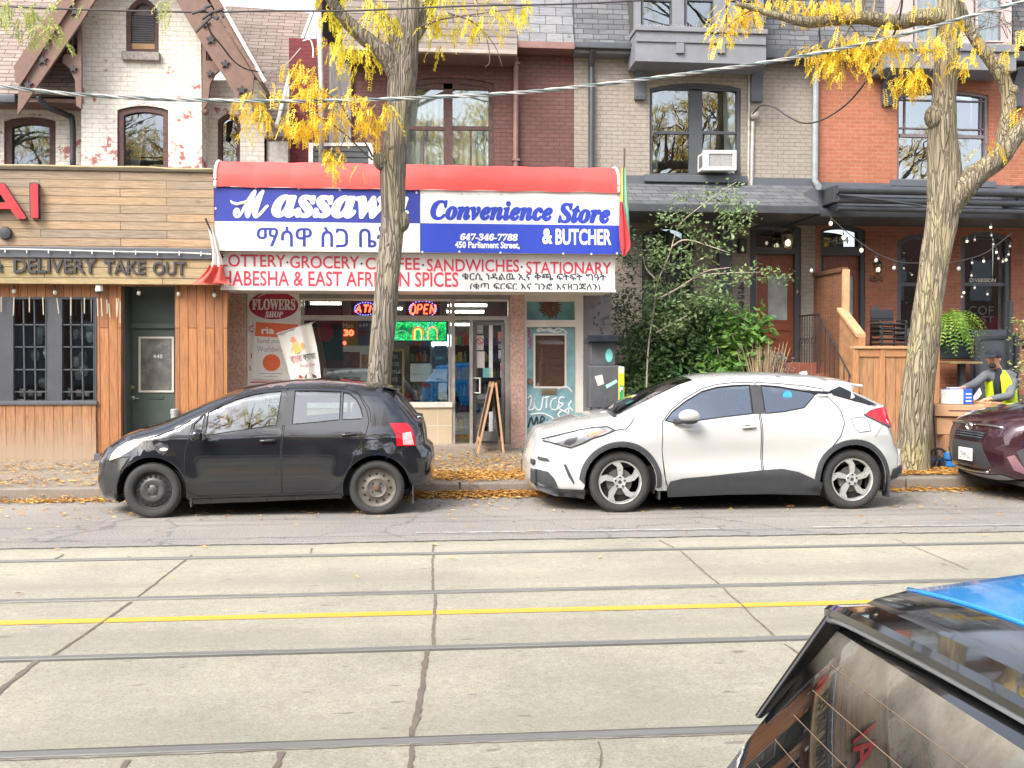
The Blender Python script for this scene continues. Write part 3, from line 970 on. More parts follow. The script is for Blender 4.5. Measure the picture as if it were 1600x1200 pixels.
door = dr.build('door', GREEN, rest, bevel=.004)
door['label'] = 'dark green street door with plastic covered window and number 448'
MB().pp([(217, 613), (217, 526), (272, 526), (272, 613)], YD, -.02, 0, holes=[inset([(217, 613), (217, 526), (272, 526), (272, 613)], 3)]).build('window_trim', CREAM, door, bevel=.004)
MB().pr(220, 529, 269, 610, YD, .008, 0).build('door_window', mat('clouded plastic', (.16, .155, .14), .22, 0, .5, 5), door)
text_px(MB(), '448', 239, 553.5, 254, 560, YD - .009).build('house_number', WHITEPVC, door)
MB().pr(232, 617, 256, 623.5, YD, .012, 0).build('mail_slot', mat('painted metal', (.1, .12, .11), .35, .4), door, bevel=.003)
p = W(208, 605, YD)
MB().lathe([(.028, 0), (.03, -.01), (.02, -.02), (.034, -.05), (.03, -.07), (.005, -.075)], p, 'y', 12).build('knob', mat('brass', (.35, .25, .1), .35, .8), door, smooth=True)
p = W(208, 622, YD)
MB().lathe([(.03, 0), (.03, -.015), (.012, -.02), (.012, -.05)], p, 'y', 12).obox((p.x + .04, p.y - .05, p.z), (.11, .015, .02)).build('handle', mat('chrome', (.6, .6, .6), .25, .9), door, smooth=True)
MB().box(a - .1, b + .1, YR - .03, YD + .05, zb - .06, zb + .02).build('door_step', SIDE, rest)
p = W(275, 648, YR)
MB().lathe([(.055, -.5), (.055, .02), (.06, .02), (.06, .08), (.05, .09)], (p.x, YR - .09, p.z), 'z', 14).build('wall_pipe', mat('galvanised pipe', (.35, .36, .36), .5, .5), rest, smooth=True)
MB().pr(150, 708, 160, 724, YR, .1, 0).build('vent_box', GREYPT, rest, bevel=.005)
# letters and fittings on the timber front
for ch, r, lab in (('A', (-36, 287, 41, 341.5), 'red channel letter A with dark sides, cut by the left picture edge'), ('I', (48.5, 287, 60, 341), 'red channel letter I with dark sides on the timber fascia')):
 t = thing('sign_letter', lab, 'sign letter', W((r[0] + r[2]) / 2, r[3], YF), 'red sign letters')
 text_px(MB(), ch, r[0] + 1.5, r[1], r[2] + 2.5, r[3] + 1, YF, .10, .02).build('letter_case', CHAR, t)
 text_px(MB(), ch, *r, YF - .10, .012, .02).build('letter_face', RED, t)
t = thing('lettering_sign', 'black wooden letters reading DELIVERY TAKE OUT along the weathered sign board', 'sign', W(150, 430, YF))
LET = mat('black letter paint', (.05, .048, .046), .7, 0, .3, 20)
for w_, r in (('DELIVERY', (22, 404.5, 151, 427)), ('TAKE', (163, 407, 228, 428.5)), ('OUT', (239, 409, 291, 430))):
 text_px(MB(), w_, *r, YF - .02, .03, .022).build('letters', LET, t)
text_px(MB(), '&', -14, 404, 5.5, 425, YF - .02, .03, .022).build('ampersand', LET, t)
t = thing('wall_fixture', 'round black fixture on the timber fascia below the red letters', 'fixture', W(10, 365, YF))
MB().lathe([(.085, 0), (.095, -.03), (.08, -.07), (.03, -.08)], W(10, 365, YF), 'y', 20).build('housing', CHAR, t, smooth=True)
t = thing('security_camera', 'white dome security camera with black lens under the sign board', 'camera', W(155, 446, YF + .1))
p = W(155, 452, YF + .06)
MB().lathe([(.05, .06), (.055, .0), (.05, -.03)], p, 'z', 16).build('mount', WHITEPVC, t, smooth=True)
MB().ball((p.x, p.y, p.z - .02), .047).build('dome', CHAR, t, smooth='all')
BULB = emit('warm bulb', (1, .82, .55), 1.0)
BULBW = mat('bulb glass', (.6, .57, .5), .15)
def bulb(x, y, Y, lab, grp, m=None, r=.03, drop=.06):
 p = W(x, y, Y)
 t = thing('light_bulb', lab, 'light bulb', (p.x, p.y, p.z - r), grp)
 MB().tube([(p.x, p.y, p.z + r * .8), (p.x, p.y, p.z + r + .045)], .014, 8).build('socket', CHAR, t)
 MB().ball((p.x, p.y, p.z), r, 8, (1, 1, 1.2)).build('globe', m or BULBW, t, smooth='all')
 MB().tube([(p.x, p.y, p.z + r + .04), (p.x, p.y, p.z + r + .04 + drop)], .005, 5).build('cord', CHAR, t)
for x, y, l in ((22, 455, 'bulb hanging nearest the left picture edge, above the first shop window'), (86, 457, 'bulb hanging between the two grid windows'), (217, 458, 'bulb hanging over the dark green door'), (279, 459.5, 'bulb hanging at the right edge of the green door recess'), (335, 461, 'bulb hanging beside the red and white flag')):
 bulb(x, y, YR - .05, l, 'bulbs under the timber sign board')
k = 0
ICE = mat('frosted tube', (.50, .45, .33), .4)
for x, y0, y1, s in ((2, 464, 487, 0), (22, 464, 493, -1), (46, 464, 488, 0), (67, 464, 492, 1), (89, 466, 490, 3), (111, 464, 493, 0), (132, 465, 490, 0), (152, 466, 494, 1), (158, 466, 494, 2), (167, 468, 490, 1), (170, 474, 496, 2), (182, 466, 495, 1), (185, 466, 494, -2), (188, 470, 505, 0)):
 a, b = W(x, y0, YR - .06), W(x + s, y1, YR - .06)
 tag(MB().tube([a, b], .008, 6).build('light_tube', ICE), 'thin white icicle light tube hanging above the grid windows and cedar post', 'light tube', 'icicle light tubes')
# ================================================================ convenience store in the brown brick house
store = thing('store_building', 'brown painted brick house with a convenience store front of aluminium and pink granite', 'building', (W(640, 700, YS).x, YS + 1, .2))
hB = arch(622, 121, 772, 268, 9)
MB().pp([(500, 300), (500, 70), (896.5, 70), (896.5, 300)], YH, 0, .25, holes=[hB]).build('upper_wall', BROWNBRICK, store)
window(store, hB, YH, PEELWD, 8, [(693, 128, 707, 262), (630, 198, 694, 204), (706, 198, 766, 204), (660.5, 203, 663, 262), (734.5, 203, 737, 262), (628, 128, 770, 140)],
       curtains=[(622, 128, 700, 268, SHEER, 0), (700, 128, 775, 268, SHEER, 0)], gl=glass('sheer window glass', (.8, .84, .82), .10, wob=.04), sill=(618, 263, 776, 268), room=ROOMW)
MB().pr(515, 75, 549, 270, YH, .1, 0).build('corner_board', mat('streaked grey board', (.2, .19, .185), .85, 0, .5, 9, stretch=(3, 1, .4)), store)
vf = MB().pp([(482, 266), (482, 223), (583, 223), (583, 266)], YH - .25, 0, .08, holes=[[(489, 263), (489, 228), (576, 228), (576, 263)]]).build('vent_frame', CREAM, store, bevel=.006)
mb = MB().pr(486, 226, 579, 265, YH - .2, 0, .02)
for k in range(4):
 mb.pr(489, 229 + k * 9, 576, 236.5 + k * 9, YH - .22, .012, .02)
mb.build('vent_panel', mat('dark vent panel', (.06, .063, .068), .6), vf)
mb = MB()
quad(mb, [W(535, 79, 18.15), W(808, 79, 18.15), W(808, -70, 20.2), W(535, -70, 20.2)], .05)
mb.build('eave_roof', SHIN_BRN, store)
MB().pr(535, 76, 808, 82, 18.12, .03, .1).build('gutter', mat('pale gutter', (.36, .3, .25), .5), store, bevel=.01)
MB().pr(535, 81, 808, 86, 18.2, 0, .6).build('soffit', BROWNWD, store)
mb = MB()
quad(mb, [W(806, 65, 18.45), W(897, 67, 18.45), W(889, -120, 19.2), W(806, -120, 19.2)], .05)
mb.build('mansard_roof', SLATE, store)
MB().pr(805, 65, 898, 76, 18.4, .02, .4).build('eave_board', BRNPIPE, store, bevel=.01)
p = W(806, 90, YH - .08)
mb = MB().tube([(p.x, p.y, p.z), (p.x, p.y, W(806, 280, YH - .08).z)], .05, 10)
for y in (100, 250):
 q = W(806, y, YH - .08)
 mb.box(q.x - .065, q.x + .065, q.y - .06, YH, q.z - .02, q.z + .02)
mb.build('downpipe', BRNPIPE, store, smooth=True)
# ground floor ------------------------------------------------------------------
def floor_px(y):
 return y
zt = W(650, 455, YS).z
hSh = [(472, 640), (472, 464), (704, 464), (704, 640)]
GF = W(650, 694, YS).z
for x0, x1 in ((353, 386), (797, 819)):
 a, b, c, d = RC(x0, 455, x1, 700, YS)
 MB().box(a, b, YS - .08, YS + .25, .18, zt).build('granite_pier', GRANITE, store, bevel=.008)
a, b, c, d = RC(385, 455, 471, 700, YS)
MB().box(a, b, YS, YS + .2, .18, zt).build('white_panel', WHITEPVC, store)
a, b, c, d = RC(470, 636, 706, 694, YS)
MB().box(a, b, YS - .03, YS + .2, .2, d).build('tiled_riser', TILE, store)
mb = MB()
for xx in np.arange(a, b, .36):
 mb.box(xx - .003, xx + .003, YS - .033, YS, .3, d)
mb.box(a, b, YS - .033, YS, (GF + d) / 2 - .003, (GF + d) / 2 + .003)
mb.build('tile_joint', CREAM, store)
MB().pr(470, 629, 707, 637, YS, .07, .2).build('window_sill', CREAM, store, bevel=.008)
a, b, c, d = RC(585, 694, 797, 706, YS)
MB().box(a, b, YS - .22, YS + .1, .15, GF).build('door_step', concrete_mat('step concrete', (.33, .27, .22), (.42, .36, .3)), store, bevel=.012)
fr = MB().pp(hSh, YS, .02, .1, holes=[inset(hSh, 3)])
fr.pr(470, 493, 706, 501, YS + .06, .05, .04).pr(585, 500, 590, 632, YS + .06, .04, .03)
sw = fr.build('shop_window', ALU, store)
MB().pp(hSh, YS, .055, .062).build('pane', GL_SHOP, sw)
MB().pr(468, 456, 800, 467, YS, .05, .12).build('window_header', mat('header aluminium', (.26, .24, .21), .5, .4), store)
hDr = [(705, 700), (705, 462), (797, 462), (797, 700)]
df = MB().pp(hDr, YS, -.01, .11, holes=[[(711, 697), (711, 500), (794, 500), (794, 697)], [(711, 494), (711, 467), (794, 467), (794, 494)]])
df.pr(734, 499, 739, 697, YS, .0, .11).pr(789, 499, 797, 697, YS, .0, .11)
df = df.build('door_frame', ALU, store, bevel=.006)
MB().pr(711, 467, 794, 494, YS + .06, .003, .003).build('transom_pane', GL_SHOP, df)
MB().pr(711, 500, 735, 694, YS + .06, .003, .003).build('side_pane', GL_SHOP, df)
# door leaf, pushed inwards a little
hinge = W(788, 600, YS + .08)
free = W(739, 600, YS + .08)
wl_, th_ = hinge.x - free.x, .12
zl, zh = GF + .03, W(760, 502, YS).z
def leafpt(u, z, off=0):
 return (hinge.x - u * math.cos(th_) * wl_, hinge.y + u * math.sin(th_) * wl_ + off, z)
def lbox(mb, u0, u1, z0, z1, o0, o1):
 V = [leafpt(u, z, o) for z in (z0, z1) for u, o in ((u0, o0), (u1, o0), (u1, o1), (u0, o1))]
 return mb.add(V, [(0, 1, 2, 3), (7, 6, 5, 4), (0, 4, 5, 1), (1, 5, 6, 2), (2, 6, 7, 3), (3, 7, 4, 0)])
lf = MB()
lbox(lf, 0, .1, zl, zh, -.02, .02); lbox(lf, .9, 1, zl, zh, -.02, .02); lbox(lf, .1, .9, zh - .06, zh, -.02, .02); lbox(lf, .1, .9, zl, zl + .16, -.02, .02)
leaf = lf.build('door', mat('door aluminium', (.24, .235, .23), .4, .5), store, bevel=.004)
lbox(MB(), .1, .9, zl + .16, zh - .06, -.003, .003).build('pane', GL_SHOP, leaf)
mb = MB().tube([leafpt(.9, .85 + .45, -.03), leafpt(.9, 1.3, -.08), leafpt(.9, 1.62, -.08), leafpt(.9, 1.62, -.03)], .014, 8)
q0, q1 = W(750, 591, YS - .03), W(750, 614, YS - .03)
mb = MB().tube([(q0.x - .13, YS + .1, q0.z), (q0.x, YS - .02, q0.z), (q0.x, YS - .02, q1.z), (q0.x - .13, YS + .1, q1.z)], .016, 8)
mb.build('handle', mat('white enamel', (.7, .68, .64), .3), leaf, smooth=True)
NO = mat('notice paper', (.6, .59, .56), .6, 0, .08)
for k, (u, y0, y1, w_, col, lab) in enumerate(((.88, 508, 521, .2, (.42, .45, .44), 'grey green sticker'), (.9, 524, 547, .24, (.62, .58, .57), 'no smoking notice'), (.89, 549, 575, .26, (.66, .6, .58), 'white and pink notice'), (.7, 575, 590, .28, (.15, .42, .40), 'teal notice'), (.22, 518, 530, .34, (.5, .17, .12), 'red round notice'), (.2, 530, 534, .3, (.22, .16, .3), 'purple strip'), (.2, 537, 545, .26, (.2, .25, .24), 'dark notice'), (.2, 547, 560, .28, (.4, .41, .40), 'grey notice'), (.14, 567, 590, .24, (.62, .36, .36), 'pink no entry notice'), (.5, 644, 690, .13, (.72, .72, .7), 'white paper strip'), (.5, 505, 590, .13, (.78, .78, .76), 'white paper strip'))):
 z0, z1 = W(760, y1, YS).z, W(760, y0, YS).z
 n = lbox(MB(), max(.1, u - w_), u - .01, z0, z1, -.008, -.005).build('notice', mat('notice ' + lab, col, .6, 0, .12, 30), leaf)
 n['label'] = lab + ' stuck on the glass door'
 if 'no ' in lab:
  c = leafpt(u - w_ / 2, z1 - (z1 - z0) * .38, -.012)
  mb = MB()
  ring = [(c[0] + .05 * math.cos(t), c[1], c[2] + .05 * math.sin(t)) for t in np.linspace(0, 6.28, 20)]
  mb.tube(ring, .008, 6).tube([(c[0] - .035, c[1], c[2] + .035), (c[0] + .035, c[1], c[2] - .035)], .007, 6)
  mb.build('ring', mat('notice red', (.55, .08, .08), .5), n)
# teal door with sun plaque
TEAL = mat('teal door paint', (.21, .38, .41), .5, 0, .22, 7, .25, 40)
tf = MB().pp([(818, 705), (818, 455), (911, 455), (911, 705)], YS, -.02, .14, holes=[[(823, 702), (823, 511), (899, 511), (899, 702)], [(823, 500), (823, 463), (898, 463), (898, 500)]])
tf.v = [(x, y, max(z, .2)) for x, y, z in tf.v]
tf.build('teal_door_frame', CREAM, store, bevel=.008)
MB().pr(823, 463, 898, 500, YS + .1, 0, .02).build('transom_panel', mat('dark teal glass', (.19, .40, .42), .2, 0, .25, 4), store)
a, b, c, d = RC(823, 511, 899, 702, YS)
td = MB().prism([(a, .22), (b, .22), (b, d), (a, d)], YS + .06, YS + .1, holes=[PP([(836, 605), (836, 523), (884, 523), (884, 605)], YS)]).build('teal_door', TEAL, store, bevel=.003)
MB().pp([(834, 607), (834, 521), (886, 521), (886, 607)], YS, .045, .062, holes=[[(837, 604), (837, 524), (883, 524), (883, 604)]]).build('trim', CREAM, td)
bl = MB()
for k in range(42):
 bl.pr(836, 523 + k * 1.96, 884, 524.7 + k * 1.96, YS + .095, 0, .006)
for x in (845, 860, 875):
 bl.pr(x, 523, x + .7, 605, YS + .093, 0, .002)
bl.build('bamboo_blind', mat('bamboo blind', (.26, .13, .085), .7, 0, .4, 30, stretch=(1, 1, 12)), td)
MB().pr(837, 523.5, 883, 604.5, YS + .08, 0, .003).build('pane', glass('door pane', (.85, .85, .85), .04), td)
MB().pr(846, 608.5, 870, 617, YS + .06, .012, 0).build('mail_slot', mat('aged brass', (.33, .25, .16), .4, .6), td, bevel=.004)
p = W(828, 596, YS + .06)
MB().lathe([(.05, 0), (.05, -.012), (.02, -.015), (.045, -.05), (.03, -.07), (.004, -.072)], p, 'y', 14).build('knob', mat('worn copper', (.3, .16, .12), .4, .6), td, smooth=True)
def scrawl(mb, pts, r, Y, n=5):
 L = smooth_line([W(x, y, Y) for x, y in pts], n)
 return mb.tube(L, r, 6)
WHT = mat('white spray paint', (.72, .75, .74), .6, 0, .05)
BLK = mat('black spray paint', (.03, .04, .05), .6)
MAG = mat('magenta spray paint', (.40, .08, .27), .6)
yg = YS + .059
mb = MB()
for L in ([(824, 622), (830, 619), (829, 632), (825, 640), (834, 638), (836, 624)], [(836, 622), (837, 638), (845, 640), (848, 624), (850, 620)], [(848, 622), (858, 620), (855, 622), (854, 638)], [(870, 622), (862, 626), (861, 638), (869, 640), (874, 632)], [(882, 622), (876, 621), (873, 629), (880, 631), (874, 638), (882, 642), (888, 638), (887, 648), (879, 653), (872, 648), (878, 642), (886, 645)],
          [(829, 648), (845, 646), (858, 650), (870, 659)], [(826, 690), (829, 672), (831, 690), (834, 674), (837, 692)], [(842, 694), (845, 676), (850, 692), (854, 678)], [(862, 690), (868, 676), (872, 690)], [(872, 608), (884, 604), (894, 612)], [(893, 626), (889, 634), (895, 642)], [(838, 516), (845, 513), (850, 517), (858, 513), (864, 517), (872, 513), (880, 515), (886, 521)], [(840, 518), (852, 515), (866, 519), (878, 517)]):
 scrawl(mb, L, .015, yg)
mb.build('white_graffiti', WHT, td)
mb = MB()
for L in ([(825, 668), (830, 652), (834, 664), (839, 651), (841, 668)], [(843, 668), (846, 651), (851, 654), (846, 661), (852, 670)], [(855, 661), (855, 670)], [(855, 656), (855.6, 656.5)], [(862, 662), (872, 661), (866, 662), (866, 668)]):
 scrawl(mb, L, .014, yg)
mb.build('black_graffiti', BLK, td)
mb = MB()
for L in ([(826, 514), (829, 520), (825, 524), (829, 530), (826, 534), (829, 541), (827, 546)], [(825, 516), (828, 526), (830, 538), (827, 544)]):
 scrawl(mb, L, .010, yg)
mb.build('magenta_graffiti', MAG, td)
sn = thing('sun_plaque', 'rusty metal sun face plaque with wavy rays on the teal transom', 'wall ornament', W(860, 496, YS + .1))
c = W(860, 480.5, YS + .09)
RUST = mat('rusty iron', (.17, .09, .055), .7, .3, .35, 20)
mb = MB()
for k in range(20):
 a = k * 2 * math.pi / 20
 L, w0 = (.205 if k % 2 else .17), .035
 ca, sa = math.cos(a), math.sin(a)
 pts = [(c.x + .095 * ca - w0 * .6 * sa, c.z + .095 * sa + w0 * .6 * ca), (c.x + .15 * ca - .012 * sa, c.z + .15 * sa + .012 * ca), (c.x + L * ca + .015 * sa, c.z + L * sa - .015 * ca), (c.x + .15 * ca + .018 * sa, c.z + .15 * sa - .018 * ca), (c.x + .095 * ca + w0 * .4 * sa, c.z + .095 * sa - w0 * .4 * ca)]
 mb.prism(pts, c.y - .01, c.y)
mb.build('rays', RUST, sn)
fc = MB().ball((c.x, c.y, c.z), .105, 12, (1, .35, 1)).build('face', RUST, sn, smooth='all')
mb = MB()
for s in (-1, 1):
 mb.ball((c.x + s * .035, c.y - .034, c.z + .025), .013, 6)
mb.ball((c.x, c.y - .04, c.z - .005), .016, 6, (.7, 1, 1.5))
mb.tube(smooth_line([(c.x - .035, c.y - .034, c.z - .04), (c.x, c.y - .037, c.z - .052), (c.x + .035, c.y - .034, c.z - .04)]), .006, 6)
mb.build('features', mat('dark rust', (.11, .06, .04), .8), fc, smooth='all')
a, b, c, d = RC(911, 455, 955, 700, YS)
MB().box(a, b, YS, YS + 2.2, .15, zt + .3).build('grey_side_wall', mat('purple grey render', (.19, .175, .19), .8, 0, .12, 5), store)
text_px(MB(), '450', 804, 543, 815, 548, YS - .081, .004).build('house_number', mat('pale numerals', (.6, .5, .42), .6), store)
# shop interior: room, shelves, lights
a0, a1 = W(360, 600, YS).x, W(905, 600, YS).x
RY = YS + 4.2
mb = MB()
mb.box(a0, a1, RY, RY + .1, GF, 3.2).box(a0 - .1, a0, YS + .25, RY, GF, 3.2).box(W(818, 600, YS).x + .02, W(818, 600, YS).x + .08, YS + .25, RY, GF, 3.2)
mb.build('shop_room', mat('shop room', (.32, .30, .27), .9, 0, .3, 2), store)
MB().box(a0, a1, YS + .12, RY, GF - .08, GF).build('shop_floor', mat('shop floor', (.16, .14, .12), .5), store)
MB().box(a0, a1, YS + .12, RY, 3.15, 3.2).build('shop_ceiling', mat('shop ceiling', (.5, .48, .44), .9), store)
z1 = W(640, 275, YS).z - .25
MB().box(W(345, 600, 15.9).x, W(912, 600, 15.9).x, YS + .1, YH + .1, z1, z1 + .1).build('flat_roof', ROOFING, store)
MB().pr(352, 280, 912, 470, YS, 0, .1).build('fascia_wall', CREAM, store)
TUBE = emit('shop tube', (1, .95, .8), 10)
for k, (px, py, w_, Y) in enumerate(((509, 474, .55, YS + 1.2), (730, 477, .7, YS + 1.0), (727, 487, .7, YS + 1.9), (722, 507, .5, YS + 3), (600, 482, .7, YS + 2.6))):
 p = W(px, py, Y)
 t = thing('ceiling_light', ['fluorescent light seen high behind the dark green flag', 'upper of the two fluorescent lights in the door transom', 'lower fluorescent light in the door transom', 'far fluorescent light over the shelves seen beside the door', 'far fluorescent light hidden behind the street tree trunk'][k], 'ceiling light', p, 'fluorescent lights in the shop')
 MB().box(p.x - w_ / 2, p.x + w_ / 2, p.y - .06, p.y + .06, p.z + .02, p.z + .06).build('housing', WHITEPVC, t)
 MB().tube([(p.x - w_ / 2 + .02, p.y, p.z), (p.x + w_ / 2 - .02, p.y, p.z)], .022, 8).build('tube', TUBE, t)
PROD = [mat('packet %d' % i, c, .5, 0, .2, 20) for i, c in enumerate(((.5, .08, .06), (.05, .2, .45), (.6, .45, .1), (.6, .6, .58), (.1, .35, .12), (.25, .1, .3)))]
for k, (x0, x1, Yr, lab) in enumerate(((708, 736, YS + 1.6, 'shelf unit of bottles seen through the pane beside the door'), (742, 792, YS + 2.6, 'shelf unit deep in the shop behind the open glass door'), (640, 700, YS + 2.8, 'shelf unit deep in the shop behind the white notices'))):
 a, b, c, d = RC(x0, 540, x1, 690, Yr)
 t = thing('shelf_unit', lab, 'shelf', (a, Yr, GF), 'shop shelves')
 MB().box(a, b, Yr + .3, Yr + .34, GF, 2.05).build('back_panel', CHAR, t)
 for s in range(6):
  z = GF + .1 + s * .3
  MB().box(a, b, Yr - .05, Yr + .3, z - .02, z).build('shelf', CHAR, t)
 rn = random.Random(k)
 bins = [MB() for _ in PROD]
 for s in range(6):
  xx = a + .02
  while xx < b - .07:
   w_ = rn.uniform(.04, .075)
   h_ = rn.uniform(.12, .24)
   m_ = rn.randrange(6)
   z = GF + .1 + s * .3
   if rn.random() < .5:
    bins[m_].lathe([(w_ / 2, 0), (w_ / 2, h_ * .65), (w_ / 5, h_ * .8), (w_ / 5, h_)], (xx + w_ / 2, Yr + .02, z), 'z', 8)
   else:
    bins[m_].box(xx, xx + w_, Yr - .02, Yr + .1, z, z + h_)
   xx += w_ + .012
 for m_, b_ in zip(PROD, bins):
  if b_.v:
   b_.build('products', m_, t)['kind'] = 'stuff'
p = W(672, 540, YS + 1.5)
t = thing('drinks_fridge', 'lit drinks fridge with a bright header behind the shop window', 'fridge', (p.x + .3, YS + 1.8, GF))
a, b, c, d = RC(673, 530, 707, 640, YS + 1.5)
MB().box(a, b, YS + 1.5, YS + 2.1, GF, d + .1).build('cabinet', CREAM, t, bevel=.01)
MB().box(a + .02, b - .02, YS + 1.47, YS + 1.5, d - .12, d + .07).build('header', emit('fridge light', (.75, .95, 1), 2.5), t)
MB().box(a + .03, b - .03, YS + 1.48, YS + 1.5, GF + .2, d - .15).build('door', mat('fridge door', (.12, .25, .34), .15, 0, .6, 9), t)
mb = MB()
for k in range(5):
 mb.box(a + .05, b - .05, YS + 1.46, YS + 1.48, GF + .3 + k * .27, GF + .48 + k * .27)
mb.build('drinks', mat('drink cans', (.25, .4, .5), .4, 0, .8, 24), t)

# ================================================================ signs on the store
BLUE = mat('sign blue', (.03, .045, .27), .4, 0, .07, 2)
BLUE2 = mat('sign bright blue', (.025, .055, .41), .4, 0, .07, 2)
SWHITE = mat('sign white', (.78, .78, .74), .45, 0, .09, 3, stretch=(2.5, 1, .35))
CANOPY = mat('faded red canopy', (.66, .085, .075), .8, 0, .16, 2.2, .3, 120)
TXR = mat('lettering red', (.58, .04, .075), .5, 0, .15, 3)
TXB = mat('lettering black', (.03, .03, .045), .6)
YU, YL = 15.3, 15.46
sg = thing('store_sign', 'wide blue and white fascia sign board under a rounded red canopy', 'sign', W(652, 400, YU + .3))
x0 = W(335.5, 330, YU).x
x1 = W(968, 340, YU).x
xm = W(656.5, 340, YU).x
zt_ = (W(336, 290, YU).z + W(966, 303, YU).z) / 2 + .0
zb_ = (W(336, 386.5, YU).z + W(966, 402, YU).z) / 2
MB().box(x0, x1, YU + .01, YL + .3, zb_ + .002, zt_ - .002).build('cabinet', CREAM, sg)
def spx(mb, s, X0, y0, X1, y1, Y, **k):
 return text_px(mb, s, X0, y0, X1, y1, Y, **k)
zml = W(490, 347.5, YU).z
zmr = W(810, 350.5, YU).z
MB().box(x0, xm - .006, YU - .012, YU + .01, zml, zt_).build('blue_panel', BLUE, sg)
MB().box(x0, xm - .006, YU - .012, YU + .01, zb_, zml - .0005).build('white_panel', SWHITE, sg)
MB().box(xm + .006, x1, YU - .012, YU + .01, zmr, zt_).build('white_panel', SWHITE, sg)
MB().box(xm + .006, x1, YU - .012, YU + .01, zb_, zmr - .0005).build('blue_panel', BLUE2, sg)
# canopy: quarter round with seams and slack cloth
prof = [(YU - .05, zt_ - .005), (YU - .055, zt_ + .11), (YU - .03, zt_ + .22), (YU + .08, zt_ + .34), (YU + .3, zt_ + .42), (YU + .75, zt_ + .44)]
prof = [(p.x, p.y) for p in smooth_line([(a, b, 0) for a, b in prof], 4)]
nx = 120
V = []
for i in range(nx + 1):
 u = i / nx
 xx = x0 + .02 + (x1 - x0 - .04) * u
 sag = abs(math.sin(u * 11 * math.pi)) ** .5
 for j, (yy, zz) in enumerate(prof):
  k = math.sin(j / (len(prof) - 1) * math.pi)
  V.append((xx, yy + .018 * (1 - sag) * k, zz - .010 * (1 - sag) * k + .006 * math.sin(u * 50 + j)))
np_ = len(prof)
mb = MB()
mb.add(V, [(i * np_ + j, (i + 1) * np_ + j, (i + 1) * np_ + j + 1, i * np_ + j + 1) for i in range(nx) for j in range(np_ - 1)])
mb.build('canopy', CANOPY, sg, smooth='all')
for s, xx in ((0, x0 + .02), (1, x1 - .02)):
 V = [(xx, a, b) for a, b in prof] + [(xx, prof[-1][0], prof[0][1])]
 MB().add(V, [tuple(range(len(V)))]).build('canopy_end', CANOPY, sg)
 MB().tube([(xx, a, b) for a, b in prof], .022, 8).build('edge_rib', SWHITE, sg, smooth='all')
yt = YU - .012
mb = spx(MB(), '𝓜', 364, 296, 420, 341, yt, bold=.022)
mb.tube([W(*q, yt - .004) for q in ((360, 313), (363, 317), (370, 319), (380, 317), (388, 313))], [.008, .018, .024, .02, .012], 8)
mb.build('lettering', SWHITE, sg)
spx(MB(), '𝒂𝒔𝒔𝒂𝒘𝒂', 424, 305, 639, 341.5, yt, bold=.036).build('lettering', SWHITE, sg)
spx(MB(), 'ማሳዋ ስጋ ቤት', 401, 353, 612, 389, yt, bold=.012).build('lettering', BLUE, sg)
spx(MB(), '𝑪𝒐𝒏𝒗𝒆𝒏𝒊𝒆𝒏𝒄𝒆', 672, 313.5, 864, 345, yt, bold=.042).build('lettering', BLUE2, sg)
spx(MB(), '𝑺𝒕𝒐𝒓𝒆', 871, 317, 954, 349.5, yt, bold=.042).build('lettering', BLUE2, sg)
spx(MB(), '𝟔𝟒𝟕-𝟑𝟒𝟔-𝟕𝟕𝟖𝟖', 719, 365, 809, 376, yt, bold=.03, shear=.15).build('lettering', SWHITE, sg)
spx(MB(), '450 Parliament Street,', 711, 377.5, 812, 389.5, yt, bold=.035).build('lettering', SWHITE, sg)
mb = spx(MB(), '&', 847, 357, 863, 381.5, yt, bold=.04)
spx(mb, 'BUTCHER', 868, 357.5, 955, 383, yt, bold=.03).build('lettering', SWHITE, sg)
mb = MB()
for x, y in ((337, 292), (400, 293), (467, 295), (531, 297), (651, 301), (722, 303), (748, 303), (783, 304), (337, 326), (336, 384), (400, 385), (463, 386), (527, 388), (650, 391), (718, 393.5), (782, 395), (880, 396.5), (924, 397), (964, 396), (660, 394), (659, 302)):
 p = W(x, y, yt)
 mb.lathe([(.017, 0), (.017, -.006), (.008, -.01)], p, 'y', 8)
mb.build('screws', CREAM, sg)
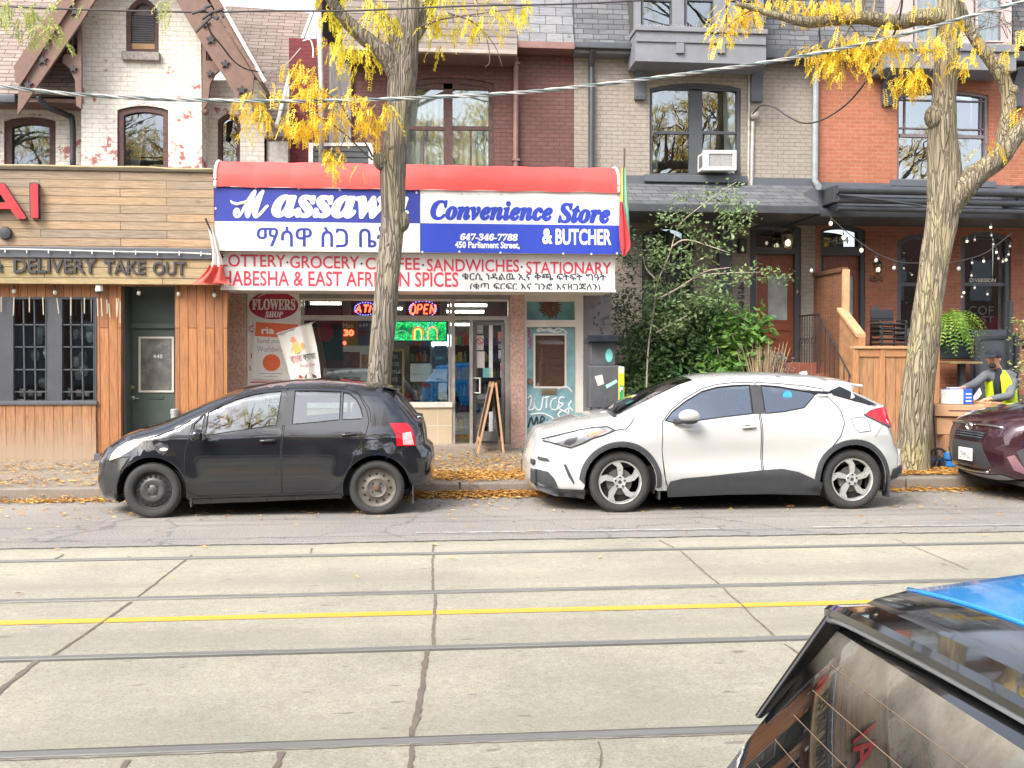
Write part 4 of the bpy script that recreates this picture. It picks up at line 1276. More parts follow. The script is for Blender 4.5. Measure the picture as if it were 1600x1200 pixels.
# lower light box
lb_ = thing('lightbox_sign', 'cream light box sign with red shop wares lettering hung under the blue sign', 'sign', W(652, 458, YL))
x0 = W(345.5, 420, YL).x
x1 = W(961, 430, YL).x
zt2 = zb_ - .004
zb2 = (W(346, 447, YL).z + W(960, 460, YL).z) / 2
MB().box(x0, x1, YL, YS + .05, zb2, zt2).build('cabinet', CREAM, lb_)
MB().box(x0 + .03, x1 - .03, YL - .004, YL, zb2 + .03, zt2).build('face', mat('light box face', (.70, .69, .66), .4, 0, .05, 2), lb_)
MB().box(x0 - .01, x1 + .01, YL - .02, YL + .03, zb2 - .012, zb2 + .02).build('bottom_rail', WHITEPVC, lb_)
yl = YL - .004
for s, X0, y0, X1, y1, m_, kw in (('LOTTERY', 345.5, 397.5, 446, 417, TXR, {}), ('GROCERY', 453, 400, 561, 419.5, TXR, {}), ('COFFEE', 571, 402.5, 656, 421.5, TXR, {}), ('SANDWICHES', 667, 405, 811, 424.5, TXR, {}), ('STATIONARY', 822, 409, 955, 428, TXR, {}),
                                  ('HABESHA & EAST AFRICAN SPICES', 346.5, 424, 716, 447.5, TXR, {}), ('ቁርሲ ነዳልዉ ኢና ቅጫ ፍትፍት ግዓት', 722, 425.5, 947, 438.8, TXB, dict(bold=.008)), ('(ቂጣ ፍርፍር እና ገንፎ እናዘጋጃለን)', 734, 441.5, 938, 456, TXB, dict(bold=.008))):
 kw.setdefault('bold', .012)
 spx(MB(), s, X0, y0, X1, y1, yl, **kw).build('lettering', m_, lb_)
mb = MB()
for x, y in ((449, 410), (565, 412), (661, 414), (815, 417)):
 mb.lathe([(.016, 0), (.016, -.004)], W(x, y, yl), 'y', 10)
mb.build('dots', TXB, lb_)
# flower shop sign, money transfer poster
FL = thing('flower_shop_sign', 'white board with a red oval reading FLOWERS SHOP beside the shop window', 'sign', W(428, 640, YS - .03))
MB().pr(387, 456, 469, 640, YS - .02, .0, .02).build('board', SWHITE, FL)
def oval(x0, y0, x1, y1, n=40):
 return [((x0 + x1) / 2 + (x1 - x0) / 2 * math.cos(t), (y0 + y1) / 2 - (y1 - y0) / 2 * math.sin(t)) for t in np.linspace(0, 2 * math.pi, n, endpoint=False)]
MB().pp(oval(389, 455.5, 466, 499), YS - .02, -.008, 0).build('oval', mat('oval red', (.42, .02, .05), .35, 0, .25, 1.5), FL)
mb = text_px(MB(), '𝐅𝐋𝐎𝐖𝐄𝐑𝐒', 394, 467, 461.5, 484.5, YS - .028, .004, .02)
text_px(mb, '𝑺𝑯𝑶𝑷', 414, 486.5, 442.5, 496, YS - .028, .004, .03)
mb.tube(smooth_line([W(x, y, YS - .03) for x, y in ((403, 465), (410, 460.5), (420, 458), (432, 457.5))]), .006, 6)
mb.build('lettering', SWHITE, FL)
mb = text_px(MB(), 'C', 389, 508.5, 396, 519, YS - .02, .004, .01)
text_px(mb, 'I', 392, 552, 393.5, 560, YS - .02); text_px(mb, 'S', 389, 572, 392.5, 579, YS - .02); text_px(mb, 'PHONE', 389, 602, 431, 613, YS - .02)
mb.pr(391, 596, 455, 598, YS - .02, .005, 0)
mb.build('lettering', TXR, FL)
mb = MB()
for i, s in enumerate(('UNLOCK', 'FAX', 'SCAN', 'TTC')):
 text_px(mb, s, 410 if i == 0 else 419, 622 + i * 10.5, 446 if i == 0 else 438, 630 + i * 10.5, YS - .02)
mb.build('lettering', TXB, FL)
PO = thing('money_transfer_poster', 'white money transfer poster with an orange band and orange circle', 'poster', W(425, 594, YS - .05))
MB().pp([(397, 500), (468, 503), (466, 594), (392, 592)], YS - .05, 0, .02).build('sheet', SWHITE, PO)
ORG = mat('poster orange', (.80, .155, .055), .5, 0, .05)
MB().pp([(400, 503), (466, 507), (466, 520), (434, 527), (398, 525)], YS - .05, -.005, -.001).build('band', ORG, PO)
MB().pp(oval(410.5, 553.5, 438, 580), YS - .05, -.005, -.001).build('circle', ORG, PO)
text_px(MB(), 'ria', 408.5, 511, 428.5, 522, YS - .056, .003, .03).build('lettering', SWHITE, PO)
GREYTX = mat('grey print', (.35, .34, .34), .6)
mb = text_px(MB(), 'Send money', 401.5, 529, 452, 538.5, YS - .05, .003, -.005)
text_px(mb, 'Worldwide', 401.5, 541, 446, 549.5, YS - .05, .003, -.005)
mb.pr(405, 583, 440, 584, YS - .05, .004, 0).pr(412, 588, 433, 588.8, YS - .05, .004, 0)
mb.build('lettering', GREYTX, PO)
# cafe banner hung from a slanting pole
BN = thing('cafe_banner', 'tilted white cafe banner with Bengali lettering hanging from a thin pole', 'banner', W(470, 600, YS - .5))
yb = YS - .55
tl, tr, br_, bl_ = (433, 521), (486.5, 505), (502, 600), (456, 600)
def bpt(u, w):
 x = (tl[0] + (tr[0] - tl[0]) * u) * (1 - w) + (bl_[0] + (br_[0] - bl_[0]) * u) * w
 y = (tl[1] + (tr[1] - tl[1]) * u) * (1 - w) + (bl_[1] + (br_[1] - bl_[1]) * u) * w
 return x + 2.5 * math.sin(w * 3.1) * u, y
def bsurf(u, w, off=0):
 p = W(*bpt(u, w), yb)
 p.y += .03 * math.sin(u * 7 + w * 2) + .02 * math.sin(u * 17) - off
 return p
mb = MB()
n1, n2 = 20, 14
mb.add([bsurf(i / n1, j / n2) for j in range(n2 + 1) for i in range(n1 + 1)], [(j * (n1 + 1) + i, j * (n1 + 1) + i + 1, (j + 1) * (n1 + 1) + i + 1, (j + 1) * (n1 + 1) + i) for j in range(n2) for i in range(n1)])
mb.build('cloth', mat('banner cloth', (.66, .64, .58), .85, 0, .08, 4), BN, smooth='all')
MB().tube([W(432, 522, yb), W(487.5, 504.5, yb), W(492, 503, YS)], .012, 8).build('pole', mat('grey pole', (.4, .4, .38), .4, .6), BN)
def on_banner(mb, s, u0, w0, u1, w1, bold=0):
 V, F = text_geo(s, 0, 0, 0)
 A = np.array(V)
 lo, hi = A.min(0), A.max(0)
 mb.add([bsurf(u0 + (u1 - u0) * (v[0] - lo[0]) / (hi[0] - lo[0]), w1 + (w0 - w1) * (v[1] - lo[1]) / (hi[1] - lo[1]), .008) for v in V], F)
 return mb
on_banner(MB(), 'বাংলা', .17, .47, .52, .62, .01).build('lettering', mat('banner red', (.5, .09, .12), .6), BN)
on_banner(MB(), 'ক্যাফে', .55, .47, .93, .62, .01).build('lettering', TXB, BN)
on_banner(MB(), 'Bangla Cafe', .42, .64, .86, .71).build('lettering', mat('banner red', (.5, .09, .12), .6), BN)
def blob(mb, u, w, r, seed):
 rn = random.Random(seed)
 pts = [(u + r * rn.uniform(.6, 1.2) * math.cos(t), w + r * .7 * rn.uniform(.6, 1.2) * math.sin(t)) for t in np.linspace(0, 6.28, 11, endpoint=False)]
 mb.add([bsurf(max(0, min(1, a)), b, .006 + seed * .0004) for a, b in pts], [tuple(range(11))])
for k, (u, w, r, c) in enumerate(((.42, .36, .16, (.62, .5, .12)), (.40, .2, .09, (.72, .3, .16)), (.5, .3, .09, (.7, .62, .5)), (.62, .33, .08, (.72, .36, .12)), (.35, .9, .1, (.5, .08, .05)), (.32, .97, .09, (.15, .3, .06)), (.66, .93, .2, (.12, .06, .05)), (.64, .96, .1, (.7, .66, .62)))):
 mb = MB()
 blob(mb, u, w, r, k)
 mb.build('printed_picture', mat('banner print %d' % k, c, .7, 0, .2, 20), BN)
# ================================================================ things in the shop window
YI = YS + .13
t = thing('hanging_flag', 'dark green flag with a red disc hanging inside the shop window', 'flag', W(508, 562, YI + .3))
mb = MB()
a, b, c, d = RC(480, 478, 536, 563, YI + .3)
folds(mb, a, b, c, d, YI + .3, .012, 3, 4)
mb.build('cloth', mat('bottle green cloth', (.02, .075, .05), .85, 0, .15, 6), t, smooth='all')
MB().pp(oval(495.5, 506, 521.5, 534), YI + .3, -.022, -.018).build('disc', mat('flag red', (.48, .03, .05), .8), t)
mb = MB().tube([W(470, 473, YI + .3), W(704, 475, YI + .3)], .008, 6)
tag(mb.build('curtain_rod', mat('rod metal', (.3, .3, .3), .4, .6)), 'thin metal rod running across the top of the shop window', 'rod')
NEON = emit('red neon', (1, .07, .03), 5)
NBLU = emit('blue neon dot', (.18, .2, 1), 4)
def neon(name, lab, word, box, Y):
 t = thing(name, lab, 'neon sign', W((box[0] + box[2]) / 2, box[3] + 4, Y), 'neon signs in the shop window')
 MB().pr(box[0] - 6, box[1] - 7, box[2] + 6, box[3] + 7, Y + .03, 0, .01).build('backing', mat('smoked backing', (.03, .03, .04), .2), t)
 n = len(word)
 w = (box[2] - box[0]) / n
 mb = MB()
 st = {'O': [[(0.1, .1), (.1, .8), (.3, 1), (.7, 1), (.9, .8), (.9, .1), (.6, 0), (.3, 0), (.1, .1)]], 'P': [[(.15, 0), (.15, 1), (.7, 1), (.9, .75), (.7, .5), (.15, .5)]], 'E': [[(.85, 1), (.2, 1), (.15, .5), (.2, 0), (.85, 0)], [(.15, .5), (.7, .5)]],
          'N': [[(.12, 0), (.14, 1), (.5, .5), (.86, 0), (.88, 1)]], 'A': [[(.05, 0), (.5, 1), (.95, 0)], [(.25, .4), (.75, .4)]], 'T': [[(.05, 1), (.95, 1)], [(.5, 1), (.5, 0)]], 'M': [[(.05, 0), (.12, 1), (.5, .4), (.88, 1), (.95, 0)]]}
 for i, ch in enumerate(word):
  for L in st[ch]:
   mb.tube([W(box[0] + (i + u * .86) * w + v * 2, box[3] + (box[1] - box[3]) * v, Y) for u, v in L], .014, 6)
 mb.build('letters', NEON, t)
 mb = MB()
 cx, cy = (box[0] + box[2]) / 2, (box[1] + box[3]) / 2
 for a in np.linspace(0, 6.28, 24, endpoint=False):
  mb.ball(W(cx + (box[2] - box[0]) * .52 * math.cos(a), cy + (box[3] - box[1]) * .9 * math.sin(a), Y), .009, 4)
 mb.build('dots', NBLU, t)
neon('neon_sign', 'red neon OPEN sign ringed by blue dots high in the shop window', 'OPEN', (640, 476, 681, 490), YI)
neon('neon_sign', 'red neon ATM sign partly hidden behind the street tree trunk', 'ATM', (555, 477, 587, 488), YI)
# LED panel: green field of dots with coloured arcs
def led_mat():
 m, t, o = _nodes('led panel')
 v = _vec(t, 'xzy')
 n = _noise(t, v, 4.5, 3, .6)
 vo = t.nodes.new('ShaderNodeTexVoronoi')
 vo.inputs['Scale'].default_value = 34
 t.links.new(v, vo.inputs['Vector'])
 c = _ramp(t, n, [(.3, (.0, .12, .03)), (.45, (.02, .75, .12)), (.56, (.10, 1, .35)), (.66, (.05, .55, .75)), (.75, (.9, .85, .1))])
 c = _mix(t, _ramp(t, vo.outputs['Distance'], [(.25, (0, 0, 0)), (.6, (.75, .75, .75))]), c, (0, .12, .05))
 e = t.nodes.new('ShaderNodeEmission')
 t.links.new(c, e.inputs[0])
 e.inputs[1].default_value = 1.1
 t.links.new(e.outputs[0], o.inputs['Surface'])
 return m
t = thing('led_panel', 'glowing green LED panel with coloured arches in the shop window', 'LED sign', W(656, 534, YI))
MB().pr(614, 501, 699, 534, YI, .01, .04).build('case', CHAR, t, bevel=.006)
MB().pr(616, 503, 697, 532, YI, .013, -.011).build('screen', led_mat(), t)
for k, (cx, cy, r, c) in enumerate(((628, 526, 9.5, (.05, .25, .12)), (653, 519, 7.5, (1, .08, .03)), (653, 519, 5.5, (1, .75, .1)), (676, 518, 7, (.9, .25, .1)))):
 L = [(cx + r * math.cos(a), cy - r * math.sin(a)) for a in np.linspace(0, math.pi, 14)]
 if k:
  L = [(cx + r, 531)] + L + [(cx - r, 531)]
 MB().tube([W(x, y, YI - .017) for x, y in L], .012, 6).build('arch', emit('led arch %d' % k, c, 1.6), t)
def poster(x0, y0, x1, y1, col, lab, Y=YI - .03, bits=()):
 t = thing('window_poster', lab, 'poster', W((x0 + x1) / 2, y1, Y), 'posters in the shop window')
 MB().pr(x0, y0, x1, y1, Y, 0, .004).build('sheet', mat('poster sheet %d%d' % (x0, y0), col, .5, 0, .06, 4), t)
 for k, (u0, v0, u1, v1, c) in enumerate(bits):
  MB().pr(x0 + (x1 - x0) * u0, y0 + (y1 - y0) * v0, x0 + (x1 - x0) * u1, y0 + (y1 - y0) * v1, Y, .002, -.0005).build('picture', mat('picture %d%d%d' % (x0, y0, k), c, .5, 0, .6, 26), t)
 return t
t = poster(535, 500, 558, 540, (.22, .22, .03), 'olive lottery jackpot poster with red glowing digits')
text_px(MB(), 'Max', 535.5, 505, 553, 512, YI - .031, .003, .02).build('lettering', SWHITE, t)
text_px(MB(), '30', 537, 515, 553, 525, YI - .031, .004, .05).build('digits', NEON, t)
text_px(MB(), '0', 536, 533, 541, 539, YI - .031, .004, .06).build('digits', NEON, t)
t = poster(559, 500, 577, 540, (.09, .11, .2), 'dark blue lottery poster beside the street tree trunk', bits=((.1, .4, .95, .62, (.2, .05, .08)),))
text_px(MB(), '649', 561, 505, 575, 511, YI - .031, .003, .02).build('lettering', SWHITE, t)
t = poster(536, 540, 580, 575, (.62, .62, .58), 'white poster with photographs of cooked dishes below the lottery posters', bits=((0, .28, .6, 1, (.16, .08, .07)), (.65, .4, 1, 1, (.4, .2, .12))))
poster(505, 575, 577, 600, (.62, .63, .6), 'white banner poster with plated food just above the black car roof', bits=((0, .5, .35, 1, (.3, .27, .22)), (.42, .55, .8, 1, (.34, .25, .24)), (.15, .12, .24, .3, (.12, .13, .12)), (.55, .12, .64, .3, (.4, .34, .1))))
poster(499, 563, 536, 576, (.12, .035, .04), 'dark red poster strip under the hanging green flag')
poster(641, 568, 674, 596, (.66, .67, .66), 'blank white notice sheet hung in the shop window under the LED panel', bits=((.15, .58, .9, .62, (.45, .45, .45)),))
poster(673, 577, 699, 596, (.64, .65, .65), 'smaller white notice with small print at the right window edge', bits=((.1, .2, .85, .24, (.4, .4, .42)), (.1, .36, .7, .4, (.4, .4, .42)), (.3, .75, .75, .9, (.3, .3, .32))))
poster(685, 598, 698, 624, (.58, .6, .62), 'narrow pale sheet at the bottom right corner of the shop window')
poster(679, 540, 698, 576, (.045, .10, .16), 'dark blue drinks poster with a white triangle at the right of the shop window', bits=((.1, .45, .9, .6, (.1, .3, .36)),))
t = thing('chalkboard', 'black chalkboard with a thin wooden frame and chalk lettering in the shop window', 'chalkboard', W(622, 628, YI))
MB().pr(598, 549, 629, 628, YI - .02, 0, .02).build('board', mat('chalkboard', (.022, .024, .024), .8, 0, .3, 5), t)
mb = MB().pr(628, 545, 632, 628, YI - .03, 0, .03).pr(596, 545, 628, 549, YI - .03, 0, .03)
mb.build('frame', mat('pine frame', (.5, .32, .14), .6), t, bevel=.004)
CHALK = mat('chalk', (.55, .55, .52), .9)
mb = MB()
for i, s in enumerate(('TEA', 'COFFEE', 'MILK', 'WATER', 'JUICE', 'SODA')):
 text_px(mb, s, 612.5, 554 + i * 12, 621 + (i % 3) * 2.5, 560 + i * 12, YI - .02, .002, .0, .1)
mb.build('lettering', CHALK, t)
t = thing('grey_crate', 'brown grey basket of goods standing on the shop window ledge', 'basket', W(657, 624, YI + .25))
p = W(657, 624, YI + .25)
MB().lathe([(.13, 0), (.16, .3), (.17, .31), (.17, .33)], p, 'z', 14).build('basket', mat('woven basket', (.17, .13, .09), .8, 0, .5, 40), t, smooth=True)
MB().lathe([(.14, .30), (.12, .36), (.06, .4), (.01, .41)], p, 'z', 12).build('goods', mat('basket goods', (.25, .22, .18), .8, 0, .5, 20), t, smooth=True)
# sandwich board on the step
t = thing('sandwich_board', 'wooden A-frame sandwich board seen edge on in front of the glass door', 'sandwich board', W(768, 706, YS - .55))
PINE = mat('pine timber', (.52, .31, .17), .6, 0, .2, 10, .2, stretch=(6, 6, 1))
yA = YS - .75
ys2 = yA + .62
for foot, head in (((746.5, 707), (771, 598)), ((787, 707), (775, 598))):
 f, h = W(*foot, yA), W(*head, yA)
 f.z = sw_z(yA) + .0
 d = (h - f)
 pn = Vector((d.z, 0, -d.x)).normalized() * .012
 mb = MB()
 for y in (yA, ys2):
  V = [f + Vector((0, y - yA, 0)) + o for o in (pn * 1.3, -pn * 1.3)]
  mb.add([V[0], V[1], V[1] + Vector((0, .045, 0)), V[0] + Vector((0, .045, 0)), V[0] + d, V[1] + d, V[1] + d + Vector((0, .045, 0)), V[0] + d + Vector((0, .045, 0))], [(0, 3, 2, 1), (4, 5, 6, 7), (0, 1, 5, 4), (1, 2, 6, 5), (2, 3, 7, 6), (3, 0, 4, 7)])
 for w in (.16, .93):
  V = [f + d * w + Vector((0, .045, 0)) + o for o in (pn, -pn)]
  e = Vector((0, .575, 0))
  u = d * .05
  mb.add([V[0], V[1], V[1] + e, V[0] + e, V[0] + u, V[1] + u, V[1] + e + u, V[0] + e + u], [(0, 3, 2, 1), (4, 5, 6, 7), (0, 1, 5, 4), (1, 2, 6, 5), (2, 3, 7, 6), (3, 0, 4, 7)])
 pa = mb.build('leg_frame', PINE, t)
 V = [f + d * .2 + Vector((0, .045, 0)) + o for o in (pn * .4, -pn * .4)]
 e, u = Vector((0, .575, 0)), d * .73
 MB().add([V[0], V[1], V[1] + e, V[0] + e, V[0] + u, V[1] + u, V[1] + e + u, V[0] + e + u], [(0, 3, 2, 1), (4, 5, 6, 7), (0, 1, 5, 4), (1, 2, 6, 5), (2, 3, 7, 6), (3, 0, 4, 7)]).build('panel', mat('chalkboard', (.022, .024, .024)), pa)
# flags on the facade
def drape(t, pole0, pole1, Y, rows, cols, fold=.05, name='cloth'):
 """cloth as stacked pixel rows: rows = [(y, xl, xr)], cols = [(u0, u1, material)]"""
 MB().tube([pole0, pole1], .014, 8).build('pole', mat('dark wood pole', (.10, .07, .05), .6), t)
 for k, (u0, u1, m) in enumerate(cols):
  mb = MB()
  n = 10
  V = []
  R2 = smooth_line([(y, a, b) for y, a, b in rows], 4)
  for j, r in enumerate(R2):
   for i in range(n + 1):
    u = u0 + (u1 - u0) * i / n
    p = W(r[1] + (r[2] - r[1]) * u, r[0], Y)
    p.y += fold * math.sin(u * 13 + j * .12) * (.4 + .6 * j / len(R2))
    V.append(p)
  mb.add(V, [(j * (n + 1) + i, j * (n + 1) + i + 1, (j + 1) * (n + 1) + i + 1, (j + 1) * (n + 1) + i) for j in range(len(R2) - 1) for i in range(n)])
  mb.build(name, m, t, smooth='all')
yf = YL - .22
FRED, FWH = mat('flag red cloth', (.66, .10, .08), .85), mat('flag white cloth', (.72, .66, .62), .85)
t = thing('folded_flag', 'red and white flag drooping from a short pole left of the store sign', 'flag', W(340, 444, yf))
drape(t, W(321, 341, yf - .1), W(346, 402, YL), yf, [(352, 324, 329), (372, 328, 337), (392, 331, 342), (404, 331, 346), (417, 329, 349)], [(0, 1, FWH)])
mb_rows = [(414, 327, 349), (424, 321, 350), (434, 311, 352), (441, 302, 356), (444, 300, 372)]
MB().tube([W(349, 402, YL), W(346, 400, YL - .02)], .012).build('bracket', CHAR, t)
mb = MB()
R2 = smooth_line(mb_rows, 4)
n = 12
V = []
for j, r in enumerate(R2):
 for i in range(n + 1):
  p = W(r[1] + (r[2] - r[1]) * i / n, r[0], yf)
  p.y += .05 * math.sin(i * 1.1 + j * .1)
  V.append(p)
mb.add(V, [(j * (n + 1) + i, j * (n + 1) + i + 1, (j + 1) * (n + 1) + i + 1, (j + 1) * (n + 1) + i) for j in range(len(R2) - 1) for i in range(n)])
mb.build('cloth', FRED, t, smooth='all')
t = thing('folded_flag', 'green yellow and red flag hanging at the right end of the sign', 'flag', W(978, 400, yf))
G1, G2 = mat('flag green cloth', (.22, .42, .30), .85), mat('flag yellow cloth', (.66, .46, .10), .85)
drape(t, W(976, 232, yf), W(972, 420, yf + .1), yf, [(262, 970, 978), (290, 969, 980), (330, 968, 983), (360, 969, 984), (376, 971, 985)], [(0, .38, G2), (.38, 1, G1)], .03)
mb = MB()
R2 = smooth_line([(315, 968, 973), (340, 968, 977), (365, 968, 982), (385, 970, 984), (400, 973, 977)], 4)
V = []
for j, r in enumerate(R2):
 for i in range(7):
  p = W(r[1] + (r[2] - r[1]) * i / 6, r[0], yf - .06)
  p.y += .03 * math.sin(i * 1.5 + j * .2)
  V.append(p)
mb.add(V, [(j * 7 + i, j * 7 + i + 1, (j + 1) * 7 + i + 1, (j + 1) * 7 + i) for j in range(len(R2) - 1) for i in range(6)])
mb.build('cloth', mat('flag deep red', (.52, .045, .05), .85), t, smooth='all')
# ================================================================ grey painted brick house, number 452
h2 = thing('grey_house', 'beige painted brick house with grey dormer, shingled porch roof and red brown door', 'building', (W(1100, 600, YH).x, YH + 1, .2))
hU = arch(1015, 129, 1158, 275, 9)
hLw = arch(1003, 352, 1085, 505, 15)
hDo = arch(1172, 346, 1252, 568, 10)
MB().pp([(897, 720), (897, 60), (1274, 60), (1274, 720)], YH, 0, .25, holes=[hU, hLw, hDo]).build('brick_wall', BEIGEBRICK, h2)
window(h2, hU, YH, DKFRAME, 5, [(1076, 140, 1096, 272), (1022, 206, 1076, 210), (1096, 206, 1151, 210), (1018, 129, 1155, 142)], curtains=[(1131, 142, 1150, 268, SHEER, .05), (1022, 142, 1029, 268, SHEER, 0)], room=ROOM, label='paired sash window with dark frame and air conditioner')
MB().pr(1005, 275, 1166, 286, YH, .1, 0).build('sill', GREYPT, h2, bevel=.008)
MB().pr(974, 277, 1274, 291, YH, .03, 0).build('band', GREYPT, h2)
window(h2, hLw, YH, DKFRAME, 5, [(1042, 360, 1046, 500), (1008, 425, 1081, 429)], curtains=[(1008, 362, 1020, 500, SHEER, .02)], room=mat('amber room', (.16, .10, .03), .9, 0, .5, 3), deep=1.2)
MB().pr(1120, 345, 1141, 620, YH, .12, 0).build('pilaster', GREYPT, h2, bevel=.01)
# dormer and mansard
mb = MB()
quad(mb, [W(896, 67, 18.5), W(995, 69, 18.5), W(960, -140, 19.3), W(888, -140, 19.3)], .05)
mb.build('mansard_roof', SHIN_GREY, h2)
mb = MB()
quad(mb, [W(1192, 74, 18.5), W(1281, 84, 18.5), W(1270, -140, 19.3), W(1200, -140, 19.3)], .05)
mb.build('mansard_roof', SHIN_GREY, h2)
MB().pr(896, 66, 996, 76, 18.42, .02, .3).build('gutter', DKGUT, h2, bevel=.015)
MB().pr(1190, 76, 1283, 92, 18.42, .02, .3).build('gutter', DKGUT, h2, bevel=.015)
MB().pr(897, 74, 1000, 83, 18.5, 0, .3).build('frieze', GREYLT, h2)
YDm = 18.05
MB().pr(992, 44, 1198, 52, YDm, .07, .7).build('dormer_ledge', GREYLT, h2, bevel=.01)
MB().pr(994, 52, 1196, 68, YDm, .03, .7).build('dormer_frieze', GREYLT, h2, bevel=.004)
db = MB().pr(993, 68, 1197, 98, YDm, 0, .7)
db.build('dormer_base', GREYLT, h2)
for x in (1056, 1120):
 MB().pr(x, 68, x + 12, 84, YDm, .05, 0).build('dormer_block', GREYLT, h2, bevel=.006)
hd = [[(1003, 44), (1003, -90), (1052, -90), (1052, 44)], [(1071, 44), (1071, -90), (1117, -90), (1117, 44)], [(1136, 44), (1136, -90), (1184, -90), (1184, 44)]]
MB().pp([(994, 46), (994, -120), (1196, -120), (1196, 46)], YDm, .08, .16, holes=hd).build('dormer_front', GREYLT, h2)
for k, h in enumerate(hd):
 window(h2, h, YDm + .08, DKFRAME, 3, [(h[0][0], -2, h[2][0], 3)], rec=.08, deep=.6, room=ROOM, curtains=[(h[0][0] + 2, -85, h[2][0] - 2, -8, SHEER, 0)] if k == 1 else ())
a, b, c, d = RC(994, -120, 1196, 46, YDm)
MB().box(a, a + .1, YDm + .16, 19.8, c, d).box(b - .1, b, YDm + .16, 19.8, c, d).box(a - .2, b + .2, YDm - .2, 20, d, d + .15).build('dormer_cheek', GREYLT, h2)
mb = MB()
rn = random.Random(5)
for k in range(46):
 p = W(998 + k * 2.45, 47, YDm - .03)
 mb.tube([p, (p.x + rn.uniform(-.015, .015), p.y - rn.uniform(0, .05), p.z + .09)], .0035, 4)
mb.build('bird_spikes', mat('spike steel', (.4, .4, .4), .4, .5), h2)
def scroll(x0, y0, x1, y1, Y):
 prof = [(0, y1), (-.09, y1), (-.10, y1 - 6), (-.07, y1 - 10), (-.07, y1 - 26), (-.12, y0 + 22), (-.20, y0 + 12), (-.22, y0 + 3), (-.22, y0), (0, y0)]
 xa, xb = W(x0, y0, Y).x, W(x1, y0, Y).x
 V = [(xa, Y + q, W(x0, y, Y).z) for q, y in prof] + [(xb, Y + q, W(x0, y, Y).z) for q, y in prof]
 n = len(prof)
 return MB().add(V, [tuple(range(n)), tuple(range(2 * n - 1, n - 1, -1))] + [(i, i + n, (i + 1) % n + n, (i + 1) % n) for i in range(n)])
scroll(991, 97, 1007, 157, YH).build('bracket', GREYPT, h2, bevel=.006)
scroll(1172, 100, 1190, 160, YH).build('bracket', GREYPT, h2, bevel=.006)
p0, p1, p2 = W(926, 76, 18.45), W(924, 105, YH - .08), W(921, 282, YH - .08)
MB().tube([p0, p1, (p1.x, p1.y, p2.z)], .055, 10).build('downpipe', DKGUT, h2, smooth=True)
mb = MB().tube([W(1171, 104, YH - .03), W(1169, 290, YH - .03)], .022, 8)
mb.tube([W(1176, 190, YH - .03), W(1174, 290, YH - .03)], .035, 8)
mb.build('conduit', CONDUIT, h2, smooth=True)
p = W(1178, 181, YH - .05)
MB().lathe([(.07, 0), (.075, -.05), (.05, -.09), (.0, -.1)], p, 'y', 12).build('service_head', CONDUIT, h2, smooth=True)
p1, p2 = W(1275, 92, YH - .1), W(1270, 282, YH - .1)
MB().tube([p1, (p1.x, p1.y, p2.z), W(1279, 292, 17.3)], .055, 10).build('downpipe', mat('blue grey pipe', (.26, .29, .30), .5, .2), h2, smooth=True)
# porch roof
mb = MB()
quad(mb, [W(968, 321, 17.3), W(1279, 325, 17.3), W(1271, 290, YH), W(974, 286, YH)], .05)
mb.build('porch_roof', SHIN_GREY, h2)
MB().pr(968, 320, 1281, 333, 17.28, .05, .1).build('porch_gutter', DKGUT, h2, bevel=.015)
a, b, c, d = RC(968, 326, 1281, 333, 17.28)
MB().box(a, b, 17.38, YH, c + .02, c + .06).build('porch_soffit', GREYPT, h2)
# door
DOORW = mat('red brown door', (.22, .068, .035), .45, 0, .25, 12, .15, stretch=(8, 8, 1))
def panel_door(root, x0, y0, x1, y1, Y, glass_px, tint):
 a, b, c, d = RC(x0, y0, x1, y1, Y)
 d1 = MB().prism([(a, c), (b, c), (b, d), (a, d)], Y, Y + .05, holes=[PP([(glass_px[0], glass_px[3]), (glass_px[0], glass_px[1]), (glass_px[2], glass_px[1]), (glass_px[2], glass_px[3])], Y)]).build('door', DOORW, root, bevel=.004)
 MB().pr(*glass_px, Y + .03, 0, .006).build('pane', tint, d1)
 w = (x1 - x0)
 for k in range(3):
  u0, u1 = x0 + w * (.1 + k * .28), x0 + w * (.1 + k * .28 + .22)
  MB().pr(u0, y0 + 7, u1, y0 + 20, Y, .012, 0).pr(u0 + 3, y0 + 10, u1 - 3, y0 + 17, Y, .022, 0).build('panel', DOORW, d1, bevel=.006)
 yb = glass_px[3] + 7
 MB().pr(x0 + w * .1, yb, x1 - w * .1, yb + 10, Y, .018, 0).build('panel', DOORW, d1, bevel=.006)
 MB().pr(x0 + w * .1, yb + 15, x0 + w * .46, y1 - 6, Y, .018, 0).build('panel', DOORW, d1, bevel=.006)
 MB().pr(x0 + w * .54, yb + 15, x1 - w * .1, y1 - 6, Y, .018, 0).build('panel', DOORW, d1, bevel=.006)
 MB().tube(smooth_line([W(x0 + 4, y0 + 26, Y - .01), W((x0 + x1) / 2, y0 + 3, Y - .01), W(x1 - 4, y0 + 26, Y - .01)]), .006, 5).build('moulding', DOORW, d1)
 return d1
df = MB().pp(hDo, YH, .03, .2, holes=[[(1182, 566), (1182, 397), (1243, 397), (1243, 566)], arch(1182, 352, 1243, 386, 5)]).build('door_frame', DKFRAME, h2, bevel=.006)
MB().pp(arch(1181, 351, 1244, 387, 5), YH, .12, .125).build('transom_pane', GL_UP, df)
MB().pp(arch(1176, 349, 1248, 400, 5), YH, .9, .93).build('hall', ROOM, df)
d1 = panel_door(h2, 1182, 397, 1243, 564, YH + .12, (1200, 429, 1231, 500), mat('frosted pane', (.34, .38, .38), .12, 0, .35, 3))
MB().pr(1204, 492, 1213, 498, YH + .12, .003, 0).build('sticker', mat('sticker blue', (.45, .6, .7), .5), d1)
mb = MB()
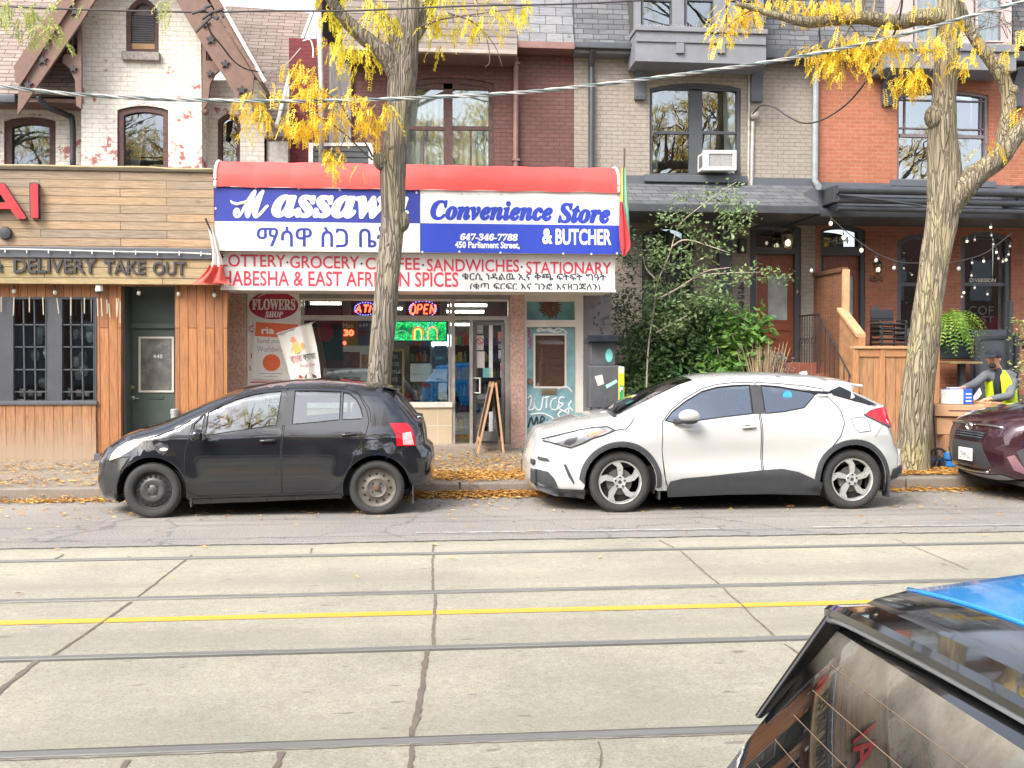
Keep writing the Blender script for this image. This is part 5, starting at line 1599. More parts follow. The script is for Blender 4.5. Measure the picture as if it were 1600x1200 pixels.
for ch, x0, y0, x1, y1 in (('4', 1153, 441, 1163, 456), ('5', 1152, 456, 1163, 467), ('2', 1154, 470, 1163, 483)):
 text_px(mb, ch, x0, y0, x1, y1, YH, .02, .02)
mb.build('house_number', CHAR, h2)
MB().pr(1152, 374, 1164, 396, YH, .12, 0).build('letter_box', CHAR, h2, bevel=.01)
# landing and steps
zl = W(1210, 566, YH).z
mb = MB()
a, b = W(1170, 566, YH).x, W(1262, 566, YH).x
n = 7
for k in range(n):
 mb.box(a, b, YH - .9 - k * .27, YH - .0, zl - (k + 1) * (zl - .24) / n, zl - k * (zl - .24) / n - .001)
mb.build('front_steps', brick('step brick', (.34, .12, .07), (.28, .1, .06), (.3, .2, .15), axes='xyz'), h2)
t = thing('wall_lantern', 'pale lantern with a lit globe in front of the transom of the red brown door', 'lantern', W(1231, 389, YH - .05))
LIT = emit('lantern light', (1, .93, .72), 1.6)
BRZ = mat('aged bronze', (.22, .17, .11), .45, .6)
def lantern(t, cx, y0, y1, w, Y, m):
 p, q = W(cx, y1, Y), W(cx, y0, Y)
 h = q.z - p.z
 r = w / 2 * Y / 1620
 MB().lathe([(r * .55, 0), (r * .6, h * .04), (r * .95, h * .62), (r * 1.25, h * .66), (r * .9, h * .82), (r * .35, h * .9), (r * .12, h)], p, 'z', 6).build('cap', m, t) if False else None
 MB().lathe([(r * 1.2, h * .66), (r * 1.05, h * .72), (r * .5, h * .88), (r * .15, h * .92), (r * .15, h)], p, 'z', 6).build('cap', m, t)
 mb = MB()
 for k in range(6):
  a = k * math.pi / 3
  mb.tube([(p.x + r * .55 * math.cos(a), p.y + r * .55 * math.sin(a), p.z), (p.x + r * math.cos(a), p.y + r * math.sin(a), p.z + h * .66)], .008, 5)
 mb.lathe([(r * .58, -.01), (r * .58, .015)], p, 'z', 6)
 mb.build('cage', m, t)
 MB().lathe([(r * .5, .02), (r * .92, h * .65)], p, 'z', 6).build('pane', glass('lantern pane', (.9, .85, .7), .06), t)
 MB().ball((p.x, p.y, p.z + h * .3), r * .42, 8, (1, 1, 1.3)).build('bulb', LIT, t, smooth='all')
 MB().tube([(p.x, p.y, p.z + h * .95), (p.x, p.y + .1, p.z + h), (p.x, YH, p.z + h * .9)], .012, 6).build('arm', m, t)
lantern(t, 1231, 357, 389, 20, YH - .18, BRZ)
t = thing('air_conditioner', 'white window air conditioner with grey grille jutting from the paired window', 'air conditioner', W(1124, 269, YH - .3))
a, b, c, d = RC(1100, 237, 1148, 264, YH - .35)
MB().box(a, b, YH - .35, YH + .08, c, d).build('case', WHITEPVC, t, bevel=.012)
MB().pp([(1098, 266), (1098, 235), (1150, 235), (1150, 266)], YH - .36, -.02, .01, holes=[[(1107, 261), (1107, 240), (1145, 240), (1145, 261)]]).build('rim', WHITEPVC, t, bevel=.006)
mb = MB().pr(1107, 240, 1145, 261, YH - .358, 0, .005)
mb.build('grille', mat('grille grey', (.28, .27, .26), .6, 0, .3, 60), t)
mb = MB()
for k in range(7):
 mb.box(a - .004, a + .002, YH - .32 + k * .045, YH - .295 + k * .045, c + .05, d - .04)
mb.build('side_louvre', CHAR, t)
t = thing('iron_railing', 'black iron railing with scrolls beside the steps of number 452', 'railing', (W(1275, 590, YH - .6).x, YH - .6, zl - .2))
mb = MB()
xr = W(1262, 560, YH - .5).x
for k in range(9):
 y = YH - .1 - k * .12
 mb.tube([(xr, y, zl - (.0 if k < 7 else .2)), (xr, y, zl + .85)], .009, 6)
mb.tube([(xr, YH - .05, zl + .86), (xr, YH - 1.0, zl + .86), (xr, YH - 2.8, zl - .55)], .015, 6)
for k in range(8):
 y = YH - 1.1 - k * .2
 z = zl + .86 - (k + .5) * .2 * .78
 mb.tube([(xr, y, z - .85), (xr, y, z)], .009, 6)
mb.build('bars', STARB, t)
mb = MB()
for k in range(6):
 y = YH - .2 - k * .14
 mb.tube([(xr, y + .05 * math.cos(a_), zl + .4 + .06 * math.sin(a_)) for a_ in np.linspace(0, 5.6, 10)], .006, 5)
mb.build('scrolls', STARB, t)
# ================================================================ orange brick house, number 454
h3 = thing('orange_house', 'orange brick house with mauve dormer and grey window frames behind the right hand tree', 'building', (W(1440, 600, YH).x, YH + 1, .2))
XR = 1900
hU = arch(1402, 141, 1545, 283, 8)
hDo = arch(1282, 352, 1352, 560, 8)
hW1 = arch(1402, 365, 1470, 520, 12)
hW2 = arch(1502, 362, 1580, 522, 10)
MB().pp([(1274.5, 300), (1274.5, 60), (XR, 60), (XR, 300)], YH, 0, .25, holes=[hU]).build('upper_wall', ORANGEBRICK, h3)
MB().pp([(1274.5, 720), (1274.5, 300), (XR, 300), (XR, 720)], YH, .002, .25, holes=[hDo, hW1, hW2]).build('lower_wall', PORCHBRICK, h3)
window(h3, hU, YH, mat('mauve grey frame', (.20, .165, .165), .55), 4, [(1405, 211, 1541, 216), (1405, 201, 1541, 203), (1405, 157, 1541, 159), (1412, 147, 1413.5, 211), (1530, 147, 1531.5, 211), (1404, 141, 1543, 148)], gl=glass('bright window glass', (.5, .55, .56), .22, wob=.04), room=ROOM)
MB().pr(1390, 283, 1552, 293, YH, .1, 0).build('sill', GREYPT, h3, bevel=.008)
MB().pr(1275, 290, XR, 300, YH, .04, 0).build('band', GREYPT, h3)
for h in (hW1, hW2):
 x0, x1 = h[0][0], h[-1][0]
 window(h3, h, YH, GREYPT, 7, [(x0, 442, x1, 447)], curtains=[(x1 - 16, 375, x1 - 7, 515, SHEER, 0)], room=mat('dark cafe room', (.055, .05, .04), .9, 0, .5, 2), gl=glass('cafe glass', (.75, .78, .76), .16, wob=.04), sill=(x0 - 3, 520, x1 + 3, 527))
text_px(MB(), 'DIVERSION', 1515, 435, 1556, 441, YH + .09, .004, .02).build('window_lettering', mat('gold lettering', (.55, .5, .4), .5), h3)
mb = text_px(MB(), 'COF', 1513, 478, 1552, 492, YH + .09, .003, .01)
text_px(mb, 'ST', 1533, 494, 1553, 504, YH + .09, .003, .01)
mb.build('window_lettering', mat('dark lettering', (.05, .05, .05), .6), h3)
df = MB().pp(hDo, YH, .03, .2, holes=[[(1286, 558), (1286, 399), (1346, 399), (1346, 558)], arch(1288, 357, 1342, 385, 5)]).build('door_frame', DKFRAME, h3, bevel=.006)
MB().pp(arch(1287, 356, 1343, 386, 5), YH, .12, .125).build('transom_pane', GL_UP, df)
MB().pp(arch(1283, 354, 1349, 398, 5), YH, .9, .93).build('hall', ROOM, df)
text_px(MB(), '454', 1301, 369.5, 1326, 381, YH + .118, .004, .005).build('house_number', mat('silver numerals', (.5, .48, .42), .4, .3), df)
panel_door(h3, 1286, 399, 1346, 558, YH + .12, (1322, 431, 1334, 492), mat('frosted pane', (.34, .38, .38)))
text_px(MB(), '454', 1357, 431, 1380, 441, YH, .02, .02).build('house_number', mat('bronze numerals', (.16, .08, .05), .5, .3), h3)
MB().pp(oval(1360, 478, 1375, 488.5), YH, -.02, 0).build('plaque', mat('grey plaque', (.17, .15, .15), .5), h3)
t = thing('wall_lantern', 'small amber lit lantern on the orange brick above the numerals 454', 'lantern', W(1372, 429, YH - .1))
lantern(t, 1372, 405, 428, 14, YH - .1, mat('dark bronze', (.10, .075, .05), .45, .6))
# dormer, brackets
mb = MB()
quad(mb, [W(1283, 66, 18.5), W(1392, 68, 18.5), W(1392, -140, 19.3), W(1275, -140, 19.3)], .05)
mb.build('mansard_roof', SHIN_GREY, h3)
mb = MB()
quad(mb, [W(1583, 72, 18.5), W(XR, 80, 18.5), W(XR, -140, 19.3), W(1583, -140, 19.3)], .05)
mb.build('mansard_roof', SHIN_GREY, h3)
MB().pr(1283, 66, 1395, 78, 18.4, .02, .3).build('gutter', DKGUT, h3, bevel=.015)
MB().pr(1583, 84, XR, 100, 18.4, .02, .3).build('gutter', DKGUT, h3, bevel=.015)
MB().pr(1384, 68, 1590, 80, YDm, .05, .7).build('dormer_ledge', GREYLT, h3, bevel=.008)
MB().pr(1386, 80, 1588, 108, YDm, 0, .7).build('dormer_base', GREYLT, h3)
hd = [[(1430, 66), (1430, -90), (1478, -90), (1478, 66)], [(1525, 66), (1525, -90), (1570, -90), (1570, 66)]]
MB().pp([(1388, 68), (1388, -120), (1585, -120), (1585, 68)], YDm, .08, .16, holes=hd).build('dormer_front', MAUVE, h3)
for h in hd:
 window(h3, h, YDm + .08, MAUVE, 2.5, [(h[0][0], 15, h[2][0], 19)], rec=.06, deep=.6, room=ROOM, curtains=[(h[0][0] + 2, -60, h[2][0] - 2, 64, SHEER, 0)])
scroll(1377, 106, 1394, 166, YH).build('bracket', GREYPT, h3, bevel=.006)
scroll(1580, 108, 1596, 168, YH).build('bracket', GREYPT, h3, bevel=.006)
# porch eave of 454
MB().pr(1279, 296, XR, 338, 17.5, 0, 1.3).build('porch_fascia', GREYPT, h3)
MB().pr(1279, 330, XR, 343, 17.4, .02, .1).build('porch_gutter', DKGUT, h3, bevel=.02)
a, b, c, d = RC(1279, 336, XR, 343, 17.4)
MB().box(a, b, 17.5, YH, c + .03, c + .06).build('porch_soffit', GREYPT, h3)
t = thing('awning', 'retracted dark awning roller with a folding arm above the cafe windows', 'awning', W(1440, 320, 17.0))
mb = MB()
for y, r in ((296, .075), (312, .06), (325, .05)):
 mb.tube([W(1308, y, 16.95 + (y - 296) * .004), W(1760, y + 9, 16.95 + (y - 296) * .004)], r, 12)
mb.build('roller', DKGUT, t, smooth=True)
MB().tube([W(1312, 304, 16.9), W(1440, 321, 16.9)], .02, 8).build('arm', CHAR, t, smooth=True)
MB().pr(1302, 290, 1316, 316, 17.0, .03, .5).build('bracket', CHAR, t, bevel=.01)
MB().pr(1590, 290, 1604, 316, 17.0, .03, .5).build('bracket', CHAR, t, bevel=.01)
# roofs that close the row
for root, x0, x1, m in ((store, 495, 897, SHIN_BRN), (h2, 897, 1276, SHIN_GREY), (h3, 1276, XR, SHIN_GREY)):
 a, b = W(x0, 0, 19.2).x, W(x1, 0, 19.2).x
 z = W(800, -60, 19.2).z
 MB().box(a, b, 19.3, 26, z, z + .1).build('roof_deck', m, root)
 MB().box(a, a + .1, 19.05, 26, 0, z).build('party_wall', BROWNBRICK, root)
# ================================================================ trees and plants
def bark_mat(name, dark, light, moss):
 m, t, o = _nodes(name)
 v = _vec(t, scale=(1, 1, .11))
 n = _noise(t, v, 13, 8, .7)
 vo = t.nodes.new('ShaderNodeTexVoronoi')
 vo.feature = 'DISTANCE_TO_EDGE'
 vo.inputs['Scale'].default_value = 21
 wv = t.nodes.new('ShaderNodeVectorMath')
 wv.operation = 'MULTIPLY_ADD'
 nn = t.nodes.new('ShaderNodeTexNoise')
 nn.inputs['Scale'].default_value = 7
 t.links.new(v, nn.inputs['Vector'])
 t.links.new(nn.outputs[1], wv.inputs[0])
 wv.inputs[1].default_value = (.2, .2, .2)
 t.links.new(v, wv.inputs[2])
 t.links.new(wv.outputs[0], vo.inputs['Vector'])
 c = _ramp(t, n, [(.3, dark), (.5, sc_(light, .75)), (.68, light)])
 c = _mix(t, _ramp(t, vo.outputs['Distance'], [(.0, (.5, .5, .5)), (.06, (0, 0, 0))]), c, sc_(dark, .4))
 ms = _noise(t, _vec(t, scale=(1, 1, .5)), 1.9, 5, .6)
 c = _mix(t, _ramp(t, ms, [(.48, (0, 0, 0)), (.66, (.75, .75, .75))]), c, moss)
 h = _math(t, 'ADD', _math(t, 'MULTIPLY', _ramp(t, vo.outputs['Distance'], [(0, (0, 0, 0)), (.16, (1, 1, 1))]), 1.0), _math(t, 'MULTIPLY', n, .8))
 _bsdf(t, o, c, .9, 0, h, 1.0, .03)
 _M[name] = m
 return m
BARK = bark_mat('locust bark', (.125, .105, .085), (.29, .25, .195), (.31, .28, .15))
BARK2 = bark_mat('yellowish locust bark', (.15, .12, .08), (.36, .30, .20), (.38, .32, .15))
TWIG = mat('twig bark', (.13, .10, .085), .9, 0, .3, 20)
LEAFY = island('golden locust leaf', [(.2, (.68, .37, .02)), (.45, (.84, .58, .04)), (.7, (.88, .70, .08)), (.9, (.80, .72, .16))], .55, .4)
LEAFG = island('yellow green locust leaf', [(.2, (.48, .46, .04)), (.45, (.72, .62, .04)), (.7, (.84, .66, .05)), (.9, (.62, .62, .10))], .55, .4)
LEAFP = island('pale green locust leaf', [(.2, (.22, .34, .10)), (.5, (.40, .46, .14)), (.85, (.60, .54, .12))], .55, .4)
def ridged(seed, amp=.05):
 def f(i, th, p):
  q = Vector((math.cos(th) * 2.6, math.sin(th) * 2.6, p.z * .9 + p.x * .4 + seed))
  a = noise.noise(q * 1.4)
  b = abs(noise.noise(Vector((math.cos(th) * 5, math.sin(th) * 5, p.z * 1.6 + seed * 3))))
  return 1 + amp * 2.2 * a - amp * 2.4 * (b - .2)
 return f
def limb(mb, pts, r, seed=0, n=18, sub=8, amp=.05):
 P = smooth_line(pts, sub)
 m = len(pts) - 1
 rs = []
 for i in range(len(P)):
  u = min(i / sub, m)
  k = min(int(u), m - 1)
  rs.append(r[k] + (r[k + 1] - r[k]) * (u - k))
 return mb.tube(P, rs, n, True, ridged(seed, amp))
def pinnate(mb, base, d, L, rn, droop=.5, leaf=.05, pairs=8):
 """one compound leaf: small leaflets in pairs along a drooping stalk"""
 d = d.normalized()
 side = d.cross(Vector((rn.uniform(-.4, .4), rn.uniform(-.4, .4), 1))).normalized()
 p = base.copy()
 step = L / pairs
 for k in range(pairs):
  d = (d + Vector((0, 0, -droop * .22))).normalized()
  p = p + d * step
  up = side.cross(d).normalized()
  ll = leaf * (1 - .35 * abs(k / pairs - .4)) * rn.uniform(.8, 1.2)
  for s in (-1, 1):
   a = (side * s * .85 + d * .5 + up * rn.uniform(-.35, .25) + Vector((0, 0, -.25))).normalized()
   w = d * ll * .27
   q = p + a * ll
   mb.add([p, p + a * ll * .5 + w, q, p + a * ll * .5 - w], [(0, 1, 2, 3)])
def spray(mb, tw, c, r, n, rn, twig=True, L=(.14, .26), droop=.6):
 """a twig with a bunch of compound leaves hanging round it"""
 for _ in range(n):
  o = Vector((rn.gauss(0, .45), rn.gauss(0, .45), rn.gauss(.1, .4)))
  b = c + Vector((o.x * r[0], o.y * r[1], o.z * r[2]))
  d = Vector((rn.uniform(-1, 1), rn.uniform(-.8, .8), rn.uniform(-.8, .35)))
  pinnate(mb, b, d, rn.uniform(*L), rn, droop)
def px_cluster(mb, boxes, Y, rn, dens, depth=.35, L=(.15, .28)):
 dens *= 3.1
 for x0, y0, x1, y1 in boxes:
  a, b, c, d = RC(x0, y0, x1, y1, Y)
  n = max(3, int((b - a) * (d - c) * dens))
  for _ in range(n):
   u, v = rn.gauss(.5, .28), rn.gauss(.56, .26)
   u, v = min(1, max(0, u)), min(1.05, max(.1, v))
   p = Vector((a + (b - a) * u, Y + rn.uniform(-depth, depth), c + (d - c) * v))
   pinnate(mb, p, Vector((rn.uniform(-1, 1), rn.uniform(-.6, .6), rn.uniform(-1.0, .1))), rn.uniform(*L), rn, .8)
def crown_above(mb, tw, c, R, n, rn, Y0=None):
 """rest of the crown above the picture: limbs ending in bunches"""
 for k in range(n):
  a, e = rn.uniform(0, 6.28), rn.uniform(.1, 1)
  rr = rn.uniform(.35, 1)
  p = c + Vector((math.cos(a) * R[0] * rr, math.sin(a) * R[1] * rr, R[2] * e))
  q = c + (p - c) * .45 + Vector((rn.uniform(-.2, .2), rn.uniform(-.2, .2), .3))
  tw.tube(smooth_line([c, q, p], 3), [.05, .045, .04, .03, .02, .015, .008][:7], 5)
  for _ in range(9):
   b = p + Vector((rn.gauss(0, .35), rn.gauss(0, .35), rn.gauss(0, .25)))
   for _ in range(4):
    pinnate(mb, b, Vector((rn.uniform(-1, 1), rn.uniform(-1, 1), rn.uniform(-.8, .3))), rn.uniform(.16, .28), rn, .6, .042, 6)
YT = 13.75
# ---- tree in front of the store
t1 = thing('honey_locust', 'street tree with yellow leaves growing behind the black hatchback, in front of the store', 'tree', W(592, 735, YT))
base = G(592, 735, sw_z(YT))
def tp(x, y, dy=0):
 return W(x, y, YT + dy)
mb = MB()
b0 = tp(592, 736)
b0.z = sw_z(YT) - .05
limb(mb, [b0, tp(592, 690), tp(592, 600), tp(601, 500), tp(606, 430), tp(613, 350), tp(614, 270), tp(622, 190), tp(630, 110), tp(637, 40), tp(640, -60), tp(648, -160)], [.24, .175, .158, .158, .152, .150, .168, .152, .188, .15, .13, .11], 1, 26, 7)
limb(mb, [tp(622, 125), tp(606, 92, -.05), tp(580, 68, -.1), tp(555, 46, -.15), tp(532, 22, -.25), tp(505, -20, -.4), tp(470, -80, -.5)], [.12, .13, .105, .09, .075, .06, .04], 2, 14)
limb(mb, [tp(622, 85), tp(615, 55, .1), tp(604, 32, .2), tp(588, 12, .3), tp(568, -12, .4), tp(545, -60, .6)], [.10, .09, .075, .06, .05, .03], 3, 12)
limb(mb, [tp(645, 60), tp(660, 35, .15), tp(670, 10, .3), tp(690, -50, .5)], [.1, .09, .08, .06], 4, 12)
# knot on the right flank, burl on the left
k1 = tp(634, 346, -.03)
mb.ball((k1.x - .05, k1.y, k1.z), .115, 10, (.9, .8, 1.25))
k2 = tp(590, 252, -.06)
mb.ball((k2.x + .05, k2.y, k2.z), .12, 10, (.9, .8, 1.0))
mb.build('trunk', BARK, t1, smooth='all')
tw = MB()
rn = random.Random(11)
def twig(pts, Y, r0=.014, r1=.004):
 P = smooth_line([W(x, y, Y + d) for x, y, d in pts], 5)
 tw.tube(P, [r0 + (r1 - r0) * i / (len(P) - 1) for i in range(len(P))], 6)
twig([(582, 250, -.1), (562, 232, -.2), (545, 215, -.3), (520, 195, -.4), (490, 180, -.4), (440, 172, -.4), (395, 175, -.4)], YT)
twig([(582, 245, -.1), (572, 225, -.2), (556, 205, -.2), (530, 160, -.3), (500, 140, -.4), (470, 115, -.4), (455, 100, -.4)], YT)
twig([(540, 212, -.3), (530, 235, -.3), (520, 255, -.3)], YT, .008)
twig([(520, 195, -.4), (524, 165, -.35), (560, 170, -.35), (600, 165, -.35)], YT, .009)
twig([(590, 70, 0), (592, 50, -.1), (590, 40, -.1)], YT, .012)
twig([(700, 20, 0), (740, 35, 0), (760, 60, 0), (765, 95, 0), (758, 105, 0)], YT, .012)
twig([(757, 50, 0), (775, 75, 0), (785, 105, 0)], YT, .007)
twig([(650, 45, 0), (690, 30, 0), (760, 20, 0), (830, 10, 0)], YT, .018)
mb = MB()
px_cluster(mb, [(442, 88, 492, 118), (455, 112, 515, 155), (468, 125, 505, 158), (380, 138, 408, 170), (372, 150, 412, 190), (395, 160, 430, 205), (425, 130, 440, 155), (440, 140, 462, 156), (446, 165, 510, 215), (460, 170, 500, 214), (495, 168, 545, 205), (520, 135, 556, 160), (540, 158, 600, 215), (560, 165, 592, 212), (580, 158, 624, 182), (436, 180, 452, 208), (375, 190, 382, 210), (505, 222, 528, 272), (514, 230, 530, 268), (532, 228, 538, 248), (560, 248, 567, 265), (500, 150, 535, 175)], YT - .4, rn, 62, .25)
mb.build('crown', LEAFY, t1)
mb = MB()
px_cluster(mb, [(512, 58, 570, 92), (515, 60, 550, 100), (548, 62, 596, 105), (500, -10, 560, 25), (560, -15, 615, 30), (590, 20, 625, 80), (575, 5, 600, 50), (655, 40, 696, 78), (655, -20, 720, 25), (670, 0, 700, 40), (710, 5, 760, 50), (725, 20, 760, 50), (760, -10, 825, 25), (770, 10, 800, 40), (505, 10, 530, 50), (640, -20, 670, 10), (810, 5, 830, 30), (530, 30, 560, 60)], YT, rn, 58, .45)
crown_above(mb, tw, tp(640, -120), (3.2, 2.4, 2.6), 26, rn)
mb.build('crown', LEAFG, t1)
tw.build('twigs', TWIG, t1, smooth='all')
# ---- forked tree on the right
YT2 = 13.7
t2 = thing('honey_locust', 'forked street tree with yellowish bark growing behind the white crossover', 'tree', W(1428, 725, YT2))
def tq(x, y, dy=0):
 return W(x, y, YT2 + dy)
b0 = tq(1424, 730)
b0.z = sw_z(YT2) - .05
mb = MB()
limb(mb, [b0, tq(1428, 690), tq(1433, 620), tq(1445, 520), tq(1457, 430), tq(1470, 350), tq(1477, 290), tq(1472, 215), tq(1475, 150), tq(1480, 80), tq(1482, 10), tq(1484, -80), tq(1480, -200)], [.27, .215, .212, .20, .192, .205, .23, .195, .155, .155, .145, .13, .1], 6, 30, 7)
limb(mb, [tq(1478, 335, -.05), tq(1502, 295, -.1), tq(1530, 270, -.15), tq(1560, 248, -.2), tq(1585, 215, -.3), tq(1615, 180, -.4), tq(1660, 120, -.5), tq(1720, 40, -.5)], [.14, .175, .145, .132, .11, .095, .08, .07], 7, 18)
limb(mb, [tq(1566, 248, -.18), tq(1568, 215, -.12), tq(1576, 175, -.05), tq(1574, 140, 0), tq(1556, 105, 0), tq(1530, 70, 0), tq(1512, 40, 0), tq(1500, 10, .05), tq(1490, -20, .05), tq(1484, -60)], [.10, .09, .098, .094, .09, .077, .072, .068, .07, .07], 8, 16)
limb(mb, [tq(1478, 28, 0), tq(1440, 27, -.05), tq(1400, 35, -.1), tq(1350, 28, -.2), tq(1300, 30, -.3), tq(1262, 35, -.4), tq(1215, 25, -.5), tq(1150, 5, -.6)], [.13, .105, .10, .088, .082, .072, .045, .028], 9, 14)
limb(mb, [tq(1345, 28, -.2), tq(1348, 0, -.2), tq(1350, -60, -.2)], [.05, .045, .03], 10, 10)
limb(mb, [tq(1362, 26, -.2), tq(1366, 0, -.2), tq(1370, -50, -.2)], [.035, .03, .02], 10, 10)
k1 = tq(1452, 183, -.05)
mb.ball((k1.x + .06, k1.y, k1.z), .15, 10, (.8, .8, 1.1))
k1 = tq(1448, 185, -.1)
k2 = tq(1582, 142, -.05)
mb.ball(k2, .085, 9)
k3 = tq(1444, 122, -.05)
mb.build('trunk', BARK2, t2, smooth='all')
p = tq(1502, 1, -.1)
MB().lathe([(.045, 0), (.045, .03)], (p.x, p.y - .06, p.z), 'y', 14).build('pruning_cut', mat('cut wood', (.55, .36, .2), .8), t2)
tw = MB()
twig([(1395, 30, -.1), (1405, 10, -.1), (1412, -20, -.1)], YT2, .012)
twig([(1330, 40, -.25), (1345, 55, -.3), (1370, 60, -.3), (1400, 75, -.3)], YT2, .012)
twig([(1330, 40, -.25), (1310, 70, -.3), (1280, 80, -.35), (1260, 95, -.4)], YT2, .01)
twig([(1460, 60, -.2), (1440, 85, -.3), (1425, 105, -.3), (1395, 108, -.3), (1385, 125, -.3)], YT2, .01)
twig([(1200, 22, -.5), (1180, 15, -.5), (1150, 30, -.5), (1125, 55, -.5)], YT2, .012)
for k in range(26):
 x, y = rn.uniform(1515, 1600), rn.uniform(0, 55)
 twig([(x, y, 0), (x + rn.uniform(-25, 25), y + rn.uniform(-8, 25), rn.uniform(-.2, .2)), (x + rn.uniform(-45, 45), y + rn.uniform(-15, 40), rn.uniform(-.3, .3))], YT2 + .2, .006, .002)
twig([(1545, 230, 0), (1535, 222, 0), (1530, 232, 0)], YT2 - .4, .006)
twig([(1497, 60, -.2), (1520, 50, -.2), (1560, 40, -.2), (1610, 30, -.2)], YT2, .009)
twig([(1575, 115, -.1), (1590, 108, -.2), (1605, 105, -.2)], YT2, .006)
twig([(1495, 100, -.2), (1500, 85, -.2), (1505, 70, -.2)], YT2, .006)
mb = MB()
px_cluster(mb, [(1112, 25, 1140, 75), (1125, -5, 1175, 50), (1150, -10, 1200, 35), (1200, -15, 1260, 12), (1248, -5, 1336, 28), (1270, -10, 1330, 20), (1256, 5, 1280, 28), (1290, 45, 1318, 68), (1250, 65, 1300, 92), (1275, 78, 1310, 120), (1300, 70, 1330, 96), (1320, 45, 1400, 88), (1330, 50, 1370, 88), (1370, 35, 1400, 75), (1380, 60, 1412, 95), (1335, 95, 1372, 118), (1385, 82, 1400, 96), (1398, 100, 1452, 142), (1405, 108, 1445, 142), (1382, 120, 1392, 142), (1440, 45, 1465, 95), (1455, 60, 1485, 80), (1468, 28, 1498, 60), (1400, 62, 1440, 78), (1490, 80, 1503, 112), (1503, 62, 1523, 106), (1562, 65, 1580, 90), (1578, 62, 1590, 80), (1590, 40, 1606, 75), (1588, 160, 1606, 185), (1526, 222, 1535, 240), (1543, 221, 1553, 240), (1435, 0, 1442, 10), (1383, 5, 1395, 22), (1300, 95, 1318, 122)], YT2 - .35, rn, 66, .2)
mb.build('crown', LEAFY, t2)
mb = MB()
crown_above(mb, tw, tq(1480, -150), (3.4, 2.4, 2.4), 26, rn)
mb.build('crown', LEAFG, t2)
tw.build('twigs', TWIG, t2, smooth='all')
# ---- tree just outside the left edge whose spray hangs into the picture
t3 = thing('honey_locust', 'pale green leaf spray hanging in at the top left corner of the picture', 'tree', (-9.6, 13.0, .15))
mb = MB()
limb(mb, [Vector((-9.6, 13, .1)), Vector((-9.5, 13, 2)), Vector((-9.45, 13.0, 4)), Vector((-9.3, 12.9, 6.4))], [.25, .18, .17, .13], 12, 20)
limb(mb, [Vector((-9.45, 13, 4.6)), Vector((-8.7, 12.8, 5.8)), W(-60, -40, 12.3), W(-20, -30, 12.2), W(40, -10, 12.2)], [.1, .08, .045, .03, .012], 13, 12)
mb.build('trunk', BARK, t3, smooth='all')
mb = MB()
px_cluster(mb, [(-10, 12, 35, 45), (20, 10, 60, 40), (40, 0, 85, 30), (50, 30, 78, 65), (58, 25, 100, 55), (85, 40, 103, 64), (0, 0, 60, 22), (110, -12, 125, 10), (248, -5, 275, 18), (-30, -10, 20, 20)], 12.2, rn, 44, .2)
px_cluster(mb, [(248, -14, 262, 14)], 12.4, rn, 40, .1)
tw = MB()
crown_above(mb, tw, Vector((-9.3, 12.9, 6.2)), (2.4, 2.2, 2.2), 16, rn)
tw.build('twigs', TWIG, t3, smooth='all')
mb.build('crown', LEAFP, t3)

# ================================================================ front garden of number 452
GRN = island('garden leaf', [(.2, (.03, .07, .02)), (.45, (.075, .16, .045)), (.7, (.13, .23, .075)), (.9, (.22, .30, .12))], .45, .25, .5)
GRN2 = island('bright garden leaf', [(.2, (.05, .12, .02)), (.5, (.11, .24, .04)), (.8, (.20, .33, .07))], .45, .3, .5)
IVYM = island('ivy leaf', [(.2, (.018, .04, .014)), (.5, (.04, .085, .03)), (.8, (.09, .14, .06))], .4, .2, .5)
SAPL = island('sapling leaf', [(.2, (.10, .16, .05)), (.5, (.20, .29, .11)), (.8, (.32, .42, .18))], .45, .3, .5)
def leaf_(mb, p, s, rn, up=.3, ratio=.5):
 a = Vector((rn.gauss(0, 1), rn.gauss(0, 1), rn.gauss(-.2, .6))).normalized()
 n = Vector((rn.gauss(0, .6), rn.gauss(-.5, .6), 1)).normalized()
 b = a.cross(n).normalized()
 q = n * s * .12
 mb.add([p, p + a * s * .5 + b * s * ratio * .5 - q, p + a * s, p + a * s * .5 - b * s * ratio * .5 - q], [(0, 1, 2), (0, 2, 3)])
def bush(t, boxes, Y, dep, n_per, size, rn, m, clump=.16, name='foliage'):
 mb = MB()
 for x0, y0, x1, y1 in boxes:
  a, b, c, d = RC(x0, y0, x1, y1, Y)
  cnt = int((b - a) * (d - c) * n_per * 2.2)
  for _ in range(max(2, cnt // 14)):
   while True:
    u, v, w = rn.uniform(-1, 1), rn.uniform(-1, 1), rn.uniform(-1, 1)
    if u * u + v * v + w * w < 1:
     break
   cc = Vector(((a + b) / 2 + u * (b - a) / 2, Y + w * dep, (c + d) / 2 + v * (d - c) / 2))
   for _ in range(14):
    leaf_(mb, cc + Vector((rn.gauss(0, clump), rn.gauss(0, clump), rn.gauss(0, clump * .8))), size * rn.uniform(.6, 1.3), rn)
 return mb.build(name, m, t)
def stems(t, lines, Y, r, m=TWIG):
 mb = MB()
 for L in lines:
  P = smooth_line([W(x, y, Y + d) for x, y, d in L], 4)
  mb.tube(P, [r * (1 - .7 * i / len(P)) for i in range(len(P))], 6)
 return mb.build('stem', m, t, smooth='all')
rn = random.Random(21)
yg_ = 17.0
t = thing('sapling', 'thin pale stemmed sapling leaning right across the arched window of the grey house', 'sapling', W(1010, 660, 16.6))
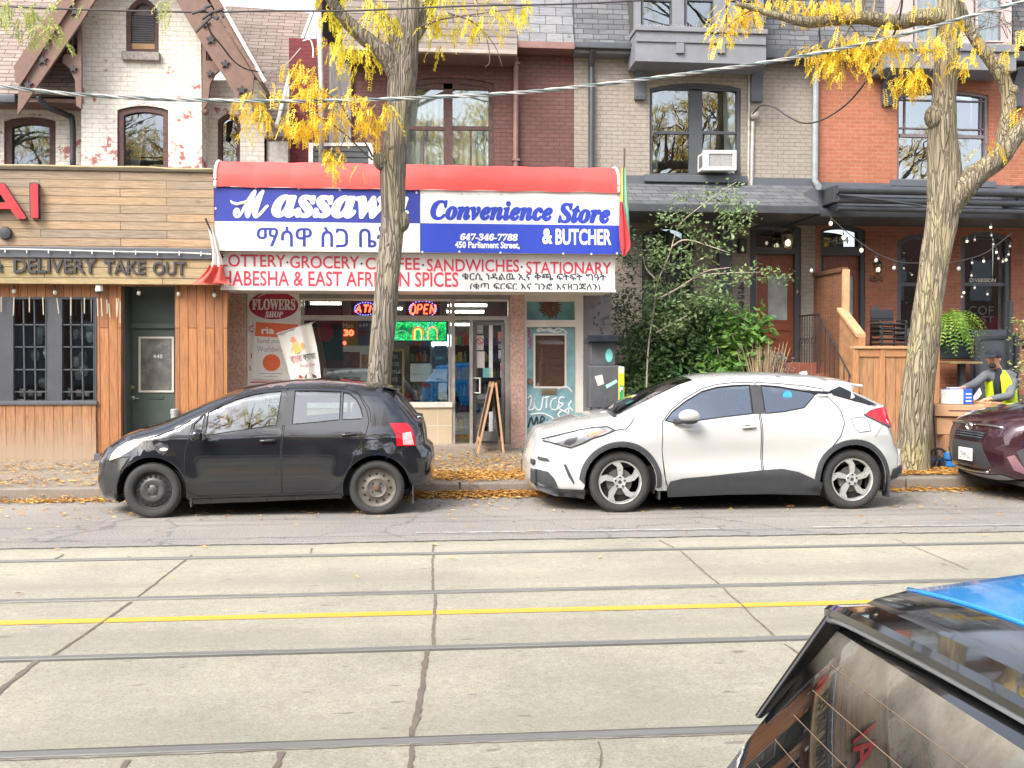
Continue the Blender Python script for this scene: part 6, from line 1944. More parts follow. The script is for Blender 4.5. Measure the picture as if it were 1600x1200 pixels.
stems(t, [[(1008, 680, 0), (1010, 610, 0), (1013, 545, 0), (1022, 480, .0), (1028, 440, 0), (1045, 400, 0), (1060, 355, 0), (1085, 330, 0), (1125, 300, 0), (1150, 285, 0)], [(1022, 470, 0), (1060, 450, -.1), (1100, 425, -.1), (1140, 418, -.2)], [(1050, 385, 0), (1075, 375, -.1), (1140, 395, -.2)], [(1028, 440, 0), (1010, 420, .1), (1005, 400, .1)], [(1025, 520, 0), (1070, 495, -.1), (1072, 494, -.1)], [(1062, 450, 0), (1100, 430, 0), (1190, 425, -.1)]], 16.6, .017, mat('pale sapling bark', (.42, .35, .28), .8, 0, .2, 20))
bush(t, [(1100, 290, 1165, 320), (1115, 315, 1180, 345), (1050, 310, 1085, 335), (1060, 330, 1100, 355), (1020, 335, 1060, 358), (1140, 335, 1185, 345), (1120, 350, 1165, 375), (1060, 360, 1120, 385), (1100, 378, 1150, 400), (1005, 360, 1030, 420), (1030, 390, 1080, 420), (1060, 400, 1100, 430), (1150, 415, 1200, 445), (1180, 425, 1230, 440), (1100, 420, 1160, 450), (1040, 430, 1110, 480), (1000, 430, 1050, 490), (1080, 440, 1150, 490), (1020, 380, 1050, 430), (1145, 285, 1160, 295), (1000, 470, 1090, 530)], 16.6, .3, 300, .085, rn, SAPL, .09)
t = thing('shrub', 'dense dark green shrub growing below the arched window beside the parking machine', 'shrub', W(1040, 690, 17.2), 'garden plants of the grey house')
stems(t, [[(1010, 690, 0), (1015, 600, 0), (1030, 500, 0)], [(1060, 690, 0), (1070, 600, 0), (1085, 480, 0)], [(1100, 690, 0), (1110, 600, 0), (1125, 500, 0)]], 17.2, .03)
bush(t, [(965, 500, 1060, 700), (985, 540, 1100, 700), (1000, 470, 1090, 560), (1060, 480, 1140, 600), (1090, 500, 1160, 690), (1030, 560, 1140, 700), (960, 560, 1020, 690), (1080, 460, 1150, 520)], 17.2, .5, 700, .10, rn, GRN, .13)
t = thing('shrub', 'bright green shrub with big lobed leaves in front of the brick steps', 'shrub', W(1160, 690, 16.6), 'garden plants of the grey house')
stems(t, [[(1150, 690, 0), (1155, 600, 0), (1165, 510, 0)], [(1120, 690, 0), (1130, 600, 0), (1120, 540, 0)]], 16.6, .025)
bush(t, [(1095, 530, 1190, 640), (1120, 490, 1190, 560), (1150, 480, 1208, 540), (1100, 570, 1180, 690), (1160, 540, 1200, 600)], 16.6, .35, 260, .17, rn, GRN2, .12)
t = thing('ivy', 'ivy column climbing the wall between the store sign and the grey house', 'ivy', W(970, 600, 17.0), 'garden plants of the grey house')
bush(t, [(968, 395, 992, 470), (960, 440, 990, 520), (955, 480, 1000, 560), (970, 500, 1005, 640), (962, 380, 980, 420), (928, 470, 940, 520), (932, 500, 945, 540), (985, 360, 996, 420), (990, 470, 1010, 520), (945, 460, 962, 500)], 16.75, .2, 420, .07, rn, IVYM, .07)
t = thing('ornamental_grass', 'tan feathery ornamental grass beside the brick steps of number 452', 'grass clump', (W(1198, 640, 16.3).x, 16.3, sw_z(16.3)), 'garden plants of the grey house')
mb = MB()
for k in range(150):
 p = W(1196 + rn.gauss(0, 4), 640, 16.3)
 q = p + Vector((rn.gauss(0, .16), rn.gauss(0, .12), rn.uniform(.7, 1.12)))
 p.z = sw_z(16.3)
 mb.tube(smooth_line([p, (p + q) / 2 + Vector((0, 0, .12)), q], 2), [.004, .005, .007, .012, .003][:5], 4)
mb.build('blades', island('tan grass', [(.2, (.30, .21, .12)), (.8, (.58, .46, .3))], .8, .2), t)
t = thing('shrub', 'small grey leaved plant with dry stems at the foot of the iron railing', 'shrub', W(1218, 640, 16.2), 'garden plants of the grey house')
stems(t, [[(1205, 694, 0), (1210, 640, 0), (1220, 560, 0)], [(1225, 694, 0), (1222, 640, 0), (1212, 570, 0)], [(1240, 694, 0), (1245, 640, 0), (1250, 600, 0)]], 16.2, .012)
bush(t, [(1185, 560, 1235, 620), (1208, 530, 1232, 590), (1200, 590, 1260, 690)], 16.2, .2, 380, .06, rn, island('grey leaf', [(.2, (.06, .065, .06)), (.8, (.17, .175, .16))], .7, .2), .07)
bush(t, [(1232, 575, 1270, 694)], 16.2, .2, 300, .05, rn, GRN, .06)
# hanging ferns and flowers on the right
FERN = island('fern frond', [(.2, (.10, .22, .03)), (.5, (.22, .40, .05)), (.8, (.42, .55, .10))], .5, .35, .4)
def fern(t, cx, cy, Y, R, n, rn, m, seed=0):
 c = W(cx, cy, Y)
 mb = MB()
 for k in range(n):
  a = rn.uniform(0, 6.28)
  d = Vector((math.cos(a), math.sin(a) * .8, rn.uniform(.1, 1.3))).normalized()
  L = R * rn.uniform(.7, 1.2)
  p = c.copy()
  for s in range(12):
   d = (d + Vector((0, 0, -.21))).normalized()
   p = p + d * L / 12
   side = d.cross(Vector((0, 0, 1))).normalized()
   ll = .085 * math.sin(math.pi * (s + 1.5) / 13.5)
   for sg_ in (-1, 1):
    a_ = side * sg_ + d * .4
    mb.add([p, p + a_ * ll * .5 + d * .014, p + a_ * ll + Vector((0, 0, -.012)), p + a_ * ll * .5 - d * .014], [(0, 1, 2, 3)])
 mb.build('fronds', m, t)
 MB().lathe([(.1, -.2), (.15, -.02), (.16, 0), (.14, 0)], c, 'z', 14).build('pot', CHAR, t, smooth=True)
t = thing('potted_fern', 'bright green arching fern on the dark planter box right of the forked tree', 'fern', W(1480, 512, 17.02))
fern(t, 1482, 500, 17.02, .80, 150, rn, FERN)
bush(t, [(1462, 530, 1482, 572)], 16.86, .06, 240, .07, rn, GRN, .06)
t = thing('hanging_plant', 'trailing plant with pale yellow flowers at the right picture edge', 'hanging plant', (W(1612, 530, 15.6).x, 15.6, sw_z(15.6)))
bush(t, [(1585, 500, 1640, 560), (1588, 540, 1625, 590), (1592, 570, 1610, 650), (1600, 480, 1650, 520)], 15.6, .2, 330, .075, rn, island('pale flower leaf', [(.2, (.12, .2, .04)), (.5, (.32, .38, .10)), (.8, (.7, .66, .42))], .5, .3), .08)
p = W(1612, 530, 15.6)
MB().lathe([(.12, -.2), (.17, 0), (.15, 0)], p, 'z', 14).build('pot', CHAR, t, smooth=True)
MB().tube(smooth_line([(p.x + .3, 15.6, .18), (p.x + .3, 15.6, p.z + .5), (p.x + .15, 15.6, p.z + .72), (p.x, 15.6, p.z + .6)]), .014, 8).tube([(p.x, 15.6, p.z + .6), (p.x, 15.6, p.z - .02)], .005, 5).build('hook', CHAR, t)
# ---------------------------------------------------------------- the other side of the street, behind the camera (seen in the window and paint reflections)
ob = thing('brick_row', 'dark brick terrace across the street mirrored in windows and car paint', 'building', (0, -8, .15))
DKB = brick('terrace brick', (.13, .06, .045), (.10, .05, .04), (.12, .10, .09))
mb = MB().box(-32, 34, -9, -8, .1, 7.4)
for k in range(8):
 x = -30 + k * 8
 mb.prism([(x, 7.4), (x + 5, 7.4), (x + 2.5, 10.4)], -9, -8.02)
mb.build('wall', DKB, ob)
mb = MB()
for k in range(30):
 x = -31 + k * 2.1
 mb.box(x, x + 1.0, -8, -7.93, 4.2, 6.1).box(x - .2, x + 1.2, -8, -7.93, .6, 2.9)
w_ = mb.build('window', mat('terrace window', (.10, .12, .14), .08), ob)
w_['kind'] = 'stuff'
mb = MB()
for k, (x, c) in enumerate(((-20, 0), (-8, 0), (3, 0), (13, 0), (24, 0))):
 mb.box(x, x + 6, -7.9, -7.2, 2.9, 3.5)
mb.build('shop_canopy', mat('canopy maroon', (.22, .03, .05), .7), ob)
def back_tree(x, y, seed, h=9.5):
 rn = random.Random(seed)
 t = thing('honey_locust', 'street tree across the road mirrored in the upstairs windows', 'tree', (x, y, .15), 'trees across the road')
 mb, tw, lf = MB(), MB(), MB()
 top = Vector((x + rn.uniform(-.3, .3), y, 5.4))
 limb(mb, [Vector((x, y, .1)), Vector((x + .05, y, 2)), top], [.26, .19, .17], seed, 12, 4)
 def grow(p, d, L, r, lev):
  q = p + d * L
  mid = (p + q) / 2 + Vector((rn.gauss(0, .12), rn.gauss(0, .12), rn.gauss(0, .1))) * L
  tw.tube([p, mid, q], [r, r * .8, r * .62], 6)
  if lev == 0:
   for _ in range(6):
    pinnate(lf, q + Vector((rn.gauss(0, .2), rn.gauss(0, .2), rn.gauss(0, .2))), Vector((rn.uniform(-1, 1), rn.uniform(-1, 1), -.3)), .36, rn, .5, .10, 5)
   return
  for _ in range(3):
   dd = (d + Vector((rn.gauss(0, .62), rn.gauss(0, .62), rn.gauss(.08, .4)))).normalized()
   grow(q, dd, L * rn.uniform(.62, .85), r * .6, lev - 1)
 for k in range(4):
  a = k * 1.6 + rn.uniform(-.4, .4)
  grow(top, Vector((math.cos(a) * .7, math.sin(a) * .7, 1)).normalized(), rn.uniform(1.9, 2.7), .13, 4)
 mb.build('trunk', BARK, t, smooth='all')
 tw.build('branches', TWIG, t, smooth='all')
 lf.build('crown', LEAFY, t)
for k, (x, y) in enumerate(((-13, -3), (-5.5, -3.4), (2.2, -2.8), (10.2, -3.2), (16.8, -3))):
 back_tree(x, y, 30 + k)
# ================================================================ vehicles
TYRE = mat('tyre rubber', (.036, .035, .034), .85, 0, .25, 30, .3, 90)
STEELR = mat('steel rim', (.07, .07, .072), .45, .3, .3, 12)
RUSTR = mat('dusty steel rim', (.13, .115, .10), .55, .3, .35, 14)
ALLOY = mat('silver alloy', (.62, .62, .60), .32, .65, .1, 8)
CLAD = mat('black plastic cladding', (.04, .042, .046), .6, 0, .15, 12)
GAP = mat('panel gap', (.012, .012, .013), .9)
UNDER = mat('underbody', (.012, .012, .012), .95)
SEATM = mat('seat cloth', (.07, .07, .075), .9, 0, .2, 20)
CHROME = mat('chrome trim', (.72, .72, .72), .12, 1)
LAMPR = mat('red lamp lens', (.50, .008, .018), .1, 0, .15, 20, 0, spec=.6)
LAMPW = mat('clear lamp lens', (.27, .27, .285), .08, .4, .4, 22, 0)
LAMPY = mat('aged lamp lens', (.60, .52, .38), .2, 0, .2, 10, 0)
CARGL = glass('car window glass', (.62, .74, .74), .10)
CARGLD = glass('tinted car glass', (.30, .36, .37), .26)
WSGL = glass('windscreen glass', (.30, .34, .34), .10)
class Car:
 def __init__(s, root, top, bot, Yc, W_, wheels, Ra, zb=.9, tumble=.36, rnd=.11, flare=.022, bulge=.05, ftap=.26, rtap=.14, fl=.95, rl=.7, crease=None):
  """top: (x, z, kind) from one end over the roof to the other end; bot: back along the sill with arches"""
  s.root, s.Yc, s.hw0, s.wheels, s.Ra = root, Yc, W_ / 2, wheels, Ra
  s.zb, s.tum, s.rnd, s.flare, s.bulge = zb, tumble, rnd, flare, bulge
  s.ftap, s.rtap, s.fl, s.rl, s.crease = ftap, rtap, fl, rl, crease
  T = []
  for a, b in zip(top, top[1:]):
   n = max(1, int(math.dist(a[:2], b[:2]) / .045))
   T += [(a[0] + (b[0] - a[0]) * i / n, a[1] + (b[1] - a[1]) * i / n, a[2]) for i in range(n)]
  T.append(top[-1])
  s.top = T
  A = np.array([t[:2] for t in T])
  s.segA, s.segB = A[:-1], A[1:]
  s.xmin, s.xmax = A[:, 0].min(), A[:, 0].max()
  B = []
  bot = [T[-1][:2]] + list(bot) + [T[0][:2]]
  for a, b in zip(bot, bot[1:]):
   n = max(1, int(math.dist(a, b) / .05))
   B += [(a[0] + (b[0] - a[0]) * i / n, a[1] + (b[1] - a[1]) * i / n) for i in range(n)]
  s.outline = [t[:2] for t in T] + B[1:]
 def hw(s, x, z):
  d0 = s.segB - s.segA
  p = np.array((x, z))
  t = np.clip(((p - s.segA) * d0).sum(1) / (d0 ** 2).sum(1), 0, 1)
  d = np.sqrt((((s.segA + d0 * t[:, None]) - p) ** 2).sum(1).min())
  h = s.hw0
  a, b = max(0, 1 - (x - s.xmin) / s.fl), max(0, 1 - (s.xmax - x) / s.rl)
  h -= s.ftap * a ** 2.3 + s.rtap * b ** 2.2
  h -= .07 * max(0, (.42 - z) / .3) ** 2
  e = z - s.zb
  if e > -.08:
   q = max(0, e + .08)
   h -= s.tum * (q * q / .16 if q < .08 else q - .04)
  h -= .03 * max(0, (z - .62) / .3) ** 2 if z < s.zb else .03 * max(0, (s.zb - .62) / .3) ** 2
  if d < s.rnd:
   k = 1 - d / s.rnd
   h -= s.rnd * (1 - math.sqrt(max(0, 1 - k * k))) * .75
  for wx, wz, _ in s.wheels:
   r = math.hypot(x - wx, z - wz)
   if z > wz - .12:
    h += s.flare * math.exp(-((r - s.Ra) / .10) ** 2)
  if s.crease:
   h += s.crease(x, z)
  return h
 def S(s, x, z, side=-1, off=0):
  return Vector((x, s.Yc + side * (s.hw(x, z) + off), z))
 def patch(s, mb, poly, side=-1, off=.003, holes=(), grid=.07, step=.05):
  V, F = fill2d(resample(poly, step, True), [resample(h, step, True) for h in holes], grid)
  F = [f if (_area(V, f) > 0) == (side < 0) else f[::-1] for f in F]
  for i, (x, z) in enumerate(V):
   mb.n[len(mb.v) + i] = tuple(s.nrm(x, z, side))
  return mb.add([s.S(x, z, side, off) for x, z in V], F)
 def ribbon(s, mb, line, side=-1, w=.004, off=.0035):
  P = resample(line, .04)
  V = []
  for i, p in enumerate(P):
   a, b = Vector(P[max(0, i - 1)]), Vector(P[min(len(P) - 1, i + 1)])
   d = (b - a)
   d = d.normalized() if d.length > 0 else Vector((1, 0))
   n = Vector((-d.y, d.x)) * w
   V += [s.S(p[0] + n.x, p[1] + n.y, side, off), s.S(p[0] - n.x, p[1] - n.y, side, off)]
  return mb.add(V, [(2 * i, 2 * i + 1, 2 * i + 3, 2 * i + 2) for i in range(len(P) - 1)])
 def bar(s, mb, line, side=-1, r=.01, off=.0, n=8):
  return mb.tube([s.S(x, z, side, off) for x, z in resample(line, .05)], r, n)
 def nrm(s, x, z, side, e=.012):
  gx = (s.hw(x + e, z) - s.hw(x - e, z)) / (2 * e)
  gz = (s.hw(x, z + e) - s.hw(x, z - e)) / (2 * e)
  return Vector((-gx, side, -gz)).normalized()
 def strip_pt(s, i, u, off=0):
  x, z, _ = s.top[i]
  h = s.hw(x, z)
  a, b = s.top[max(0, i - 1)], s.top[min(len(s.top) - 1, i + 1)]
  n = Vector((-(b[1] - a[1]), b[0] - a[0]))
  n = n.normalized() if n.length > 0 else Vector((0, 1))
  cx = (s.xmin + s.xmax) / 2
  if n.dot(Vector((x - cx, z - .5))) < 0:
   n = -n
  k = s.bulge * (1 - abs(u) ** 2.6) + off
  return Vector((x + n.x * k, s.Yc + u * h, z + n.y * k))
 def idx(s, cond):
  return [i for i, t in enumerate(s.top) if cond(t)]
 def body(s, paint_m, holes, roof=None, glassk={}, ncol=14, kinds={}):
  """holes: side window openings (x, z)"""
  mb = MB()
  ol = s.outline
  V, F = fill2d(ol, [resample(h, .05, True) for h in holes], .075)
  OA = np.array(ol)
  for i, v in enumerate(V):
   d = ((OA - v) ** 2).sum(1)
   k = int(d.argmin())
   if d[k] < 1e-8:
    V[i] = (float(ol[k][0]), float(ol[k][1]))
  for side in (-1, 1):
   Fs = [f if (_area(V, f) > 0) == (side < 0) else f[::-1] for f in F]
   mb.add([s.S(x, z, side) for x, z in V], Fs)
  us = [-1 + 2 * k / ncol for k in range(ncol + 1)]
  bins = {}
  for i in range(len(s.top) - 1):
   kd = s.top[i][2]
   for k in range(ncol):
    key = kd if (kd not in glassk or glassk[kd][1] <= k < ncol - glassk[kd][1]) else 'b'
    bins.setdefault(key, []).append((i, k))
  def put(m_, cells, off=0):
   ids = {}
   for i, k in cells:
    q = []
    for a, b in ((i, k), (i, k + 1), (i + 1, k + 1), (i + 1, k)):
     if (a, b) not in ids:
      ids[(a, b)] = len(m_.v)
      m_.v.append(tuple(s.strip_pt(a, us[b], off)))
     q.append(ids[(a, b)])
    m_.f.append(tuple(q[::-1]))
  put(mb, bins.pop('b', []))
  # floor so nothing shows through from below
  ids, newv, mp = {}, [], []
  for v in mb.v:
   k = tuple(round(c, 4) for c in v)
   if k not in ids:
    ids[k] = len(newv)
    newv.append(v)
   mp.append(ids[k])
  mb.v = newv
  mb.f = [f for f in (tuple(dict.fromkeys(mp[i] for i in f)) for f in mb.f) if len(f) > 2]
  o = mb.build('body', paint_m, s.root, smooth='all')
  nn = [v.normal.copy() for v in o.data.vertices]
  bd = {tuple(round(c, 4) for c in s.S(t[0], t[1], sd)) for t in s.top for sd in (-1, 1)}
  for (x, z) in V:
   for sd in (-1, 1):
    k = tuple(round(c, 4) for c in s.S(x, z, sd))
    if k in ids and k not in bd and ((s.segA - (x, z)) ** 2).sum(1).min() > .0025:
     nn[ids[k]] = s.nrm(x, z, sd)
  o.data.normals_split_custom_set_from_vertices([tuple(n) for n in nn])
  out = {'body': o}
  for kd, cells in bins.items():
   m_ = MB()
   put(m_, cells)
   nm, mt = (glassk[kd][2], glassk[kd][0]) if kd in glassk else kinds[kd]
   out[kd] = m_.build(nm, mt, s.root, smooth='all')
  fl = MB().box(s.xmin + .25, s.xmax - .25, s.Yc - s.hw0 + .16, s.Yc + s.hw0 - .16, .2, .26)
  fl.box(s.xmin + .9, s.xmax - .5, s.Yc - s.hw0 + .09, s.Yc + s.hw0 - .09, .22, .5)
  for wx, wz, _ in s.wheels:
   R = s.Ra + .012
   for sd in (-1, 1):
    y0 = s.Yc + sd * (s.hw0 - .03)
    y1 = s.Yc + sd * (s.hw0 - .34)
    V = []
    n = 16
    for yy in (y0, y1):
     V += [(wx + R * math.cos(t), yy, wz + R * math.sin(t)) for t in np.linspace(-.35, math.pi + .35, n)]
    fl.add(V, [(i, i + 1, n + i + 1, n + i) for i in range(n - 1)] + [tuple(range(n, 2 * n))])
  fl.build('underbody', UNDER, s.root)
  return out
 def wheel(s, wx, wz, R, side, kind, width=.2, inset_=.02):
  y0 = s.Yc + side * (s.hw0 - inset_)          # outer face
  rr = R * (.66 if kind == 'steel' else .70)
  hub = MB().lathe([(.0, .07), (rr * .96, .07), (rr * .96, .12), (0, .121)], (wx, y0, wz), 'y', 28, False)
  if side > 0:
   hub.v = [(x, 2 * y0 - y, z) for x, y, z in hub.v]
  w = hub.build('wheel', UNDER, s.root)
  def flip(mb):
   if side > 0:
    mb.v = [(x, 2 * y0 - y, z) for x, y, z in mb.v]
   return mb
  prof = [(rr, .02), (rr + .008, .004), (rr + .03, -.004), (R * .86, -.012), (R * .95, -.003), (R * .985, .012), (R, .03), (R, width - .03), (R * .97, width - .005), (rr, width)]
  flip(MB().lathe(prof, (wx, y0, wz), 'y', 44, False)).build('tyre', TYRE, w, smooth=True, ang=50)
  # shallow tread blocks
  tb = MB()
  for k in range(64):
   a = 2 * math.pi * k / 64
   c, sn_ = math.cos(a), math.sin(a)
   t_ = Vector((-sn_, 0, c)) * .009
   for ya, yb2 in ((.008, .07), (.08, .14)):
    p = [Vector((wx + (R + q) * c, y0 + y_, wz + (R + q) * sn_)) + sg_ * t_ for q in (-.006, .004) for y_ in (ya, yb2) for sg_ in (-1, 1)]
    tb.add(p, [(0, 1, 3, 2), (4, 6, 7, 5), (0, 2, 6, 4), (1, 5, 7, 3), (0, 4, 5, 1), (2, 3, 7, 6)])
  flip(tb).build('tread', TYRE, w)
  if kind == 'steel' or kind == 'steel2':
   m_ = STEELR if kind == 'steel' else RUSTR
   rim = MB()
   if kind == 'steel':
    pr = [(rr + .004, .0), (rr - .006, .03), (rr * .95, .05), (rr * .9, .045), (rr * .68, .03), (rr * .62, .012), (rr * .56, .008), (rr * .3, .026), (rr * .16, .01), (0.001, .01)]
   else:
    pr = [(rr + .004, .0), (rr - .004, .02), (rr * .94, .03), (rr * .86, .04), (rr * .6, .035), (rr * .5, .02), (rr * .42, .03), (rr * .2, .03), (rr * .16, .015), (.001, .015)]
   rim.lathe(pr, (wx, y0, wz), 'y', 40, False)
   flip(rim).build('rim', m_, w, smooth=True, ang=40)
   hl = MB()
   nh = 18 if kind == 'steel' else 12
   rh = rr * (.79 if kind == 'steel' else .73)
   for k in range(nh):
    a = 2 * math.pi * k / nh
    hl.lathe([(rr * (.095 if kind == 'steel' else .062), .028 if kind == 'steel' else .032), (.001, .029)], (wx + rh * math.cos(a), y0, wz + rh * math.sin(a)), 'y', 10, False)
   for k in range(4):
    a = 2 * math.pi * (k + .5) / 4
    hl.lathe([(rr * .055, .012), (.001, .012)], (wx + rr * .3 * math.cos(a), y0, wz + rr * .3 * math.sin(a)), 'y', 8, False)
   flip(hl).build('rim_holes', GAP, w)
   if kind == 'steel2':
    cp = MB()
    cp.lathe([(rr * .14, .012), (rr * .12, .006), (.001, .004)], (wx, y0, wz), 'y', 16, False)
    flip(cp).build('hub_cap', mat('rusty hub', (.17, .09, .06), .7, .3, .3, 30), w, smooth=True)
  else:
   rim = MB().lathe([(rr + .006, -.002), (rr + .002, .012), (rr * .94, .012), (rr * .93, .06)], (wx, y0, wz), 'y', 44, False)
   for k in range(5):
    a0 = 2 * math.pi * k / 5 + .35
    def pt(r, a, h):
     return (wx + rr * r * math.cos(a0 + a), y0 + h, wz + rr * r * math.sin(a0 + a))
    A = [(.20, -.42), (.42, -.36), (.70, -.24), (.95, -.02), (.95, .36), (.72, .16), (.42, .18), (.20, .40)]
    V = [pt(r, a, .008 + .012 * (r < .3) - .006 * (r > .9)) for r, a in A] + [pt(r, a, .05) for r, a in A]
    n = len(A)
    rim.add(V, [tuple(range(n - 1, -1, -1))] + [(i, (i + 1) % n, (i + 1) % n + n, i + n) for i in range(n)])
   rim.lathe([(rr * .30, .016), (rr * .27, .004), (rr * .12, .012), (.001, .012)], (wx, y0, wz), 'y', 24, False)
   flip(rim).build('rim', ALLOY, w, smooth=True, ang=30)
   nb = MB()
   for k in range(5):
    a = 2 * math.pi * k / 5 + .3
    nb.lathe([(rr * .055, .003), (.001, .002)], (wx + rr * .23 * math.cos(a), y0, wz + rr * .23 * math.sin(a)), 'y', 8, False)
   nb.lathe([(rr * .085, .009), (.001, .008)], (wx, y0, wz), 'y', 12, False)
   flip(nb).build('wheel_nuts', CLAD, w)
   bd = MB().lathe([(rr * .62, .062), (.001, .06)], (wx, y0, wz), 'y', 24, False)
   flip(bd).build('brake_disc', mat('brake disc', (.16, .155, .15), .4, .6), w)
  return w
 def seats(s, xs, z0=.35, m=None):
  for xx, rear in xs:
   for yy in ((-.36, .36) if not rear else (0,)):
    wd_ = .5 if not rear else 1.2
    mb = MB().obox((xx, s.Yc + yy, z0 + .12), (.5, wd_, .18)).obox((xx + .27, s.Yc + yy, z0 + .42), (.13, wd_, .62), (0, .22, 0))
    mb.obox((xx + .36, s.Yc + yy, z0 + .80), (.09, .26 if not rear else .9, .17), (0, .2, 0))
    mb.build('rear_seat' if rear else 'seat', m or SEATM, s.root, bevel=.04, seg=3)
def arc(wx, wz, R, a0, a1, n=18):
 return [(wx + R * math.cos(t), wz + R * math.sin(t)) for t in np.linspace(a0, a1, n)]
def px2(Y):
 return lambda pts: [(w.x, w.z) for w in (W(a, b, Y) for a, b in pts)]
def door(car, poly, holes, handle, name='door', m=None, lines=True):
 for side in (-1, 1):
  mb = MB()
  car.patch(mb, poly, side, .0025, holes)
  d = mb.build(name, m, car.root, smooth='all')
  g = MB()
  car.ribbon(g, list(poly) + [poly[0]], side, .0045, .0034)
  g.build('door_gap', GAP, d)
  if handle:
   x, z = handle
   h = MB()
   car.patch(h, [(x + .058 * math.cos(t), z + .024 * math.sin(t)) for t in np.linspace(0, 6.28, 16, endpoint=False)], side, .0045, grid=.03, step=.02)
   h.build('handle_cup', GAP, d)
   h = MB()
   car.bar(h, [(x - .075, z - .004), (x + .085, z + .006)], side, .014, .024)
   h.build('handle', m, d, smooth='all')
# ---------------------------------------------------------------- black hatchback
BLACKP = paint('black car paint', (.011, .012, .015), .06)
yn = 11.40
hb = thing('hatchback_car', 'black five door hatchback with bare steel wheels parked at the left kerb', 'car', (W(413, 800, yn).x, yn + .84, 0))
A = lambda pts: px2(yn + .12)([(x - 14 * min(1, max(0, (215 - x) / 50)), y) for x, y in pts])
B_ = lambda pts: px2(yn + .5)([(x, y + 6 + 8 * min(1, max(0, (665 - y) / 60))) for x, y in pts])
def K(pts, k):
 return [(x, z, k) for x, z in pts]
tl_ = A([(182, 786), (165, 785), (157, 778), (153.5, 760), (154, 738), (158, 720), (168, 706)]) + A([(180, 697), (194, 686.5), (214, 676)]) + B_([(236, 665)])
top = K(tl_, 'b') + K(B_([(262, 655), (276, 648)]), 'w')[:2] 
top = top[:-1] + K(B_([(276, 649), (300, 636), (325, 622), (355, 607.5)]), 'w') + K(B_([(384, 597), (420, 590), (460, 585.5), (500, 584.5), (540, 587), (575, 590), (606, 594), (613, 597)]), 'b') + K(B_([(616, 601), (634, 624), (650, 646)]), 'r') + K(A([(657, 658), (661, 675), (663, 695), (672, 703), (675, 718), (674, 735), (671, 750), (664, 760), (650, 764)]), 'b')
wf, wr = W(237.5, 769, yn), W(588.5, 763.5, yn)
Rw = .297
wf.z = wr.z = Rw
Ra = .365
zs = .20
bot = [(wr.x + Ra * 1.0, .25)] + arc(wr.x, Rw, Ra, -.12, math.pi + .2) + [(wr.x - Ra - .02, .19), (wf.x + Ra + .02, .19)] + arc(wf.x, Rw, Ra, -.2, math.pi + .12)
car = Car(hb, top, bot, yn + .84, 1.69, [(wf.x, Rw, Rw), (wr.x, Rw, Rw)], Ra, zb=.93, tumble=.40, rnd=.13, ftap=.34, fl=.85, rtap=.16, rl=.75, flare=.03)
D = px2(yn + .14)
wins = [D([(326, 645), (345, 634), (365, 625.5), (390, 617.5), (415, 613.5), (439, 611.5), (433, 664), (400, 668), (338, 677.5), (324, 679)]),
  D([(460, 611), (496, 611), (532, 612.5), (531, 655.5), (494, 659.5), (457.5, 662.5)]),
  D([(536, 613), (546, 615.5), (557, 625), (564, 638), (568, 654), (535, 655.5)]),
  D([(306, 662), (321, 647), (317.5, 676), (303, 680)])]
pr_ = car.body(BLACKP, wins, glassk={'w': (WSGL, 1, 'windscreen'), 'r': (CARGLD, 2, 'rear_window')})
for i, h in enumerate(wins):
 for side in (-1, 1):
  mb = MB()
  car.patch(mb, h, side, -.006)
  g = mb.build('side_window' if i < 3 else 'quarter_window', CARGL, hb, smooth='all')
  mb = MB()
  car.bar(mb, list(h) + [h[0]], side, .007, -.002, 6)
  mb.build('window_seal', GAP, g)
for side in (-1, 1):
 mb = MB()
 car.patch(mb, D([(446, 611), (458, 611), (455, 663), (441, 664)]), side, .004)
 car.patch(mb, D([(300, 684), (304, 662), (324, 645), (318, 678)]), side, .004, [wins[3]])
 mb.build('pillar_trim', CLAD, hb, smooth='all')
door(car, D([(299, 684), (303, 661), (324, 643), (362, 623), (390, 613), (415, 609), (447, 606.5), (443, 664), (441, 700), (442, 769), (312, 772), (299, 766), (293, 742), (293, 704)]), [wins[0], wins[3]], D([(420.5, 687)])[0], m=BLACKP)
door(car, D([(450, 606.5), (490, 607), (544, 608.5), (560, 617), (573, 640), (577, 658), (572, 677), (556, 707), (545, 732), (536, 752), (520, 766), (444, 769), (442, 705), (446, 664)]), [wins[1], wins[2]], D([(546, 677.5)])[0], m=BLACKP)
